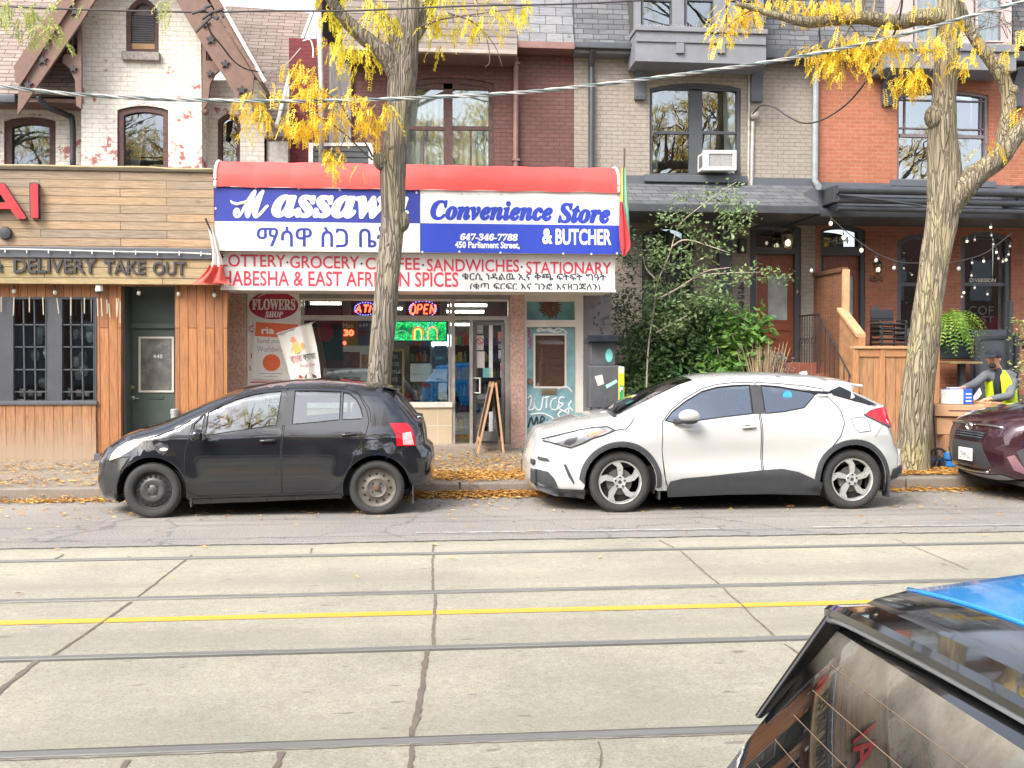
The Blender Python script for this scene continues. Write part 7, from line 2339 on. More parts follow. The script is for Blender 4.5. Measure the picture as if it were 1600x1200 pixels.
for side in (-1, 1):
 mb = MB()
 car.patch(mb, D([(169, 720), (174, 709), (184, 699), (200, 690), (214, 685.5), (227, 686), (221, 694), (205, 704), (188, 714)]), side, .004)
 mb.build('headlight', LAMPY, hb, smooth='all')
 mb = MB()
 car.patch(mb, D([(609, 661), (635, 660.5), (643, 668), (648, 682), (650, 696), (620, 695.5), (619, 679)]), side, .007)
 lamp = mb.build('taillight', LAMPR, hb, smooth='all')
 mb = MB()
 car.patch(mb, D([(629, 676), (642, 674), (647, 694), (630, 693.5)]), side, .010)
 mb.build('reverse_lamp', mat('pale red lens', (.62, .38, .38), .12, 0, .2, 20, 0), lamp, smooth='all')
 mb = MB()
 car.patch(mb, [(x + .043 * math.cos(t), z + .017 * math.sin(t)) for x, z in D([(261, 700)]) for t in np.linspace(0, 6.28, 14, endpoint=False)], side, .006, grid=.03, step=.02)
 mb.build('side_repeater', LAMPY, hb, smooth='all')
 mb = MB()
 c = D([(603, 687)])[0]
 if side < 0:
  car.ribbon(mb, [(c[0] + .066 * math.cos(t), c[1] + .066 * math.sin(t)) for t in np.linspace(0, 6.28, 24)], side, .003)
 car.ribbon(mb, D([(172, 722), (188, 715), (207, 712), (193, 731), (186, 752)]), side, .004)
 car.ribbon(mb, D([(637, 697), (622, 703), (607, 711), (603, 716)]), side, .004)
 car.ribbon(mb, D([(545, 608), (560, 614), (578, 640), (580, 658)]), side, .003)
 car.ribbon(mb, D([(227, 686), (248, 680), (280, 668), (300, 656)]), side, .004)
 mb.build('panel_gap', GAP, hb)
 mb = MB()
 car.patch(mb, [(x, z) for x, z in D([(300, 778), (400, 775), (534, 769), (536, 776), (400, 782), (298, 786)])], side, .01)
 mb.build('sill_cover', BLACKP, hb, smooth='all')
 mb = MB()
 p = car.S(*D([(320, 677)])[0], side, .02)
 q = p + Vector((0, side * .11, -.01))
 mb.ball(q + Vector((-.03, side * .03, .015)), .085, 12, (.8, 1.1, .8)).tube([p + Vector((.02, -side * .05, -.03)), q], .03, 8)
 mr = mb.build('wing_mirror', BLACKP, hb, smooth='all')
 MB().obox(q + Vector((.045, side * .03, .015)), (.004, .15, .10)).build('mirror_glass', mat('mirror', (.7, .72, .72), .03, 1), mr)
 mb = MB().obox((wf.x + Ra + .04, car.Yc + side * (car.hw0 - .08), .2), (.015, .14, .17)).obox((wr.x + Ra + .03, car.Yc + side * (car.hw0 - .1), .22), (.015, .14, .2))
 mb.build('mud_flap', CLAD, hb)
 car.wheel(wf.x, Rw, Rw, side, 'steel')
 car.wheel(wr.x, Rw, Rw, side, 'steel2')
x_, z_ = B_([(604, 594)])[0]
MB().obox((x_ + .06, car.Yc, z_ + .012), (.2, 1.08, .022), (0, .22, 0)).build('roof_spoiler', BLACKP, hb, bevel=.01)
a_, b_ = B_([(622, 612)])[0], B_([(652, 655)])[0]
MB().tube([(b_[0] + .05, car.Yc - .1, b_[1] + .03), (b_[0] + .04, car.Yc - .05, b_[1] + .05), (a_[0] + .14, car.Yc - .32, a_[1] - .12)], .012, 6).build('rear_wiper', CLAD, hb, smooth='all')
x_, z_ = A([(672, 720)])[0]
MB().obox((x_ + .01, car.Yc, z_ + .02), (.02, .34, .12)).build('number_plate', SWHITE, hb, bevel=.004)
x_, z_ = A([(154, 745)])[0]
MB().obox((x_ + .0, car.Yc, z_ - .05), (.03, .6, .14)).obox((x_ + .0, car.Yc, z_ + .12), (.03, .5, .05)).build('grille', CLAD, hb, bevel=.01)
p = B_([(248, 668)])[0]
mb = MB()
for k, (u, v) in enumerate(((-.35, .1), (.2, .25))):
 mb.tube([(p[0] + .1, car.Yc + u, p[1] + .05), (p[0] + .22, car.Yc + u + .5, p[1] + .12)], .01, 6)
mb.build('windscreen_wiper', CLAD, hb)
car.seats([(W(385, 600, yn).x, False), (W(500, 600, yn).x, True)], .33)
MB().obox((W(318, 600, yn).x, car.Yc, .82), (.5, 1.35, .2), (0, -.1, 0)).build('dashboard', CLAD, hb, bevel=.05)
MB().lathe([(.17, 0), (.185, .012), (.17, .024)], (W(350, 600, yn).x, car.Yc - .36, .88), 'x', 20, False).build('steering_wheel', CLAD, hb, smooth=True)
# ---------------------------------------------------------------- white crossover
WHITEP = paint('white car paint', (.455, .455, .437), .10)
yn = 11.30
sv = thing('crossover_car', 'white crossover with five spoke alloy wheels and black lower cladding', 'car', (W(1118, 800, yn).x, yn + .9, 0))
A = lambda pts: px2(yn + .12)([(x + 16 * min(1, max(0, (880 - x) / 45)), y) for x, y in pts])
B_ = lambda pts: px2(yn + .5)([(x, y + 6 + 11 * min(1, max(0, (667 - y) / 80))) for x, y in pts])
top = K(A([(905, 779), (862, 776), (828, 767), (821, 752), (822, 722), (827, 706), (832, 690), (838, 681)]), 'b') + K(B_([(862, 667), (900, 651.5), (940, 643)]), 'b') + K(B_([(958, 640), (988, 624), (1022, 605), (1058, 586)]), 'w') + K(B_([(1080, 579), (1105, 574.5), (1140, 572), (1200, 571.5), (1262, 574), (1300, 578), (1328, 583)]), 'b') + K(B_([(1322, 594)]), 'r') + K(B_([(1350, 610), (1372, 621)]), 'b') + K(A([(1391, 637), (1396, 655), (1398, 670), (1404, 690), (1407, 700), (1413.5, 707), (1415, 725), (1413, 741), (1404, 748), (1392, 751)]), 'b')
wf, wr = W(969.5, 757.5, yn), W(1333, 750.5, yn)
Rw = .34
Ra = .40
bot = [(wr.x + Ra + .02, .27)] + arc(wr.x, Rw, Ra, -.1, math.pi + .2) + [(wr.x - Ra - .02, .24), (wf.x + Ra + .02, .24)] + arc(wf.x, Rw, Ra, -.2, math.pi + .1)
def chr_crease(x, z):
 h = 0
 # waist pinched between the haunches
 u = (x - wf.x) / (wr.x - wf.x)
 if 0 < u < 1:
  h -= .045 * math.sin(math.pi * u) ** 2 * math.exp(-((z - .62) / .16) ** 2)
  h += .02 * math.exp(-((z - .44) / .07) ** 2) * math.sin(math.pi * u)
 h += .035 * math.exp(-((z - .80 - .05 * max(0, u)) / .10) ** 2) * (math.exp(-((x - wr.x + .02) / .48) ** 2) + .8 * math.exp(-((x - wf.x) / .5) ** 2))
 return h
car = Car(sv, top, bot, yn + .9, 1.80, [(wf.x, Rw, Rw), (wr.x, Rw, Rw)], Ra, zb=1.02, tumble=.46, rnd=.12, ftap=.30, fl=.9, rtap=.17, rl=.8, flare=.028, crease=chr_crease)
D = lambda pts: px2(yn + .14)([(x + 13 * min(1, max(0, (890 - x) / 50)), y) for x, y in pts])
wins = [D([(1037, 656.5), (1050, 643), (1072, 627.5), (1100, 612), (1125, 605.5), (1150, 603), (1176, 602), (1175, 646), (1130, 651), (1087, 656.5), (1050, 660)]),
  D([(1194, 602.5), (1220, 604.5), (1250, 609.5), (1272, 613), (1277, 617), (1256, 637), (1225, 643), (1194, 646)])]
pr_ = car.body(WHITEP, wins, glassk={'w': (WSGL, 1, 'windscreen'), 'r': (CARGLD, 1, 'rear_window')})
for i, h in enumerate(wins):
 for side in (-1, 1):
  mb = MB()
  car.patch(mb, h, side, -.006)
  g = mb.build('side_window', CARGLD, sv, smooth='all')
  mb = MB()
  car.bar(mb, list(h) + [h[0]], side, .008, .0, 6)
  mb.build('window_seal', GAP, g)
for side in (-1, 1):
 mb = MB()
 car.patch(mb, D([(1176.5, 601.5), (1193, 602), (1193, 646), (1175.5, 647)]), side, .004)
 mb.build('pillar_trim', CLAD, sv, smooth='all')
 mb = MB()
 car.patch(mb, D([(1251, 607), (1275, 611), (1300, 612), (1312, 611), (1302, 615), (1282, 617), (1277, 617), (1272, 612)]), side, .004)
 car.patch(mb, D([(1300, 611), (1318, 604), (1345, 618), (1377, 633), (1360, 633), (1330, 625), (1305, 618)]), side, .004)
 mb.build('rear_pillar_trim', mat('gloss black trim', (.012, .012, .014), .1), sv, smooth='all')
door(car, D([(1032, 659), (1048, 640), (1070, 624), (1099, 608), (1125, 601), (1150, 598.5), (1184, 598), (1184, 735), (1185, 764), (1062, 768), (1040, 762), (1033, 740), (1030, 700)]), [wins[0]], D([(1164, 666.5)])[0], m=WHITEP)
door(car, D([(1186.5, 598), (1220, 599.5), (1260, 603), (1290, 608), (1296, 620), (1306, 632), (1313, 644), (1314, 660), (1304, 680), (1285, 705), (1274, 725), (1268, 745), (1262, 764), (1187.5, 764), (1186.5, 735)]), [wins[1]], None, m=WHITEP)
for side in (-1, 1):
 mb = MB()
 car.patch(mb, [(x, z) for x, z in D([(1037, 760), (1042, 750), (1062, 745), (1100, 741.5), (1180, 732.5), (1215, 730), (1240, 735), (1262, 745), (1276, 752), (1276, 772), (1200, 770), (1130, 771), (1040, 775)])], side, .012)
 car.patch(mb, [(wf.x + q * math.cos(t), Rw + q * math.sin(t)) for q, ts in ((Ra + .062, np.linspace(-.12, math.pi - .08, 26)), (Ra + .002, np.linspace(math.pi + .05, -.18, 26))) for t in ts], side, .012, grid=.05, step=.03)
 car.patch(mb, [(wr.x + q * math.cos(t), Rw + q * math.sin(t)) for q, ts in ((Ra + .062, np.linspace(-.05, math.pi + .12, 26)), (Ra + .002, np.linspace(math.pi + .16, -.08, 26))) for t in ts], side, .012, grid=.05, step=.03)
 car.patch(mb, D([(1392, 732), (1414, 727), (1414, 742), (1404, 748), (1390, 752)]), side, .008)
 mb.build('cladding', CLAD, sv, smooth='all')
 mb = MB()
 car.patch(mb, D([(823, 755), (836, 762), (868, 764), (912, 763), (912, 779), (862, 777), (829, 768)]), side, .009)
 car.patch(mb, D([(826, 735), (846, 738), (858, 748), (866, 762), (848, 762), (832, 758), (825, 750)]), side, .006)
 car.patch(mb, D([(876, 725), (881, 725), (896, 752), (895, 756), (886, 744)]), side, .005)
 car.patch(mb, D([(830, 715), (845, 717), (850, 722), (838, 722), (829, 719)]), side, .005)
 mb.build('bumper_trim', CLAD, sv, smooth='all')
 mb = MB()
 car.patch(mb, D([(836, 688), (851, 683), (880, 677.5), (905, 672), (925, 668), (945, 666.5), (956, 670), (940, 677), (922, 683), (907, 691), (890, 698), (873, 695), (852, 691)]), side, .005)
 hl = mb.build('headlight', LAMPW, sv, smooth='all')
 mb = MB()
 car.patch(mb, D([(876, 693), (888, 682), (902, 679), (897, 690), (888, 696)]), side, .008, grid=.03, step=.03)
 mb.build('lamp_reflector', mat('lamp dark', (.12, .12, .13), .15, .5), hl, smooth='all')
 mb = MB()
 car.patch(mb, D([(912, 678), (926, 673), (944, 671), (938, 675), (920, 681)]), side, .008, grid=.03, step=.03)
 mb.build('indicator_lens', mat('amber red lens', (.62, .22, .14), .15), hl, smooth='all')
 mb = MB()
 car.patch(mb, D([(1350, 647), (1360, 640.5), (1376, 637.5), (1391, 636), (1394, 650), (1397, 666), (1385, 663), (1370, 657)]), side, .01)
 mb.build('taillight', LAMPR, sv, smooth='all')
 mb = MB()
 car.ribbon(mb, D([(1348, 647), (1362, 654), (1384, 664), (1396, 668)]), side, .012, .009)
 mb.build('lamp_trim', CLAD, sv, smooth='all')
 mb = MB()
 if side < 0:
  car.ribbon(mb, D([(1326, 653), (1346, 651), (1352, 656), (1354, 672), (1334, 674), (1328, 668), (1326, 653)]), side, .003)
 car.ribbon(mb, D([(957, 671), (975, 669), (984, 660), (990, 652)]), side, .004)
 car.ribbon(mb, D([(836, 687), (852, 683), (880, 677), (905, 671), (925, 667), (946, 665.5), (958, 671), (941, 678), (922, 684), (907, 692), (890, 699), (873, 696), (852, 692), (837, 690)]), side, .006, .0065)
 car.ribbon(mb, D([(1360, 682), (1372, 668), (1378, 661)]), side, .002)
 car.ribbon(mb, D([(1036, 757), (1030, 700), (1032, 659)]), side, .003)
 mb.build('panel_gap', GAP, sv)
 p = car.S(*D([(1050, 658)])[0], side, .02)
 q = p + Vector((.14, side * .12, .07))
 mb = MB().ball(q, .12, 14, (1.0, .75, .62)).build('wing_mirror', WHITEP, sv, smooth='all')
 MB().ball(q + Vector((0, 0, -.05)), .105, 10, (1.0, .7, .4)).tube([p, q + Vector((0, 0, -.05))], .03, 8).build('mirror_base', CLAD, mb, smooth='all')
 MB().tube([car.S(*D([(1280, 618)])[0], side, .006), car.S(*D([(1295, 619)])[0], side, .006)], .018, 8).build('rear_door_handle', WHITEP, sv, smooth='all')
 MB().obox((wf.x + Ra + .045, car.Yc + side * (car.hw0 - .09), .24), (.015, .16, .2)).build('mud_flap', CLAD, sv)
 MB().obox((wr.x + Ra + .03, car.Yc + side * (car.hw0 - .09), .26), (.015, .16, .26)).build('mud_flap', CLAD, sv)
 car.wheel(wf.x, Rw, Rw, side, 'alloy', .215)
 car.wheel(wr.x, Rw, Rw, side, 'alloy', .215)
 mb = MB()
 car.patch(mb, D([(1404, 702), (1411, 702), (1413, 725), (1402, 728)]), side, .006)
 mb.build('rear_reflector', mat('pale reflector', (.75, .72, .70), .2), sv, smooth='all')
p = B_([(1330, 585)])[0]
MB().obox((p[0] - .05, car.Yc, p[1] + .01), (.26, 1.12, .035), (0, .12, 0)).build('roof_spoiler', WHITEP, sv, bevel=.015, seg=3)
p = W(1249, 586, yn + .9)
MB().add([(p.x - .09, car.Yc - .03, p.z - .04), (p.x + .1, car.Yc - .035, p.z - .04), (p.x + .1, car.Yc + .035, p.z - .04), (p.x - .09, car.Yc + .03, p.z - .04), (p.x + .03, car.Yc - .008, p.z + .045), (p.x + .09, car.Yc - .008, p.z + .05), (p.x + .09, car.Yc + .008, p.z + .05), (p.x + .03, car.Yc + .008, p.z + .045)], [(0, 1, 5, 4), (1, 2, 6, 5), (2, 3, 7, 6), (3, 0, 4, 7), (4, 5, 6, 7)]).build('roof_antenna', WHITEP, sv, smooth=True)
x_, z_ = A([(822, 728)])[0]
MB().obox((x_ - .02, car.Yc, z_ - .03), (.02, .31, .155)).build('number_plate', SWHITE, sv, bevel=.004)
MB().obox((x_ - .0, car.Yc, z_ + .02), (.05, 1.1, .06)).obox((x_ + .0, car.Yc, z_ - .14), (.05, 1.2, .16)).build('grille', CLAD, sv, bevel=.012)
p = B_([(958, 641)])[0]
mb = MB()
for u in (-.45, .1):
 mb.tube([(p[0] - .02, car.Yc + u, p[1] + .06), (p[0] + .12, car.Yc + u + .5, p[1] + .16)], .011, 6)
mb.tube([(p[0] - .04, car.Yc - .7, p[1] + .03), (p[0] - .04, car.Yc + .7, p[1] + .03)], .02, 6)
mb.build('windscreen_wiper', CLAD, sv)
car.seats([(W(1120, 600, yn).x, False), (W(1230, 600, yn).x, True)], .42)
MB().obox((W(1040, 600, yn).x, car.Yc, .95), (.5, 1.4, .2), (0, -.1, 0)).build('dashboard', CLAD, sv, bevel=.05)
p = W(1236, 619, yn)
MB().lathe([(.055, 0), (.001, .0)], car.S(W(1240, 619, yn).x, W(1240, 619, yn).z, -1, .002), 'y', 16, False).build('window_sticker', mat('blue sticker', (.05, .35, .75), .5), sv)
MB().obox((B_([(1005, 622)])[0][0] + .12, car.Yc - .35, 1.26), (.01, .1, .05)).build('windscreen_sticker', SWHITE, sv)
# ---------------------------------------------------------------- maroon SUV (front end in view)
MAR = paint('maroon car paint', (.05, .016, .024), .12, .35)
yn = 11.33
X0 = 6.92
su = thing('suv_car', 'dark maroon SUV whose front end enters at the right picture edge', 'car', (X0 + 2.2, yn + .92, 0))
def mk(pts, k):
 return [(X0 + x, z, k) for x, z in pts]
top = mk([(.42, .26), (.2, .30), (.07, .36), (.03, .46), (.0, .60), (.02, .74), (.07, .86), (.14, .93)], 'b') + mk([(.30, .985), (.7, 1.07), (1.12, 1.13)], 'b') + mk([(1.22, 1.15), (1.55, 1.38), (1.92, 1.58)], 'w') + mk([(2.05, 1.63), (2.5, 1.68), (3.2, 1.685), (3.9, 1.64), (4.2, 1.6)], 'b') + mk([(4.25, 1.57), (4.42, 1.25)], 'r') + mk([(4.48, 1.1), (4.52, .9), (4.58, .7), (4.58, .45), (4.5, .3), (4.3, .27)], 'b')
xf, xr_ = X0 + .93, X0 + 3.59
Rw, Ra = .355, .42
bot = arc(xr_, Rw, Ra, -.15, math.pi + .2) + [(xr_ - Ra - .02, .25), (xf + Ra + .02, .25)] + arc(xf, Rw, Ra, -.2, math.pi + .15)
car = Car(su, top, bot, yn + .92, 1.84, [(xf, Rw, Rw), (xr_, Rw, Rw)], Ra, zb=1.08, tumble=.38, rnd=.10, ftap=.30, fl=.75, rtap=.15, rl=.6, flare=.03, bulge=.07)
M2 = lambda pts: [(X0 + x, z) for x, z in pts]
wins = [M2([(1.42, 1.13), (1.62, 1.3), (1.98, 1.5), (2.3, 1.56), (2.42, 1.57), (2.40, 1.12)]), M2([(2.52, 1.57), (3.0, 1.58), (3.35, 1.55), (3.38, 1.14), (2.5, 1.12)]), M2([(3.46, 1.54), (3.8, 1.47), (4.05, 1.3), (3.9, 1.18), (3.48, 1.15)])]
car.body(MAR, wins, glassk={'w': (WSGL, 1, 'windscreen'), 'r': (CARGLD, 2, 'rear_window')})
for h in wins:
 for side in (-1, 1):
  mb = MB()
  car.patch(mb, h, side, -.006)
  mb.build('side_window', CARGLD, su, smooth='all')
door(car, M2([(1.28, 1.1), (1.55, 1.28), (1.95, 1.54), (2.3, 1.61), (2.46, 1.61), (2.45, .34), (1.42, .34), (1.3, .55)]), [wins[0]], (X0 + 2.28, 1.0), m=MAR)
door(car, M2([(2.47, 1.61), (3.05, 1.62), (3.40, 1.58), (3.42, 1.1), (3.25, .7), (3.1, .34), (2.46, .34)]), [wins[1]], (X0 + 3.3, 1.02), m=MAR)
# front: patches in (u, z) laid on the nose between the two sides
nose = [i for i in range(len(car.top)) if car.top[i][0] < X0 + 1.2 and car.top[i][1] < 1.12]
zz_ = [car.top[i][1] for i in nose]
def N(u, z, off):
 k = min(range(len(nose)), key=lambda q: abs(zz_[q] - z) + (0 if q > 3 else .0))
 i = nose[k]
 j = i + 1 if z > car.top[i][1] else max(nose[0], i - 1)
 a, b = car.top[i][1], car.top[j][1]
 f = 0 if abs(b - a) < 1e-6 else min(1, max(0, (z - a) / (b - a)))
 return car.strip_pt(i, u, off).lerp(car.strip_pt(j, u, off), f)
def npatch(mb, poly, off=.006):
 V, F = fill2d(resample([(u * .8, z) for u, z in poly], .03, True), (), .05)
 F = [f if _area(V, f) < 0 else f[::-1] for f in F]
 return mb.add([N(u / .8, z, off) for u, z in V], F)
mb = MB()
npatch(mb, [(-.55, .71), (.55, .71), (.62, .79), (-.62, .79)])
mb.build('upper_grille', GAP, su, smooth='all')
mb = MB()
for z in (.73, .755, .78):
 mb.tube([N(u, z, .012) for u in np.linspace(-.55, .55, 12)], .007, 6)
mb.build('grille_bars', mat('grille bar', (.07, .08, .1), .3), su, smooth='all')
mb = MB()
npatch(mb, [(-.78, .42), (.78, .42), (.70, .56), (.58, .68), (-.58, .68), (-.70, .56)])
mb.build('lower_grille', CLAD, su, smooth='all')
mb = MB()
mb.tube([N(u, .855 + .02 * abs(u), .012) for u in np.linspace(-.96, .96, 24)], .016, 6)
mb.tube([N(u, .375, .016) for u in np.linspace(-.62, .62, 18)], .018, 6)
mb.build('chrome_trim', CHROME, su, smooth='all')
mb = MB()
npatch(mb, [(-.9, .30), (.9, .30), (.86, .35), (-.86, .35)], .008)
mb.build('skid_plate', mat('silver skid', (.35, .35, .36), .4, .4), su, smooth='all')
c = N(0, .83, .02)
mb = MB().tube([(c.x - .012, c.y + .07 * math.cos(t), c.z + .05 * math.sin(t)) for t in np.linspace(0, 6.28, 24)], .008, 6)
mb.tube([(c.x - .014, c.y + .028 * math.cos(t), c.z + .048 * math.sin(t)) for t in np.linspace(0, 6.28, 20)], .006, 6)
mb.tube([(c.x - .014, c.y + .05 * math.cos(t), c.z + .018 + .018 * math.sin(t)) for t in np.linspace(0, 6.28, 20)], .006, 6)
mb.build('badge', CHROME, su, smooth='all')
pc = N(0.0, .545, .022)
pl = MB().obox((pc.x, pc.y, pc.z), (.012, .31, .155), (0, .0, 0)).build('number_plate', SWHITE, su, bevel=.003)
V, F = text_geo('CFVM 623', 0, 0, .1)
AA = np.array(V)
lo, hi = AA.min(0), AA.max(0)
mb = MB()
mb.add([(pc.x - .0075, pc.y + .13 - .26 * (v[0] - lo[0]) / (hi[0] - lo[0]), pc.z - .05 + .075 * (v[1] - lo[1]) / (hi[1] - lo[1])) for v in V], F)
mb.build('plate_characters', mat('plate blue', (.07, .12, .4), .5), pl)
for side in (-1, 1):
 mb = MB()
 car.patch(mb, M2([(.26, .89), (.42, .93), (.72, 1.0), (.95, 1.03), (.80, .93), (.55, .86), (.33, .82)]), side, .006)
 hl = mb.build('headlight', LAMPW, su, smooth='all')
 mb = MB()
 car.patch(mb, M2([(.45, .88), (.6, .92), (.66, .93), (.6, .87), (.5, .855)]), side, .009, grid=.03, step=.03)
 mb.build('lamp_reflector', mat('lamp dark', (.12, .12, .13), .15, .5), hl, smooth='all')
 mb = MB()
 car.patch(mb, M2([(.14, .62), (.2, .66), (.46, .68), (.56, .62), (.44, .50), (.26, .42), (.2, .46)]), side, .005)
 fb = mb.build('fog_lamp_bezel', CLAD, su, smooth='all')
 p = car.S(X0 + .36, .565, side, .012)
 nrm = Vector((-.75, side * .66, 0)).normalized()
 a = nrm.cross(Vector((0, 0, 1)))
 mb = MB()
 ring = [p + a * .05 * math.cos(t) + Vector((0, 0, .065 * math.sin(t))) for t in np.linspace(0, 6.28, 18, endpoint=False)]
 mb.add(ring + [p + nrm * .03], [(i, (i + 1) % 18, 18) for i in range(18)])
 mb.build('fog_lamp', LAMPW, fb, smooth='all')
 mb = MB()
 car.patch(mb, M2([(.06, .55), (.12, .58), (.2, .44), (.32, .36), (.25, .34), (.12, .40)]), side, .007)
 mb.build('bumper_wing', mat('pale maroon paint', (.30, .16, .18), .2, .4), su, smooth='all')
 mb = MB()
 car.patch(mb, [(xf + q * math.cos(t), Rw + q * math.sin(t)) for q, ts in ((Ra + .06, np.linspace(-.12, math.pi + .1, 26)), (Ra + .002, np.linspace(math.pi + .15, -.18, 26))) for t in ts], side, .012, grid=.05, step=.03)
 car.patch(mb, [(xr_ + q * math.cos(t), Rw + q * math.sin(t)) for q, ts in ((Ra + .06, np.linspace(-.12, math.pi + .1, 26)), (Ra + .002, np.linspace(math.pi + .15, -.18, 26))) for t in ts], side, .012, grid=.05, step=.03)
 mb.build('wheel_arch_trim', CLAD, su, smooth='all')
 mb = MB()
 car.patch(mb, M2([(4.28, 1.12), (4.46, 1.1), (4.5, .9), (4.25, .95)]), side, .006)
 mb.build('taillight', LAMPR, su, smooth='all')
 car.wheel(xf, Rw, Rw, side, 'alloy', .22)
 car.wheel(xr_, Rw, Rw, side, 'alloy', .22)
 p = car.S(X0 + 1.5, 1.1, side, .1)
 MB().ball(p + Vector((.05, 0, .06)), .12, 10, (.8, .8, .7)).build('wing_mirror', MAR, su, smooth='all')
# ---------------------------------------------------------------- blue taxi close to the camera, rear end in view
DX = .09
BLUEP = paint('bright blue car paint', (.001, .34, .86), .22)
GBLK = paint('gloss black car paint', (.010, .010, .011), .07)
tx = thing('taxi_car', 'blue car with gloss black rear spoiler and dusty rear window in the near corner', 'car', (2.4, 1.0, 0))
top = [(x + DX, z, k) for x, z, k in ((.36, .26, 'b'), (.27, .32, 'b'), (.23, .5, 'b'), (.24, .74, 'b'), (.31, .86, 'b'), (.34, .90, 'g'), (.36, .94, 'r'), (.60, 1.315, 'k'), (.63, 1.35, 'k'), (.66, 1.368, 'k'), (.715, 1.382, 'b'), (1.25, 1.45, 'b'), (1.7, 1.475, 'b'), (2.3, 1.43, 'b'), (2.45, 1.40, 'w'), (3.25, 1.0, 'b'), (3.6, .94, 'b'), (4.3, .78, 'b'), (4.52, .64, 'b'), (4.56, .45, 'b'), (4.5, .3, 'b'), (4.35, .26, 'b'))]
xr_, xf = 1.0 + DX, 3.68 + DX
Rw, Ra = .315, .38
bot = arc(xf, Rw, Ra, -.15, math.pi + .2) + [(xf - Ra - .02, .2), (xr_ + Ra + .02, .2)] + arc(xr_, Rw, Ra, -.2, math.pi + .15)
car = Car(tx, top, bot, 1.0, 1.76, [(xr_, Rw, Rw), (xf, Rw, Rw)], Ra, zb=.93, tumble=.36, rnd=.08, ftap=.10, fl=.5, rtap=.3, rl=.9, flare=.02, bulge=.035)
wins = [[(1.0, .98), (1.2, 1.27), (1.42, 1.33), (1.46, .97)], [(1.54, .97), (1.52, 1.34), (2.08, 1.36), (2.06, .97)], [(2.16, .97), (2.18, 1.36), (2.4, 1.33), (2.9, 1.06), (2.94, .99)]]
def dusty_glass():
 m, t, o = _nodes('dusty rear glass')
 v = _vec(t)
 tr = t.nodes.new('ShaderNodeBsdfTransparent')
 tr.inputs[0].default_value = (.16, .18, .18, 1)
 gl = t.nodes.new('ShaderNodeBsdfGlossy')
 gl.inputs['Roughness'].default_value = .015
 mx = t.nodes.new('ShaderNodeMixShader')
 t.links.new(_fres(t, .10), mx.inputs[0])
 t.links.new(tr.outputs[0], mx.inputs[1])
 t.links.new(gl.outputs[0], mx.inputs[2])
 df = t.nodes.new('ShaderNodeBsdfDiffuse')
 df.inputs[0].default_value = (.46, .42, .34, 1)
 s = t.nodes.new('ShaderNodeSeparateXYZ')
 t.links.new(v, s.inputs[0])
 n = _noise(t, v, 9, 6, .7)
 g = t.nodes.new('ShaderNodeMapRange')
 t.links.new(s.outputs[2], g.inputs['Value'])
 for k, val in (('From Min', 1.25), ('From Max', 1.36), ('To Min', 0), ('To Max', .8)):
  g.inputs[k].default_value = val
 g.clamp = True
 f = _math(t, 'MULTIPLY', g.outputs[0], _ramp(t, n, [(.3, (.45, .45, .45)), (.6, (1, 1, 1))]))
 f = _math(t, 'ADD', f, _ramp(t, n, [(.45, (.01, .01, .01)), (.8, (.09, .09, .09))]))
 m2 = t.nodes.new('ShaderNodeMixShader')
 t.links.new(f, m2.inputs[0])
 t.links.new(mx.outputs[0], m2.inputs[1])
 t.links.new(df.outputs[0], m2.inputs[2])
 t.links.new(m2.outputs[0], o.inputs['Surface'])
 return m
pt = car.body(BLUEP, wins, glassk={'w': (WSGL, 1, 'windscreen'), 'r': (dusty_glass(), 0, 'rear_window')}, kinds={'k': ('roof_spoiler', GBLK), 'g': ('tailgate_trim', CLAD)}, ncol=28)
for h in wins:
 for side in (-1, 1):
  mb = MB()
  car.patch(mb, h, side, -.005)
  mb.build('side_window', CARGLD, tx, smooth='all')
door(car, [(1.5, .95), (1.47, 1.37), (2.11, 1.39), (2.11, .3), (1.45, .3), (1.36, .6)], [wins[1]], (1.58, .88), m=BLUEP)
door(car, [(2.13, .95), (2.13, 1.39), (2.42, 1.36), (2.98, 1.05), (3.05, .9), (3.05, .3), (2.13, .3)], [wins[2]], (2.25, .86), m=BLUEP)
iK = [i for i, t_ in enumerate(car.top) if t_[2] == 'k']
iR = [i for i, t_ in enumerate(car.top) if t_[2] == 'r']
mb = MB()
i0 = iK[0]
us = np.linspace(-.98, .98, 30)
lip = [car.strip_pt(i0 + 1, u, .012) + Vector((-.022 - .02 * abs(u) + .35 * max(0, abs(u) - .86) ** 2, 0, -.5 * max(0, abs(u) - .86) ** 2)) for u in us]
prof = [(-.012, -.009), (-.013, .002), (-.004, .009), (.045, .010), (.05, -.02), (.012, -.018)]
V = []
for p in lip:
 V += [(p.x + a, p.y, p.z + b) for a, b in prof]
n = len(prof)
mb.add(V, [(i * n + k, i * n + (k + 1) % n, (i + 1) * n + (k + 1) % n, (i + 1) * n + k) for i in range(len(lip) - 1) for k in range(n)] + [tuple(range(n)), tuple((len(lip) - 1) * n + k for k in range(n - 1, -1, -1))])
mb.build('spoiler_lip', GBLK, tx, smooth=True)
mb = MB().tube([p + Vector((-.002, 0, -.016)) for p in lip], .006, 6)
mb.build('lip_seal', mat('grey seal', (.3, .3, .3), .4), tx, smooth='all')
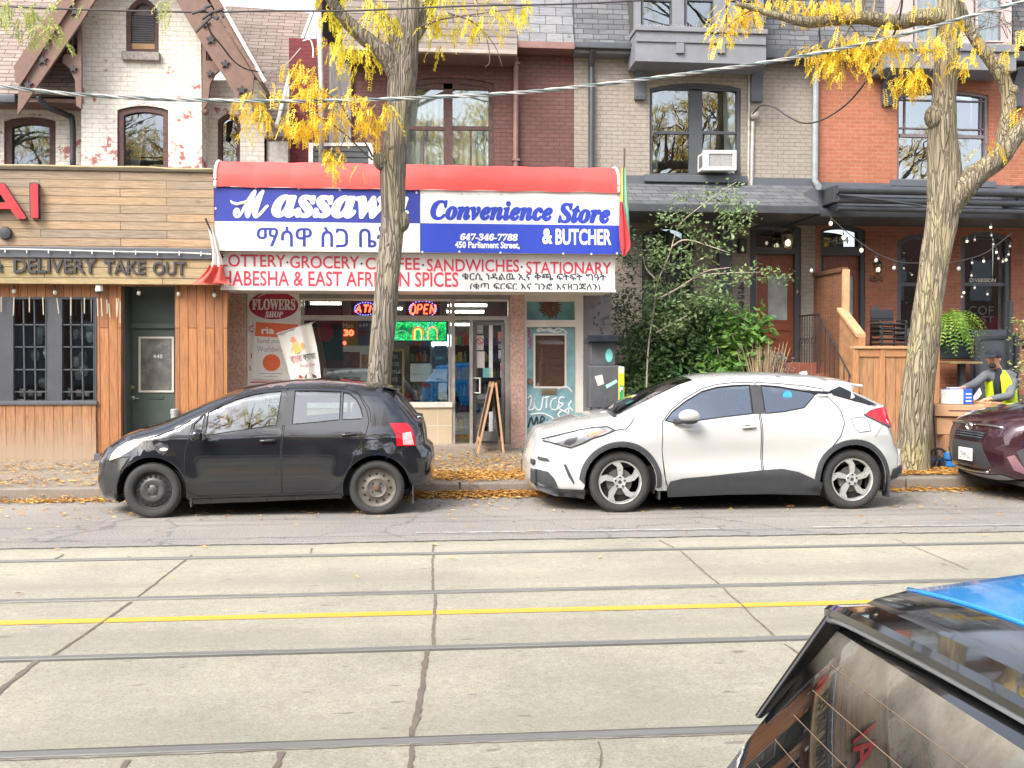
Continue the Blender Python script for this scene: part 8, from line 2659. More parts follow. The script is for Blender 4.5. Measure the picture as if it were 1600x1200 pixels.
for side in (-1, 1):      # blades running down beside the glass
 mb = MB()
 e = lip[-1] if side > 0 else lip[0]
 a, b, c_ = e + Vector((.0, 0, -.005)), e + Vector((.11, 0, -.005)), car.strip_pt(iR[-4], side, .01)
 c2 = c_ + Vector((.01, 0, .0))
 o_ = Vector((0, side * .018, 0))
 mb.add([a, b, c2, c_, a + o_, b + o_, c2 + o_, c_ + o_], [(0, 1, 2, 3), (7, 6, 5, 4), (0, 4, 5, 1), (1, 5, 6, 2), (2, 6, 7, 3), (3, 7, 4, 0)])
 mb.build('spoiler_blade', GBLK, tx, bevel=.004)
 mb = MB()
 MB().ball((.70, 1 + side * .80, .90), .1, 14, (3.0, .95, 1.0)).build('rear_fender', BLUEP, tx, smooth='all')
 car.patch(mb, [(.27 + DX, .72), (.42, .74), (.62, .86), (.66, .93), (.45, .90), (.31, .84)], side, .006)
 mb.build('taillight', LAMPR, tx, smooth='all')
 car.wheel(xf, Rw, Rw, side, 'alloy', .2)
 car.wheel(xr_, Rw, Rw, side, 'alloy', .2)
mb = MB()
iB = [i for i, t_ in enumerate(car.top) if t_[2] == 'b' and t_[0] > .78 and t_[0] < 1.05][0]
mb.tube([car.strip_pt(iB, u, .001) for u in np.linspace(-1, 1, 24)], .004, 6)
mb.build('roof_edge_trim', BLUEP, tx, smooth='all')
mb = MB()
for k in range(1, len(iR)):
 mb.tube([car.strip_pt(iR[k], u, .0012) for u in np.linspace(-.86, .86, 22)], .0007, 4)
 if k + 1 < len(iR):
  q0, q1 = car.top[iR[k]], car.top[iR[k] + 1]
mb.build('defroster_wire', mat('defroster amber', (.27, .19, .11), .5), tx)
car.seats([(1.35, True), (2.3, False)], .33)
p = car.strip_pt(iR[4], -.3, -.03)
MB().obox((p.x + .06, p.y, p.z - .02), (.004, .22, .12), (0, -.9, 0)).build('parcel_shelf', SEATM, tx)
# ================================================================ street furniture, patio, delivery worker, cables
# parking pay machine
YP = 13.9
pm = thing('parking_machine', 'dark grey parking pay machine with a slanting solar roof and yellow sticker strip', 'parking machine', (W(945, 640, YP).x, YP + .2, sw_z(YP)))
PMG = mat('machine grey', (.085, .087, .092), .5, .2, .12, 8)
a, b, c, d = RC(921, 571, 965, 638, YP)
zb = sw_z(YP)
xa, xb = a, W(976, 600, YP + .3).x
MB().box(a, b + .06, YP, YP + .32, c, d).build('lower_cabinet', PMG, pm, bevel=.02, seg=3)
MB().box(a + .06, b, YP + .05, YP + .3, zb, c).build('pedestal', PMG, pm, bevel=.01)
a2, b2, c2, d2 = RC(924, 535, 958, 571, YP)
MB().box(a2, b2 + .04, YP + .04, YP + .28, c2, d2).build('upper_cabinet', PMG, pm, bevel=.012)
p1 = W(918, 523, YP - .12)
MB().add([(p1.x, YP - .12, p1.z), (W(966, 523, YP - .12).x, YP - .12, p1.z), (W(986, 537, YP + .2).x, YP + .42, p1.z - .08), (p1.x + .05, YP + .42, p1.z - .08), (p1.x, YP - .12, p1.z - .09), (W(966, 523, YP - .12).x, YP - .12, p1.z - .09), (W(986, 537, YP + .2).x, YP + .42, p1.z - .14), (p1.x + .05, YP + .42, p1.z - .14)], [(3, 2, 1, 0), (4, 5, 6, 7), (0, 1, 5, 4), (1, 2, 6, 5), (2, 3, 7, 6), (3, 0, 4, 7)]).build('solar_roof', mat('solar panel', (.02, .022, .03), .25), pm, bevel=.006)
MB().pr(966, 573, 975, 636, YP, .012, .02).build('sticker_strip', mat('sticker yellow', (.72, .52, .02), .5, 0, .06), pm)
MB().pr(967, 573, 974.5, 583, YP, .015, -.012).build('white_label', SWHITE, pm)
MB().pr(967.5, 602, 974, 628, YP, .015, -.012).build('green_panel', mat('sticker green', (.04, .30, .14), .4), pm)
text_px(MB(), 'P', 968.5, 605, 973, 612, YP - .0155, .002, .03).build('letter', SWHITE, pm)
MB().pp(oval(946, 545, 957, 566), YP + .04, -.01, 0).build('round_sticker', mat('sticker teal', (.15, .5, .42), .5), pm)
MB().pp([(929, 588), (941, 585), (944, 600), (934, 603)], YP, -.004, 0).build('torn_sticker', mat('torn paper', (.55, .47, .43), .8, 0, .3, 30), pm)
MB().pp([(946, 602), (963, 593), (965, 597), (948, 607)], YP, -.004, 0).build('tape', mat('mint tape', (.3, .62, .48), .6), pm)
# ---- overhead cables
def cable(name, lab, pts, Y, r, m, twist=0, n=10):
 P = smooth_line([W(x, y, Y + dy) for x, y, dy in pts], n)
 if not twist:
  return tag(MB().tube(P, r, 6).build(name, m, smooth='all'), lab, 'cable', 'overhead cables')
 t = thing(name, lab, 'cable', P[len(P) // 2], 'overhead cables')
 L = 0
 for k, mm in enumerate((m, mat('cable white', (.42, .42, .4), .6), mat('cable green grey', (.12, .16, .16), .6))):
  V, L = [], 0
  for i, p in enumerate(P):
   if i:
    L += (P[i] - P[i - 1]).length
   a = L * 9 + k * 2.09
   V.append(p + Vector((0, math.cos(a), math.sin(a))) * r * .9)
  MB().tube(V, r * .75, 6).build('strand', mm, t, smooth='all')
 return t
CABG = mat('cable grey', (.28, .28, .27), .6)
CABD = mat('cable dark', (.05, .045, .045), .7)
cable('overhead_cable', 'twisted grey cable sagging across the whole picture above the store sign', [(-120, 118, 0), (0, 135, 0), (70, 143, 0), (140, 149, 0), (260, 155, 0), (400, 158, 0), (540, 157, 0), (650, 153, 0), (800, 145.5, 0), (920, 134, 0), (1060, 117, 0), (1200, 97, 0), (1320, 75, 0), (1420, 52, 0), (1520, 24, 0), (1620, -4, 0), (1760, -50, 0)], 13.2, .016, CABG, 1, 24)
cable('overhead_cable', 'thinner dark cable crossing near the top left of the picture in front of the gable', [(-120, 8, 0), (0, 10, 0), (75, 13, 0), (200, 17, 0), (330, 19, 0), (420, 17, 0), (540, 17, 0), (640, 13, 0), (740, 9, 0), (860, 7, 0), (960, 3, 0), (1080, -4, 0)], 13.25, .012, CABD, 0)
t = thing('cable_splice', 'black splice cluster of clamps on the top left cable over the bargeboard', 'cable clamp', W(328, 22, 13.25))
mb = MB()
for x0, y0, x1, y1 in ((300, 21, 322, 14), (318, 13, 330, 8), (330, 20, 348, 14), (344, 16, 349, 27), (316, 30, 332, 18), (306, 50, 330, 26), (330, 24, 340, 30)):
 mb.tube([W(x0, y0, 13.25), W(x1, y1, 13.22)], .02, 6)
mb.build('clamps', CABD, t)
cable('service_cable', 'dark service wire dropping from the splice cluster to the white flashing', [(322, 32, 0), (330, 52, .5), (345, 70, 1.5), (365, 95, 2.5), (385, 108, 3.5), (412, 113, 4.2)], 13.25, .012, CABD)
cable('service_cable', 'dark looping service wire between the grey house and the forked tree', [(1176, 178, 5.4), (1190, 165, 5.0), (1210, 168, 4.6), (1228, 180, 4.2), (1250, 191, 3.8), (1268, 192, 3.4), (1290, 185, 3.0), (1320, 165, 2.4), (1345, 138, 1.8), (1372, 98, 1.2), (1398, 50, .5), (1408, 15, .2), (1412, -30, 0)], 13.2, .014, CABD)
cable('service_cable', 'pale wire from the splice cluster to the red wall of the gabled house', [(349, 22, 0), (372, 62, 2), (400, 105, 4), (420, 112, 4.6), (445, 102, 5), (470, 75, 5.1)], 13.25, .008, CONDUIT)
# ---- patio of number 454
YFE = 16.1
gz = sw_z(YFE)
FT = mat('fence post timber', (.42, .20, .085), .65, 0, .2, 8, .2, stretch=(8, 8, 1))
fz = W(1400, 541, YFE).z
pf = thing('patio_fence', 'orange brown timber patio fence with framed panels behind the forked tree', 'fence', (W(1400, 600, YFE).x, YFE, gz))
xs = [W(x, 600, YFE).x for x in (1336, 1377, 1420, 1462)]
MB().box(xs[0] - .05, xs[-1] + .03, YFE - .07, YFE + .09, fz - .04, fz).build('cap_rail', mat('pale cap timber', (.55, .33, .17), .65, 0, .2, 8, .2), pf, bevel=.006)
for i, x in enumerate(xs):
 MB().box(x - .045, x + .045, YFE - .045, YFE + .045, gz - .04, fz - .04).build('post', FT, pf, bevel=.006)
for a, b in zip(xs, xs[1:]):
 MB().box(a + .045, b - .045, YFE - .035, YFE + .03, fz - .17, fz - .05).box(a + .045, b - .045, YFE - .035, YFE + .03, gz, gz + .1).build('rail', FT, pf, bevel=.005)
 MB().box(a + .045, b - .045, YFE - .012, YFE + .012, gz + .1, fz - .17).build('panel', FENCEWD, pf)
# privacy screen and sloping stair side
ps = thing('privacy_screen', 'tall brown timber privacy screen between the doors of the two houses', 'screen', (W(1298, 600, 17.3).x, 17.3, .3))
sx0, sx1 = W(1271, 500, 18.6), W(1318, 424, 16.9)
zt0, zt1 = W(1271, 433, 18.6).z, W(1318, 424, 16.9).z
zt_m = min(zt0, zt1)
MB().add([(sx0.x, 18.6, .3), (sx1.x, 16.9, .3), (sx1.x, 16.9, zt1), (sx0.x, 18.6, zt0), (sx0.x + .04, 18.6, .3), (sx1.x + .04, 16.9, .3), (sx1.x + .04, 16.9, zt1), (sx0.x + .04, 18.6, zt0)], [(0, 1, 2, 3), (7, 6, 5, 4), (0, 4, 5, 1), (1, 5, 6, 2), (2, 6, 7, 3), (3, 7, 4, 0)]).build('boards', planks('screen boards', (.26, .12, .06), (.20, .09, .045), axes='yzx', length=.14, height=9, gap=.006), ps)
MB().box(sx1.x - .02, sx1.x + .09, 16.84, 16.93, .2, zt1 + .03).build('post', mat('pale cap timber', (.55, .33, .17)), ps, bevel=.008)
MB().add([(sx0.x - .03, 18.6, zt0), (sx1.x - .03, 16.9, zt1), (sx1.x + .08, 16.9, zt1), (sx0.x + .08, 18.6, zt0), (sx0.x - .03, 18.6, zt0 + .07), (sx1.x - .03, 16.9, zt1 + .07), (sx1.x + .08, 16.9, zt1 + .07), (sx0.x + .08, 18.6, zt0 + .07)], [(3, 2, 1, 0), (4, 5, 6, 7), (0, 1, 5, 4), (1, 2, 6, 5), (2, 3, 7, 6), (3, 0, 4, 7)]).build('top_rail', mat('dark rail', (.16, .075, .04), .6), ps)
ss = thing('stair_wall', 'timber boarded stair side with a pale sloping cap rail descending to the patio fence', 'stair side', (W(1325, 600, 16.9).x, 16.7, gz))
A0, A1 = W(1312, 486, 16.9), W(1343, 527, 16.15)
MB().add([(A0.x, A0.y, gz - .05), (A1.x, A1.y, gz - .05), (A1.x, A1.y, A1.z), (A0.x, A0.y, A0.z)] + [(p[0] + .05, p[1] + .02, p[2]) for p in ((A0.x, A0.y, gz - .05), (A1.x, A1.y, gz - .05), (A1.x, A1.y, A1.z), (A0.x, A0.y, A0.z))], [(0, 1, 2, 3), (7, 6, 5, 4), (0, 4, 5, 1), (1, 5, 6, 2), (2, 6, 7, 3), (3, 7, 4, 0)]).build('boards', FENCEWD, ss)
MB().add([(A0.x - .05, A0.y, A0.z), (A1.x - .05, A1.y, A1.z), (A1.x + .12, A1.y + .03, A1.z), (A0.x + .12, A0.y + .03, A0.z)] + [(A0.x - .05, A0.y, A0.z + .06), (A1.x - .05, A1.y, A1.z + .06), (A1.x + .12, A1.y + .03, A1.z + .06), (A0.x + .12, A0.y + .03, A0.z + .06)], [(3, 2, 1, 0), (4, 5, 6, 7), (0, 1, 5, 4), (1, 2, 6, 5), (2, 3, 7, 6), (3, 0, 4, 7)]).build('cap_rail', mat('pale cap timber', (.55, .33, .17)), ss, bevel=.005)
MB().box(A1.x - .02, A1.x + .08, A1.y - .05, A1.y + .05, gz, A1.z - .0).build('post', FT, ss, bevel=.006)
# raised deck behind the fence
dk = thing('patio_deck', 'dark raised patio deck behind the timber fence', 'deck', (W(1480, 600, 17).x, 17.3, .25))
MB().box(xs[0], W(1800, 600, 17).x, YFE + .1, YH - .05, gz - .05, gz + .75).build('deck', mat('deck boards', (.10, .07, .05), .8, 0, .3, 6), dk)
for i in range(5):
 cz = gz + .75 + i * .085
 t = thing('stacking_chair', ['lowest black patio chair of the stack, standing on the deck', 'second black patio chair from the bottom of the stack', 'middle black patio chair of the stack of five', 'black patio chair second from the top of the stack', 'topmost black patio chair of the stack beside the orange brick door'][i], 'chair', (W(1388, 540, 17.4).x, 17.4, cz), 'stacked patio chairs')
 x = LOC[t.name].x
 BKP = mat('black resin', (.022, .023, .026), .45)
 zs = W(1388, 537, 17.4).z - (gz + .75)
 o = zs - .02
 MB().box(x - .22, x + .22, 17.2, 17.62, cz + o, cz + o + .03).build('seat', BKP, t, bevel=.012)
 MB().obox((x, 17.66, cz + o + .2), (.42, .03, .16 if i == 4 else .06), (-.15, 0, 0)).build('backrest', BKP, t, bevel=.01)
 for sx in (-1, 1):
  MB().tube([(x + sx * .23, 17.2, cz + o + .02), (x + sx * .24, 17.22, cz + o + .07), (x + sx * .24, 17.6, cz + o + .08)], .014, 6).build('armrest', BKP, t)
  for yy in (17.2, 17.62):
   MB().tube([(x + sx * .21, yy, cz + o), (x + sx * .23, yy + (.03 if yy > 17.4 else -.03), cz + .0)], .014, 6).build('leg', BKP, t)
# cafe table and panels on the right
t = thing('patio_table', 'high dark table with a yellowed top and square column beside the hanging fern', 'table', (W(1508, 640, 16.5).x, 16.5, gz + .0))
p = W(1503, 565, 16.5)
MB().box(W(1472, 565, 16.5).x, W(1523, 565, 16.5).x, 16.25, 16.8, p.z - .035, p.z).build('tabletop', mat('yellowed table top', (.30, .22, .09), .4, 0, .4, 6), t, bevel=.006)
p = W(1502, 600, 16.5)
MB().box(p.x - .05, p.x + .05, 16.45, 16.55, gz, W(1502, 568, 16.5).z).build('column', CHAR, t, bevel=.006)
MB().box(p.x - .22, p.x + .22, 16.28, 16.72, gz, gz + .03).build('base', CHAR, t, bevel=.006)
t = thing('menu_frame', 'tall dark glazed menu frame behind the worker in the yellow vest', 'menu board', (W(1552, 640, 16.6).x, 16.6, gz))
MB().pp([(1524, 650), (1524, 526), (1576, 523), (1576, 650)], 16.6, 0, .06, holes=[[(1529, 640), (1529, 531), (1571, 529), (1571, 640)]]).build('frame', DKGUT, t, bevel=.006)
MB().pp([(1528, 642), (1528, 530), (1572, 528), (1572, 642)], 16.6, .02, .035).build('pane', mat('dark glazed panel', (.09, .10, .11), .12, 0, .2, 3), t)
t = thing('planter_box', 'dark planter box with brick coloured side under the cafe window', 'planter', (W(1490, 640, 16.9).x, 16.9, gz))
a, b, c, d = RC(1462, 512, 1518, 560, 16.9)
MB().box(a, b, 16.9, 17.2, c, d).build('box', mat('dark planter', (.04, .055, .07), .5), t, bevel=.01)
MB().box(a, b, 16.93, 17.2, gz, c).build('stand', PORCHBRICK, t)
t = thing('patio_rail', 'dark rail with an orange brick coloured board below the cafe window', 'rail', (W(1510, 600, 17.2).x, 17.2, gz))
MB().pr(1502, 533, 1530, 541, 17.2, 0, .04).build('top_rail', GREYPT, t)
MB().pr(1502, 542, 1530, 552, 17.2, -.01, .04).build('board', mat('orange board', (.42, .12, .05), .7), t)
MB().pr(1502, 552, 1530, 650, 17.2, 0, .04).build('lower_board', GREYPT, t)
for k, (x, lab) in enumerate(((1580, 'black patio post left of the trailing flowers'), (1590, 'black patio post nearest the right picture edge'))):
 t = thing('patio_post', lab, 'post', (W(x, 640, 16.4).x, 16.4, gz), 'black patio posts')
 MB().pr(x - 3, 470 if k == 0 else 520, x + 3, 655, 16.4, 0, .1).build('shaft', CHAR, t, bevel=.006)
 MB().pr(x - 5, 640, x + 5, 660, 16.4, .03, .13).build('foot', CHAR, t, bevel=.006)
# ---- string lights over the patio
sl_ = thing('light_string', 'string light wire swagged from the house number 454 to the forked tree', 'light string', W(1360, 400, 17.0), 'patio string lights')
pts = [(1298, 340, 17.3), (1320, 360, 17.2), (1346, 380, 17.1), (1370, 396, 17.0), (1397, 407, 16.9), (1420, 411, 16.5), (1470, 410, 15.8), (1498, 408, 16.2), (1540, 395, 16.6), (1580, 365, 17)]
P = smooth_line([W(x, y, Y) for x, y, Y in pts], 8)
MB().tube(P, .008, 6).build('wire', CABD, sl_, smooth='all')
for x, y, Y, l in ((1298, 349, 17.3, 'bulb under the porch eave left of the transom 454'), (1318, 371, 17.2, 'bulb in front of the transom numerals 454'), (1346, 391, 17.1, 'bulb at the right side of the 454 door frame'), (1369, 407, 17.0, 'bulb hanging just above the small amber lantern'), (1397, 419, 16.9, 'bulb hanging left of the forked tree trunk'), (1498, 420, 16.2, 'bulb hanging left of the lettered cafe window'), (1268, 423, 17.4, 'bulb at the top of the privacy screen')):
 bulb(x, y, Y, l, 'patio string bulbs', BULB if y < 400 else BULBW, .032, .05)
rn = random.Random(8)
for k, (x, y) in enumerate(((1548, 355), (1549, 368), (1552, 382), (1557, 394), (1560, 404), (1567, 409), (1572, 406), (1576, 398), (1578, 385), (1537, 408), (1519, 411), (1518, 431), (1506, 457), (1503, 464), (1523, 375), (1511, 377), (1523, 450), (1543, 460))):
 bulb(x, y, 17.2 + (k % 3) * .1, 'small white bulb among the cluster on the lettered cafe window', 'small bulbs round the cafe window', BULB if k % 3 == 0 else BULBW, .021, .03)
# ---- cartons on a hand truck
CART = mat('brown carton', (.46, .26, .14), .8, 0, .12, 6)
CART2 = mat('darker carton', (.40, .215, .115), .8, 0, .14, 6)
TAPE = mat('parcel tape', (.50, .33, .17), .3)
def carton(lab, c, size, rz, m, writing=False):
 t = thing('carton', lab, 'carton', (c[0], c[1], c[2] - size[2] / 2), 'cartons on the hand truck')
 MB().obox(c, size, (0, 0, rz)).build('box', m, t, bevel=.006)
 MB().obox((c[0], c[1], c[2] + size[2] / 2), (size[0] * 1.002, .05, .003), (0, 0, rz)).obox(c, (size[0] * 1.004, .05, size[2] * .7), (0, 0, rz)).build('tape', TAPE, t)
 if writing:
  q = Matrix.Rotation(rz, 3, 'Z') @ Vector((0, -size[1] / 2 - .002, 0))
  MB().obox((c[0] + q.x, c[1] + q.y, c[2]), (size[0] * .45, .002, .02), (0, 0, rz)).build('print', mat('dark print', (.12, .07, .05), .7), t)
 return t
yc = 14.0
p = W(1484, 690, yc); p.z = sw_z(yc) + .28
carton('bottom carton of the pile, standing on the hand truck', p, (.42, .36, .34), .15, CART2)
p = W(1490, 664, yc)
carton('brown carton with open flap in the middle of the pile', p, (.58, .44, .24), -.2, CART)
p = W(1494, 648, yc - .03); p.z = W(1494, 640, yc).z
carton('flat wide carton under the blue and white box', p, (.66, .52, .16), -.32, CART, True)
p2 = W(1540, 646, yc - .05)
carton('upright carton at the right of the pile touching the worker', (p2.x, yc + .02, W(1540, 644, yc).z), (.22, .5, .30), .25, CART)
p3 = W(1496, 621, yc - .05)
t = thing('blue_white_box', 'blue and white printed box on top of the flat carton', 'box', (p3.x, yc, p.z + .08))
zz = p.z + .085 + .105
MB().obox((p3.x, yc - .02, zz), (.40, .30, .205), (0, 0, -.45)).build('box', mat('box blue', (.02, .08, .42), .35), t, bevel=.004)
q = Matrix.Rotation(-.45, 3, 'Z')
e = q @ Vector((-.2015, 0, 0))
f = q @ Vector((-.06, -.151, 0))
MB().obox((p3.x + e.x, yc - .02 + e.y, zz), (.003, .298, .2), (0, 0, -.45)).obox((p3.x + f.x, yc - .02 + f.y, zz), (.28, .003, .2), (0, 0, -.45)).build('white_side', mat('box white', (.7, .7, .68), .4, 0, .2, 30), t)
for k in range(3):
 f = q @ Vector((.15, -.153, -.06 + 0))
 MB().obox((p3.x + f.x, yc - .02 + f.y, zz - .06 + k * .05), (.07, .003, .018), (0, 0, -.45)).build('label', SWHITE, t)
t = thing('handheld_scanner', 'white and dark handheld device lying under the right hand of the worker', 'scanner', (p3.x - .05, yc, zz + .105))
MB().obox((p3.x - .06, yc - .03, zz + .118), (.16, .08, .022), (0, 0, .2)).build('case', WHITEPVC, t, bevel=.006)
MB().obox((p3.x - .06, yc - .03, zz + .131), (.10, .06, .004), (0, 0, .2)).build('screen', CHAR, t)
ht = thing('hand_truck', 'hand truck with a spoked black wheel and blue frame under the cartons', 'hand truck', (W(1475, 720, yc).x, yc, sw_z(yc)))
p = W(1457, 699, yc - .1)
wz = sw_z(yc) + .14
wh = MB().lathe([(.14, .0), (.145, .02), (.14, .04), (.115, .04), (.11, .02), (.115, 0), (.14, 0)], (p.x, yc - .28, wz), 'y', 24, False).build('wheel', mat('black rubber', (.02, .02, .02), .7), ht, smooth=True)
mb = MB()
for k in range(7):
 a = k * 2 * math.pi / 7
 mb.tube([(p.x, yc - .26, wz), (p.x + .115 * math.cos(a), yc - .26, wz + .115 * math.sin(a))], .012, 6)
mb.lathe([(.03, -.03), (.03, .03)], (p.x, yc - .26, wz), 'y', 12)
mb.build('spokes', CHAR, wh)
BLF = mat('blue frame', (.03, .20, .55), .4)
MB().box(p.x - .02, p.x + .5, yc - .22, yc + .2, sw_z(yc) + .07, sw_z(yc) + .105).box(p.x + .10, p.x + .25, yc - .33, yc - .23, sw_z(yc) + .02, sw_z(yc) + .1).build('platform', BLF, ht, bevel=.008)
MB().obox((p.x + .16, yc - .30, sw_z(yc) + .17), (.15, .1, .1)).build('foot_bracket', BLF, ht, bevel=.01)
MB().tube([(p.x, yc + .1, sw_z(yc) + .1), (p.x - .06, yc + .1, 1.2), (p.x - .06, yc - .2, 1.2), (p.x, yc - .2, sw_z(yc) + .1)], .016, 8).build('frame', CHAR, ht)
# ---- delivery worker
def skin_mesh(joints, links, m, name, parent, lv=2, root=0):
 me = bpy.data.meshes.new(name)
 og = LOC[parent.name]
 me.from_pydata([tuple(Vector(j[0]) - og) for j in joints], links, [])
 o = bpy.data.objects.new(name, me)
 COL.objects.link(o)
 sk = o.modifiers.new('skin', 'SKIN')
 sk.use_smooth_shade = True
 for i, j in enumerate(joints):
  r = j[1]
  me.skin_vertices[0].data[i].radius = (r, r) if not isinstance(r, tuple) else r
 me.skin_vertices[0].data[root].use_root = True
 ss_ = o.modifiers.new('sub', 'SUBSURF')
 ss_.levels = ss_.render_levels = lv
 dg = bpy.context.evaluated_depsgraph_get()
 dg.update()
 nm = bpy.data.meshes.new_from_object(o.evaluated_get(dg))
 bpy.data.objects.remove(o)
 nm.materials.clear()
 nm.materials.append(m)
 nm.polygons.foreach_set('use_smooth', [True] * len(nm.polygons))
 o = bpy.data.objects.new(name, nm)
 COL.objects.link(o)
 o.parent = parent
 LOC[o.name] = Vector(og)
 return o
YW_ = 14.45
SKIN = mat('brown skin', (.56, .30, .20), .5, 0, .08, 20)
wk = thing('person', 'worker in a yellow reflective vest and dark cap leaning over the cartons', 'person', (W(1566, 700, YW_).x, YW_, sw_z(YW_)))
def q_(x, y, dy=0):
 return W(x, y, YW_ + dy)
gz_ = sw_z(YW_)
hd_, nk = q_(1552, 560, -.08), q_(1560, 578, .0)
ch, wa, pe = q_(1563, 598), q_(1566, 630, .02), q_(1568, 655, .05)
fx, fy = -.75, -.66        # facing direction
Fv = Vector((fx, fy, 0))
Rv = Vector((-fy, fx, 0)) * -1     # towards image left: right shoulder
shR, elR, wrR = q_(1543, 584, .02), q_(1521, 601, -.12), q_(1504, 606, -.36)
shL, elL, wrL = q_(1584, 588, -.04), q_(1577, 619, -.26), q_(1543, 624, -.36)
hpR, hpL = pe + Vector((-.09, .0, -.06)), pe + Vector((.09, .02, -.06))
knR, knL = Vector((hpR.x - .02, YW_ - .03, gz_ + .5)), Vector((hpL.x + .02, YW_ + .08, gz_ + .5))
akR, akL = Vector((hpR.x - .02, YW_ + .04, gz_ + .08)), Vector((hpL.x + .03, YW_ + .14, gz_ + .08))
J = [(pe, (.15, .11)), (wa, (.14, .10)), (ch, (.155, .10)), (nk, .056), (hd_ + Vector((.02, .02, -.07)), .075), (hd_ + Vector((0, 0, .0)), .093), (hd_ + Vector((.005, .01, .07)), .082), (hd_ + Vector((0, .0, .12)), .05),
     (shR, .036), (elR, .036), (wrR, .030), (shL, .036), (elL, .036), (wrL, .031),
     (hpR, .085), (knR, .06), (akR, .042), (akR + Vector((-.14, -.1, -.04)), .035), (hpL, .085), (knL, .06), (akL, .042), (akL + Vector((-.14, -.1, -.04)), .035)]
E_ = [(0, 1), (1, 2), (2, 3), (3, 4), (4, 5), (5, 6), (6, 7), (2, 8), (8, 9), (9, 10), (2, 11), (11, 12), (12, 13), (0, 14), (14, 15), (15, 16), (16, 17), (0, 18), (18, 19), (19, 20), (20, 21)]
def hand(J, E_, w, wi, d, thumb):
 d = d.normalized()
 s = d.cross(Vector((0, 0, 1))).normalized() * thumb
 pi_ = len(J)
 J.append((w + d * .05, (.036, .018)))
 E_.append((wi, pi_))
 for k, (o, L) in enumerate(((.028, .075), (.010, .085), (-.009, .08), (-.027, .06))):
  b = len(J)
  base_ = w + d * .085 + s * o
  J += [(base_, .011), (base_ + d * L * .55 + Vector((0, 0, -.008)), .009), (base_ + d * L * .85 + Vector((0, 0, -.038)), .0075)]
  E_ += [(pi_, b), (b, b + 1), (b + 1, b + 2)]
 b = len(J)
 J += [(w + d * .035 + s * .045, .011), (w + d * .07 + s * .06 + Vector((0, 0, -.02)), .009)]
 E_ += [(pi_, b), (b, b + 1)]
hand(J, E_, wrR, 10, wrR - elR + Vector((0, 0, .02)), 1)
hand(J, E_, wrL, 13, Vector((-1, -.25, -.12)), -1)
bd = skin_mesh(J, E_, SKIN, 'body', wk)
SWT = mat('grey sweatshirt', (.135, .14, .155), .9, 0, .18, 25, .3)
J2 = [(pe + Vector((0, 0, .02)), (.165, .125)), (wa, (.155, .115)), (ch, (.185, .125)), (nk + Vector((.0, .01, -.01)), .075), (shR, .088), (elR, .064), (wrR.lerp(elR, .12), .045), (shL, .09), (elL, .068), (wrL.lerp(elL, .12), .047), (shR.lerp(elR, .5), .064), (shL.lerp(elL, .5), .068), (elR.lerp(wrR, .5), .054), (elL.lerp(wrL, .5), .058)]
skin_mesh(J2, [(0, 1), (1, 2), (2, 3), (2, 4), (4, 10), (10, 5), (5, 12), (12, 6), (2, 7), (7, 11), (11, 8), (8, 13), (13, 9)], SWT, 'sweatshirt', wk)
TRS = mat('dark trousers', (.025, .027, .035), .9, 0, .2, 20)
skin_mesh([(pe + Vector((0, 0, -.02)), (.17, .13)), (hpR, .105), (knR, .08), (akR, .065), (hpL, .105), (knL, .08), (akL, .065)], [(0, 1), (1, 2), (2, 3), (0, 4), (4, 5), (5, 6)], TRS, 'trousers', wk)
for ak in (akR, akL):
 MB().obox(ak + Vector((-.06, -.05, -.04)), (.27, .1, .08), (0, 0, .6)).build('shoe', CHAR, wk, bevel=.03, seg=3)
# vest: rings round the torso, open at the front, cut away at the arms
VEST = mat('hi vis yellow', (.56, .74, .012), .7, 0, .12, 9, .2)
SILV = mat('reflective stripe', (.48, .47, .46), .4, .2, .1, 20)
rows = [(nk + Vector((.02, .02, -.015)), .105, .085), (ch.lerp(nk, .45), .185, .13), (ch, .212, .152), (ch.lerp(wa, .5), .205, .15), (wa, .20, .147), (wa.lerp(pe, .55), .205, .152), (pe + Vector((0, 0, -.02)), .212, .16)]
fa = math.atan2(Fv.y, Fv.x)
def vest_pt(row, a, off=0):
 c_, rx, ry = row
 th = a - fa
 lx, ly = math.cos(th) * (ry + off), math.sin(th) * (rx + off)
 return Vector((c_.x + lx * math.cos(fa) - ly * math.sin(fa), c_.y + lx * math.sin(fa) + ly * math.cos(fa), c_.z))
def vband(mb, a0, a1, r0, r1, off=0, n=14):
 R3 = []
 for k in range(len(rows) - 1):
  for j in range(3):
   f = j / 3
   R3.append((rows[k][0].lerp(rows[k + 1][0], f), rows[k][1] + (rows[k + 1][1] - rows[k][1]) * f, rows[k][2] + (rows[k + 1][2] - rows[k][2]) * f))
 R3.append(rows[-1])
 i0, i1 = int(r0 * (len(R3) - 1)), int(r1 * (len(R3) - 1))
 V = [vest_pt(R3[i], fa + a0 + (a1 - a0) * j / n, off) for i in range(i0, i1 + 1) for j in range(n + 1)]
 return mb.add(V, [(i * (n + 1) + j, i * (n + 1) + j + 1, (i + 1) * (n + 1) + j + 1, (i + 1) * (n + 1) + j) for i in range(i1 - i0) for j in range(n)])
mb = MB()
vband(mb, .28, 1.05, 0, 1); vband(mb, -1.05, -.28, 0, 1); vband(mb, 1.05, 2.1, .45, 1); vband(mb, -2.1, -1.05, .45, 1); vband(mb, 2.1, 4.18, 0, 1)
vs = mb.build('vest', VEST, wk, smooth='all')
sdf = vs.modifiers.new('thick', 'SOLIDIFY')
sdf.thickness = .012
mb = MB()
vband(mb, .3, 2 * math.pi - .3, .66, .78, .010, 40); vband(mb, .42, .62, 0, .66, .010, 4); vband(mb, -.62, -.42, 0, .66, .010, 4)
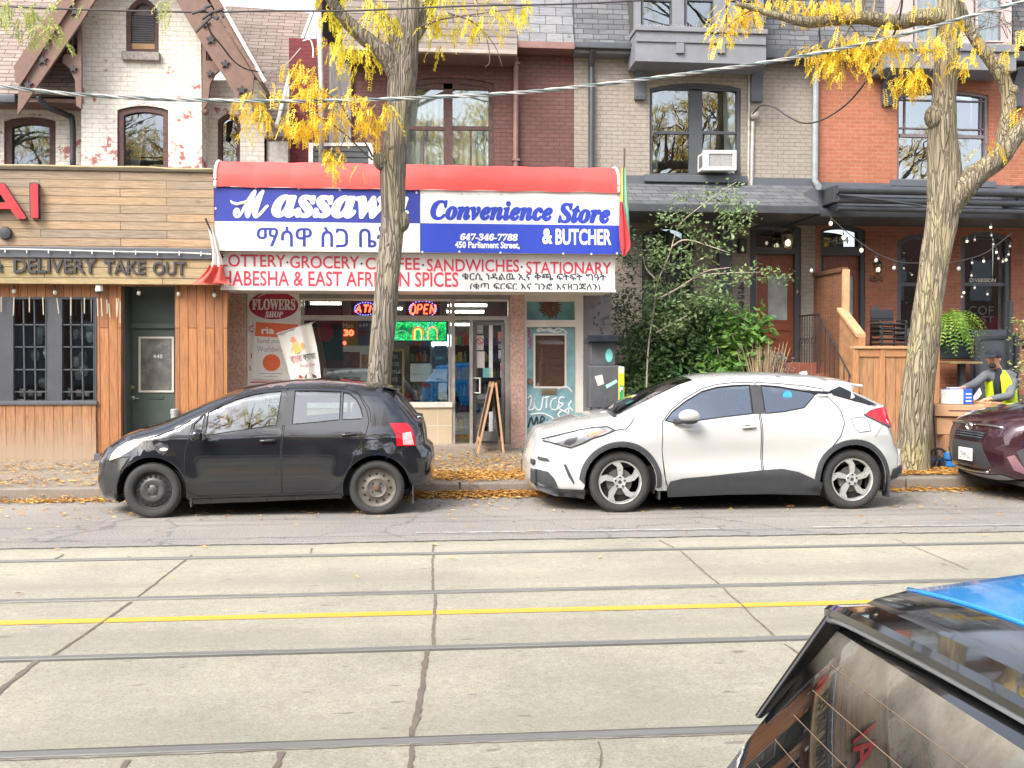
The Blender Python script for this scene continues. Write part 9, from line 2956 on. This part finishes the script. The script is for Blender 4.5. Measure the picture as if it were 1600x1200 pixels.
mb.build('reflective_stripe', SILV, vs, smooth='all')
# cap, beard, face
CAPM = mat('dark knit cap', (.018, .022, .03), .9, 0, .2, 40, .3)
hv = (Fv * .85 + Vector((0, 0, -.45))).normalized()
mb = MB()
n1, n2 = 16, 8
V = []
ctr = hd_ + Vector((.0, .0, .035))
for i in range(n2 + 1):
 e = i / n2 * 1.75
 for k in range(n1):
  a = 2 * math.pi * k / n1
  V.append(ctr + Vector((.112 * math.cos(a) * math.sin(e), .112 * math.sin(a) * math.sin(e), .118 * math.cos(e) - .02 * math.cos(a - fa) * math.sin(e) * -1)))
mb.add(V, [(i * n1 + k, i * n1 + (k + 1) % n1, (i + 1) * n1 + (k + 1) % n1, (i + 1) * n1 + k) for i in range(n2) for k in range(n1)])
cp = mb.build('cap', CAPM, wk, smooth='all')
side_ = Vector((-Fv.y, Fv.x, 0))
mb = MB()
bp = [ctr + Fv * .095 + side_ * s * .085 + Vector((0, 0, .012)) for s in (-1, 1)]
bq = [ctr + Fv * .175 + side_ * s * .06 + Vector((0, 0, -.03)) for s in (-1, 1)]
up = Vector((0, 0, .012))
mb.add([bp[0], bp[1], bq[1], bq[0], bp[0] + up, bp[1] + up, bq[1] + up, bq[0] + up], [(3, 2, 1, 0), (4, 5, 6, 7), (0, 1, 5, 4), (1, 2, 6, 5), (2, 3, 7, 6), (3, 0, 4, 7)])
mb.build('peak', CAPM, cp, bevel=.005)
MB().ball(hd_ + Fv * .038 + Vector((0, 0, -.105)), .05, 10, (1, 1, .8)).build('beard', mat('black beard', (.03, .024, .02), .95, 0, .3, 60, .4), wk, smooth='all')
fcx = hd_ + Fv * .088
MB().ball(fcx + Fv * .015 + Vector((0, 0, -.015)), .017, 8, (1, 1, 1.3)).ball(hd_ + side_ * .088 + Vector((0, 0, -.01)), .026, 8, (.6, .6, 1.2)).ball(hd_ - side_ * .088 + Vector((0, 0, -.01)), .026, 8, (.6, .6, 1.2)).build('nose_and_ears', SKIN, wk, smooth='all')
MB().ball(fcx + side_ * .033 + Vector((0, 0, .012)), .011, 6).ball(fcx - side_ * .033 + Vector((0, 0, .012)), .011, 6).build('eyes', mat('eye dark', (.02, .015, .012), .2), wk, smooth='all')
MB().obox(fcx + Vector((0, 0, -.052)), (.01, .045, .012), (0, 0, fa)).build('mouth', mat('lip', (.28, .10, .08), .5), wk, bevel=.004)
MB().tube([nk + Vector((-.05, -.03, .03)), nk + Vector((-.03, -.06, -.03)), ch + Fv * .135 + Vector((0, 0, .02)), wa + Fv * .13], [.05, .055, .05, .04], 10).build('dark_scarf', mat('dark scarf', (.018, .022, .03), .9), wk, smooth='all')
t = thing('paper_sheet', 'white paper held up between the worker and the carton', 'paper', q_(1528, 630, -.4))
MB().pp([(1521, 619), (1531, 606), (1534, 615), (1528, 623), (1521, 626)], YW_ - .42, 0, .003).build('sheet', SWHITE, t)
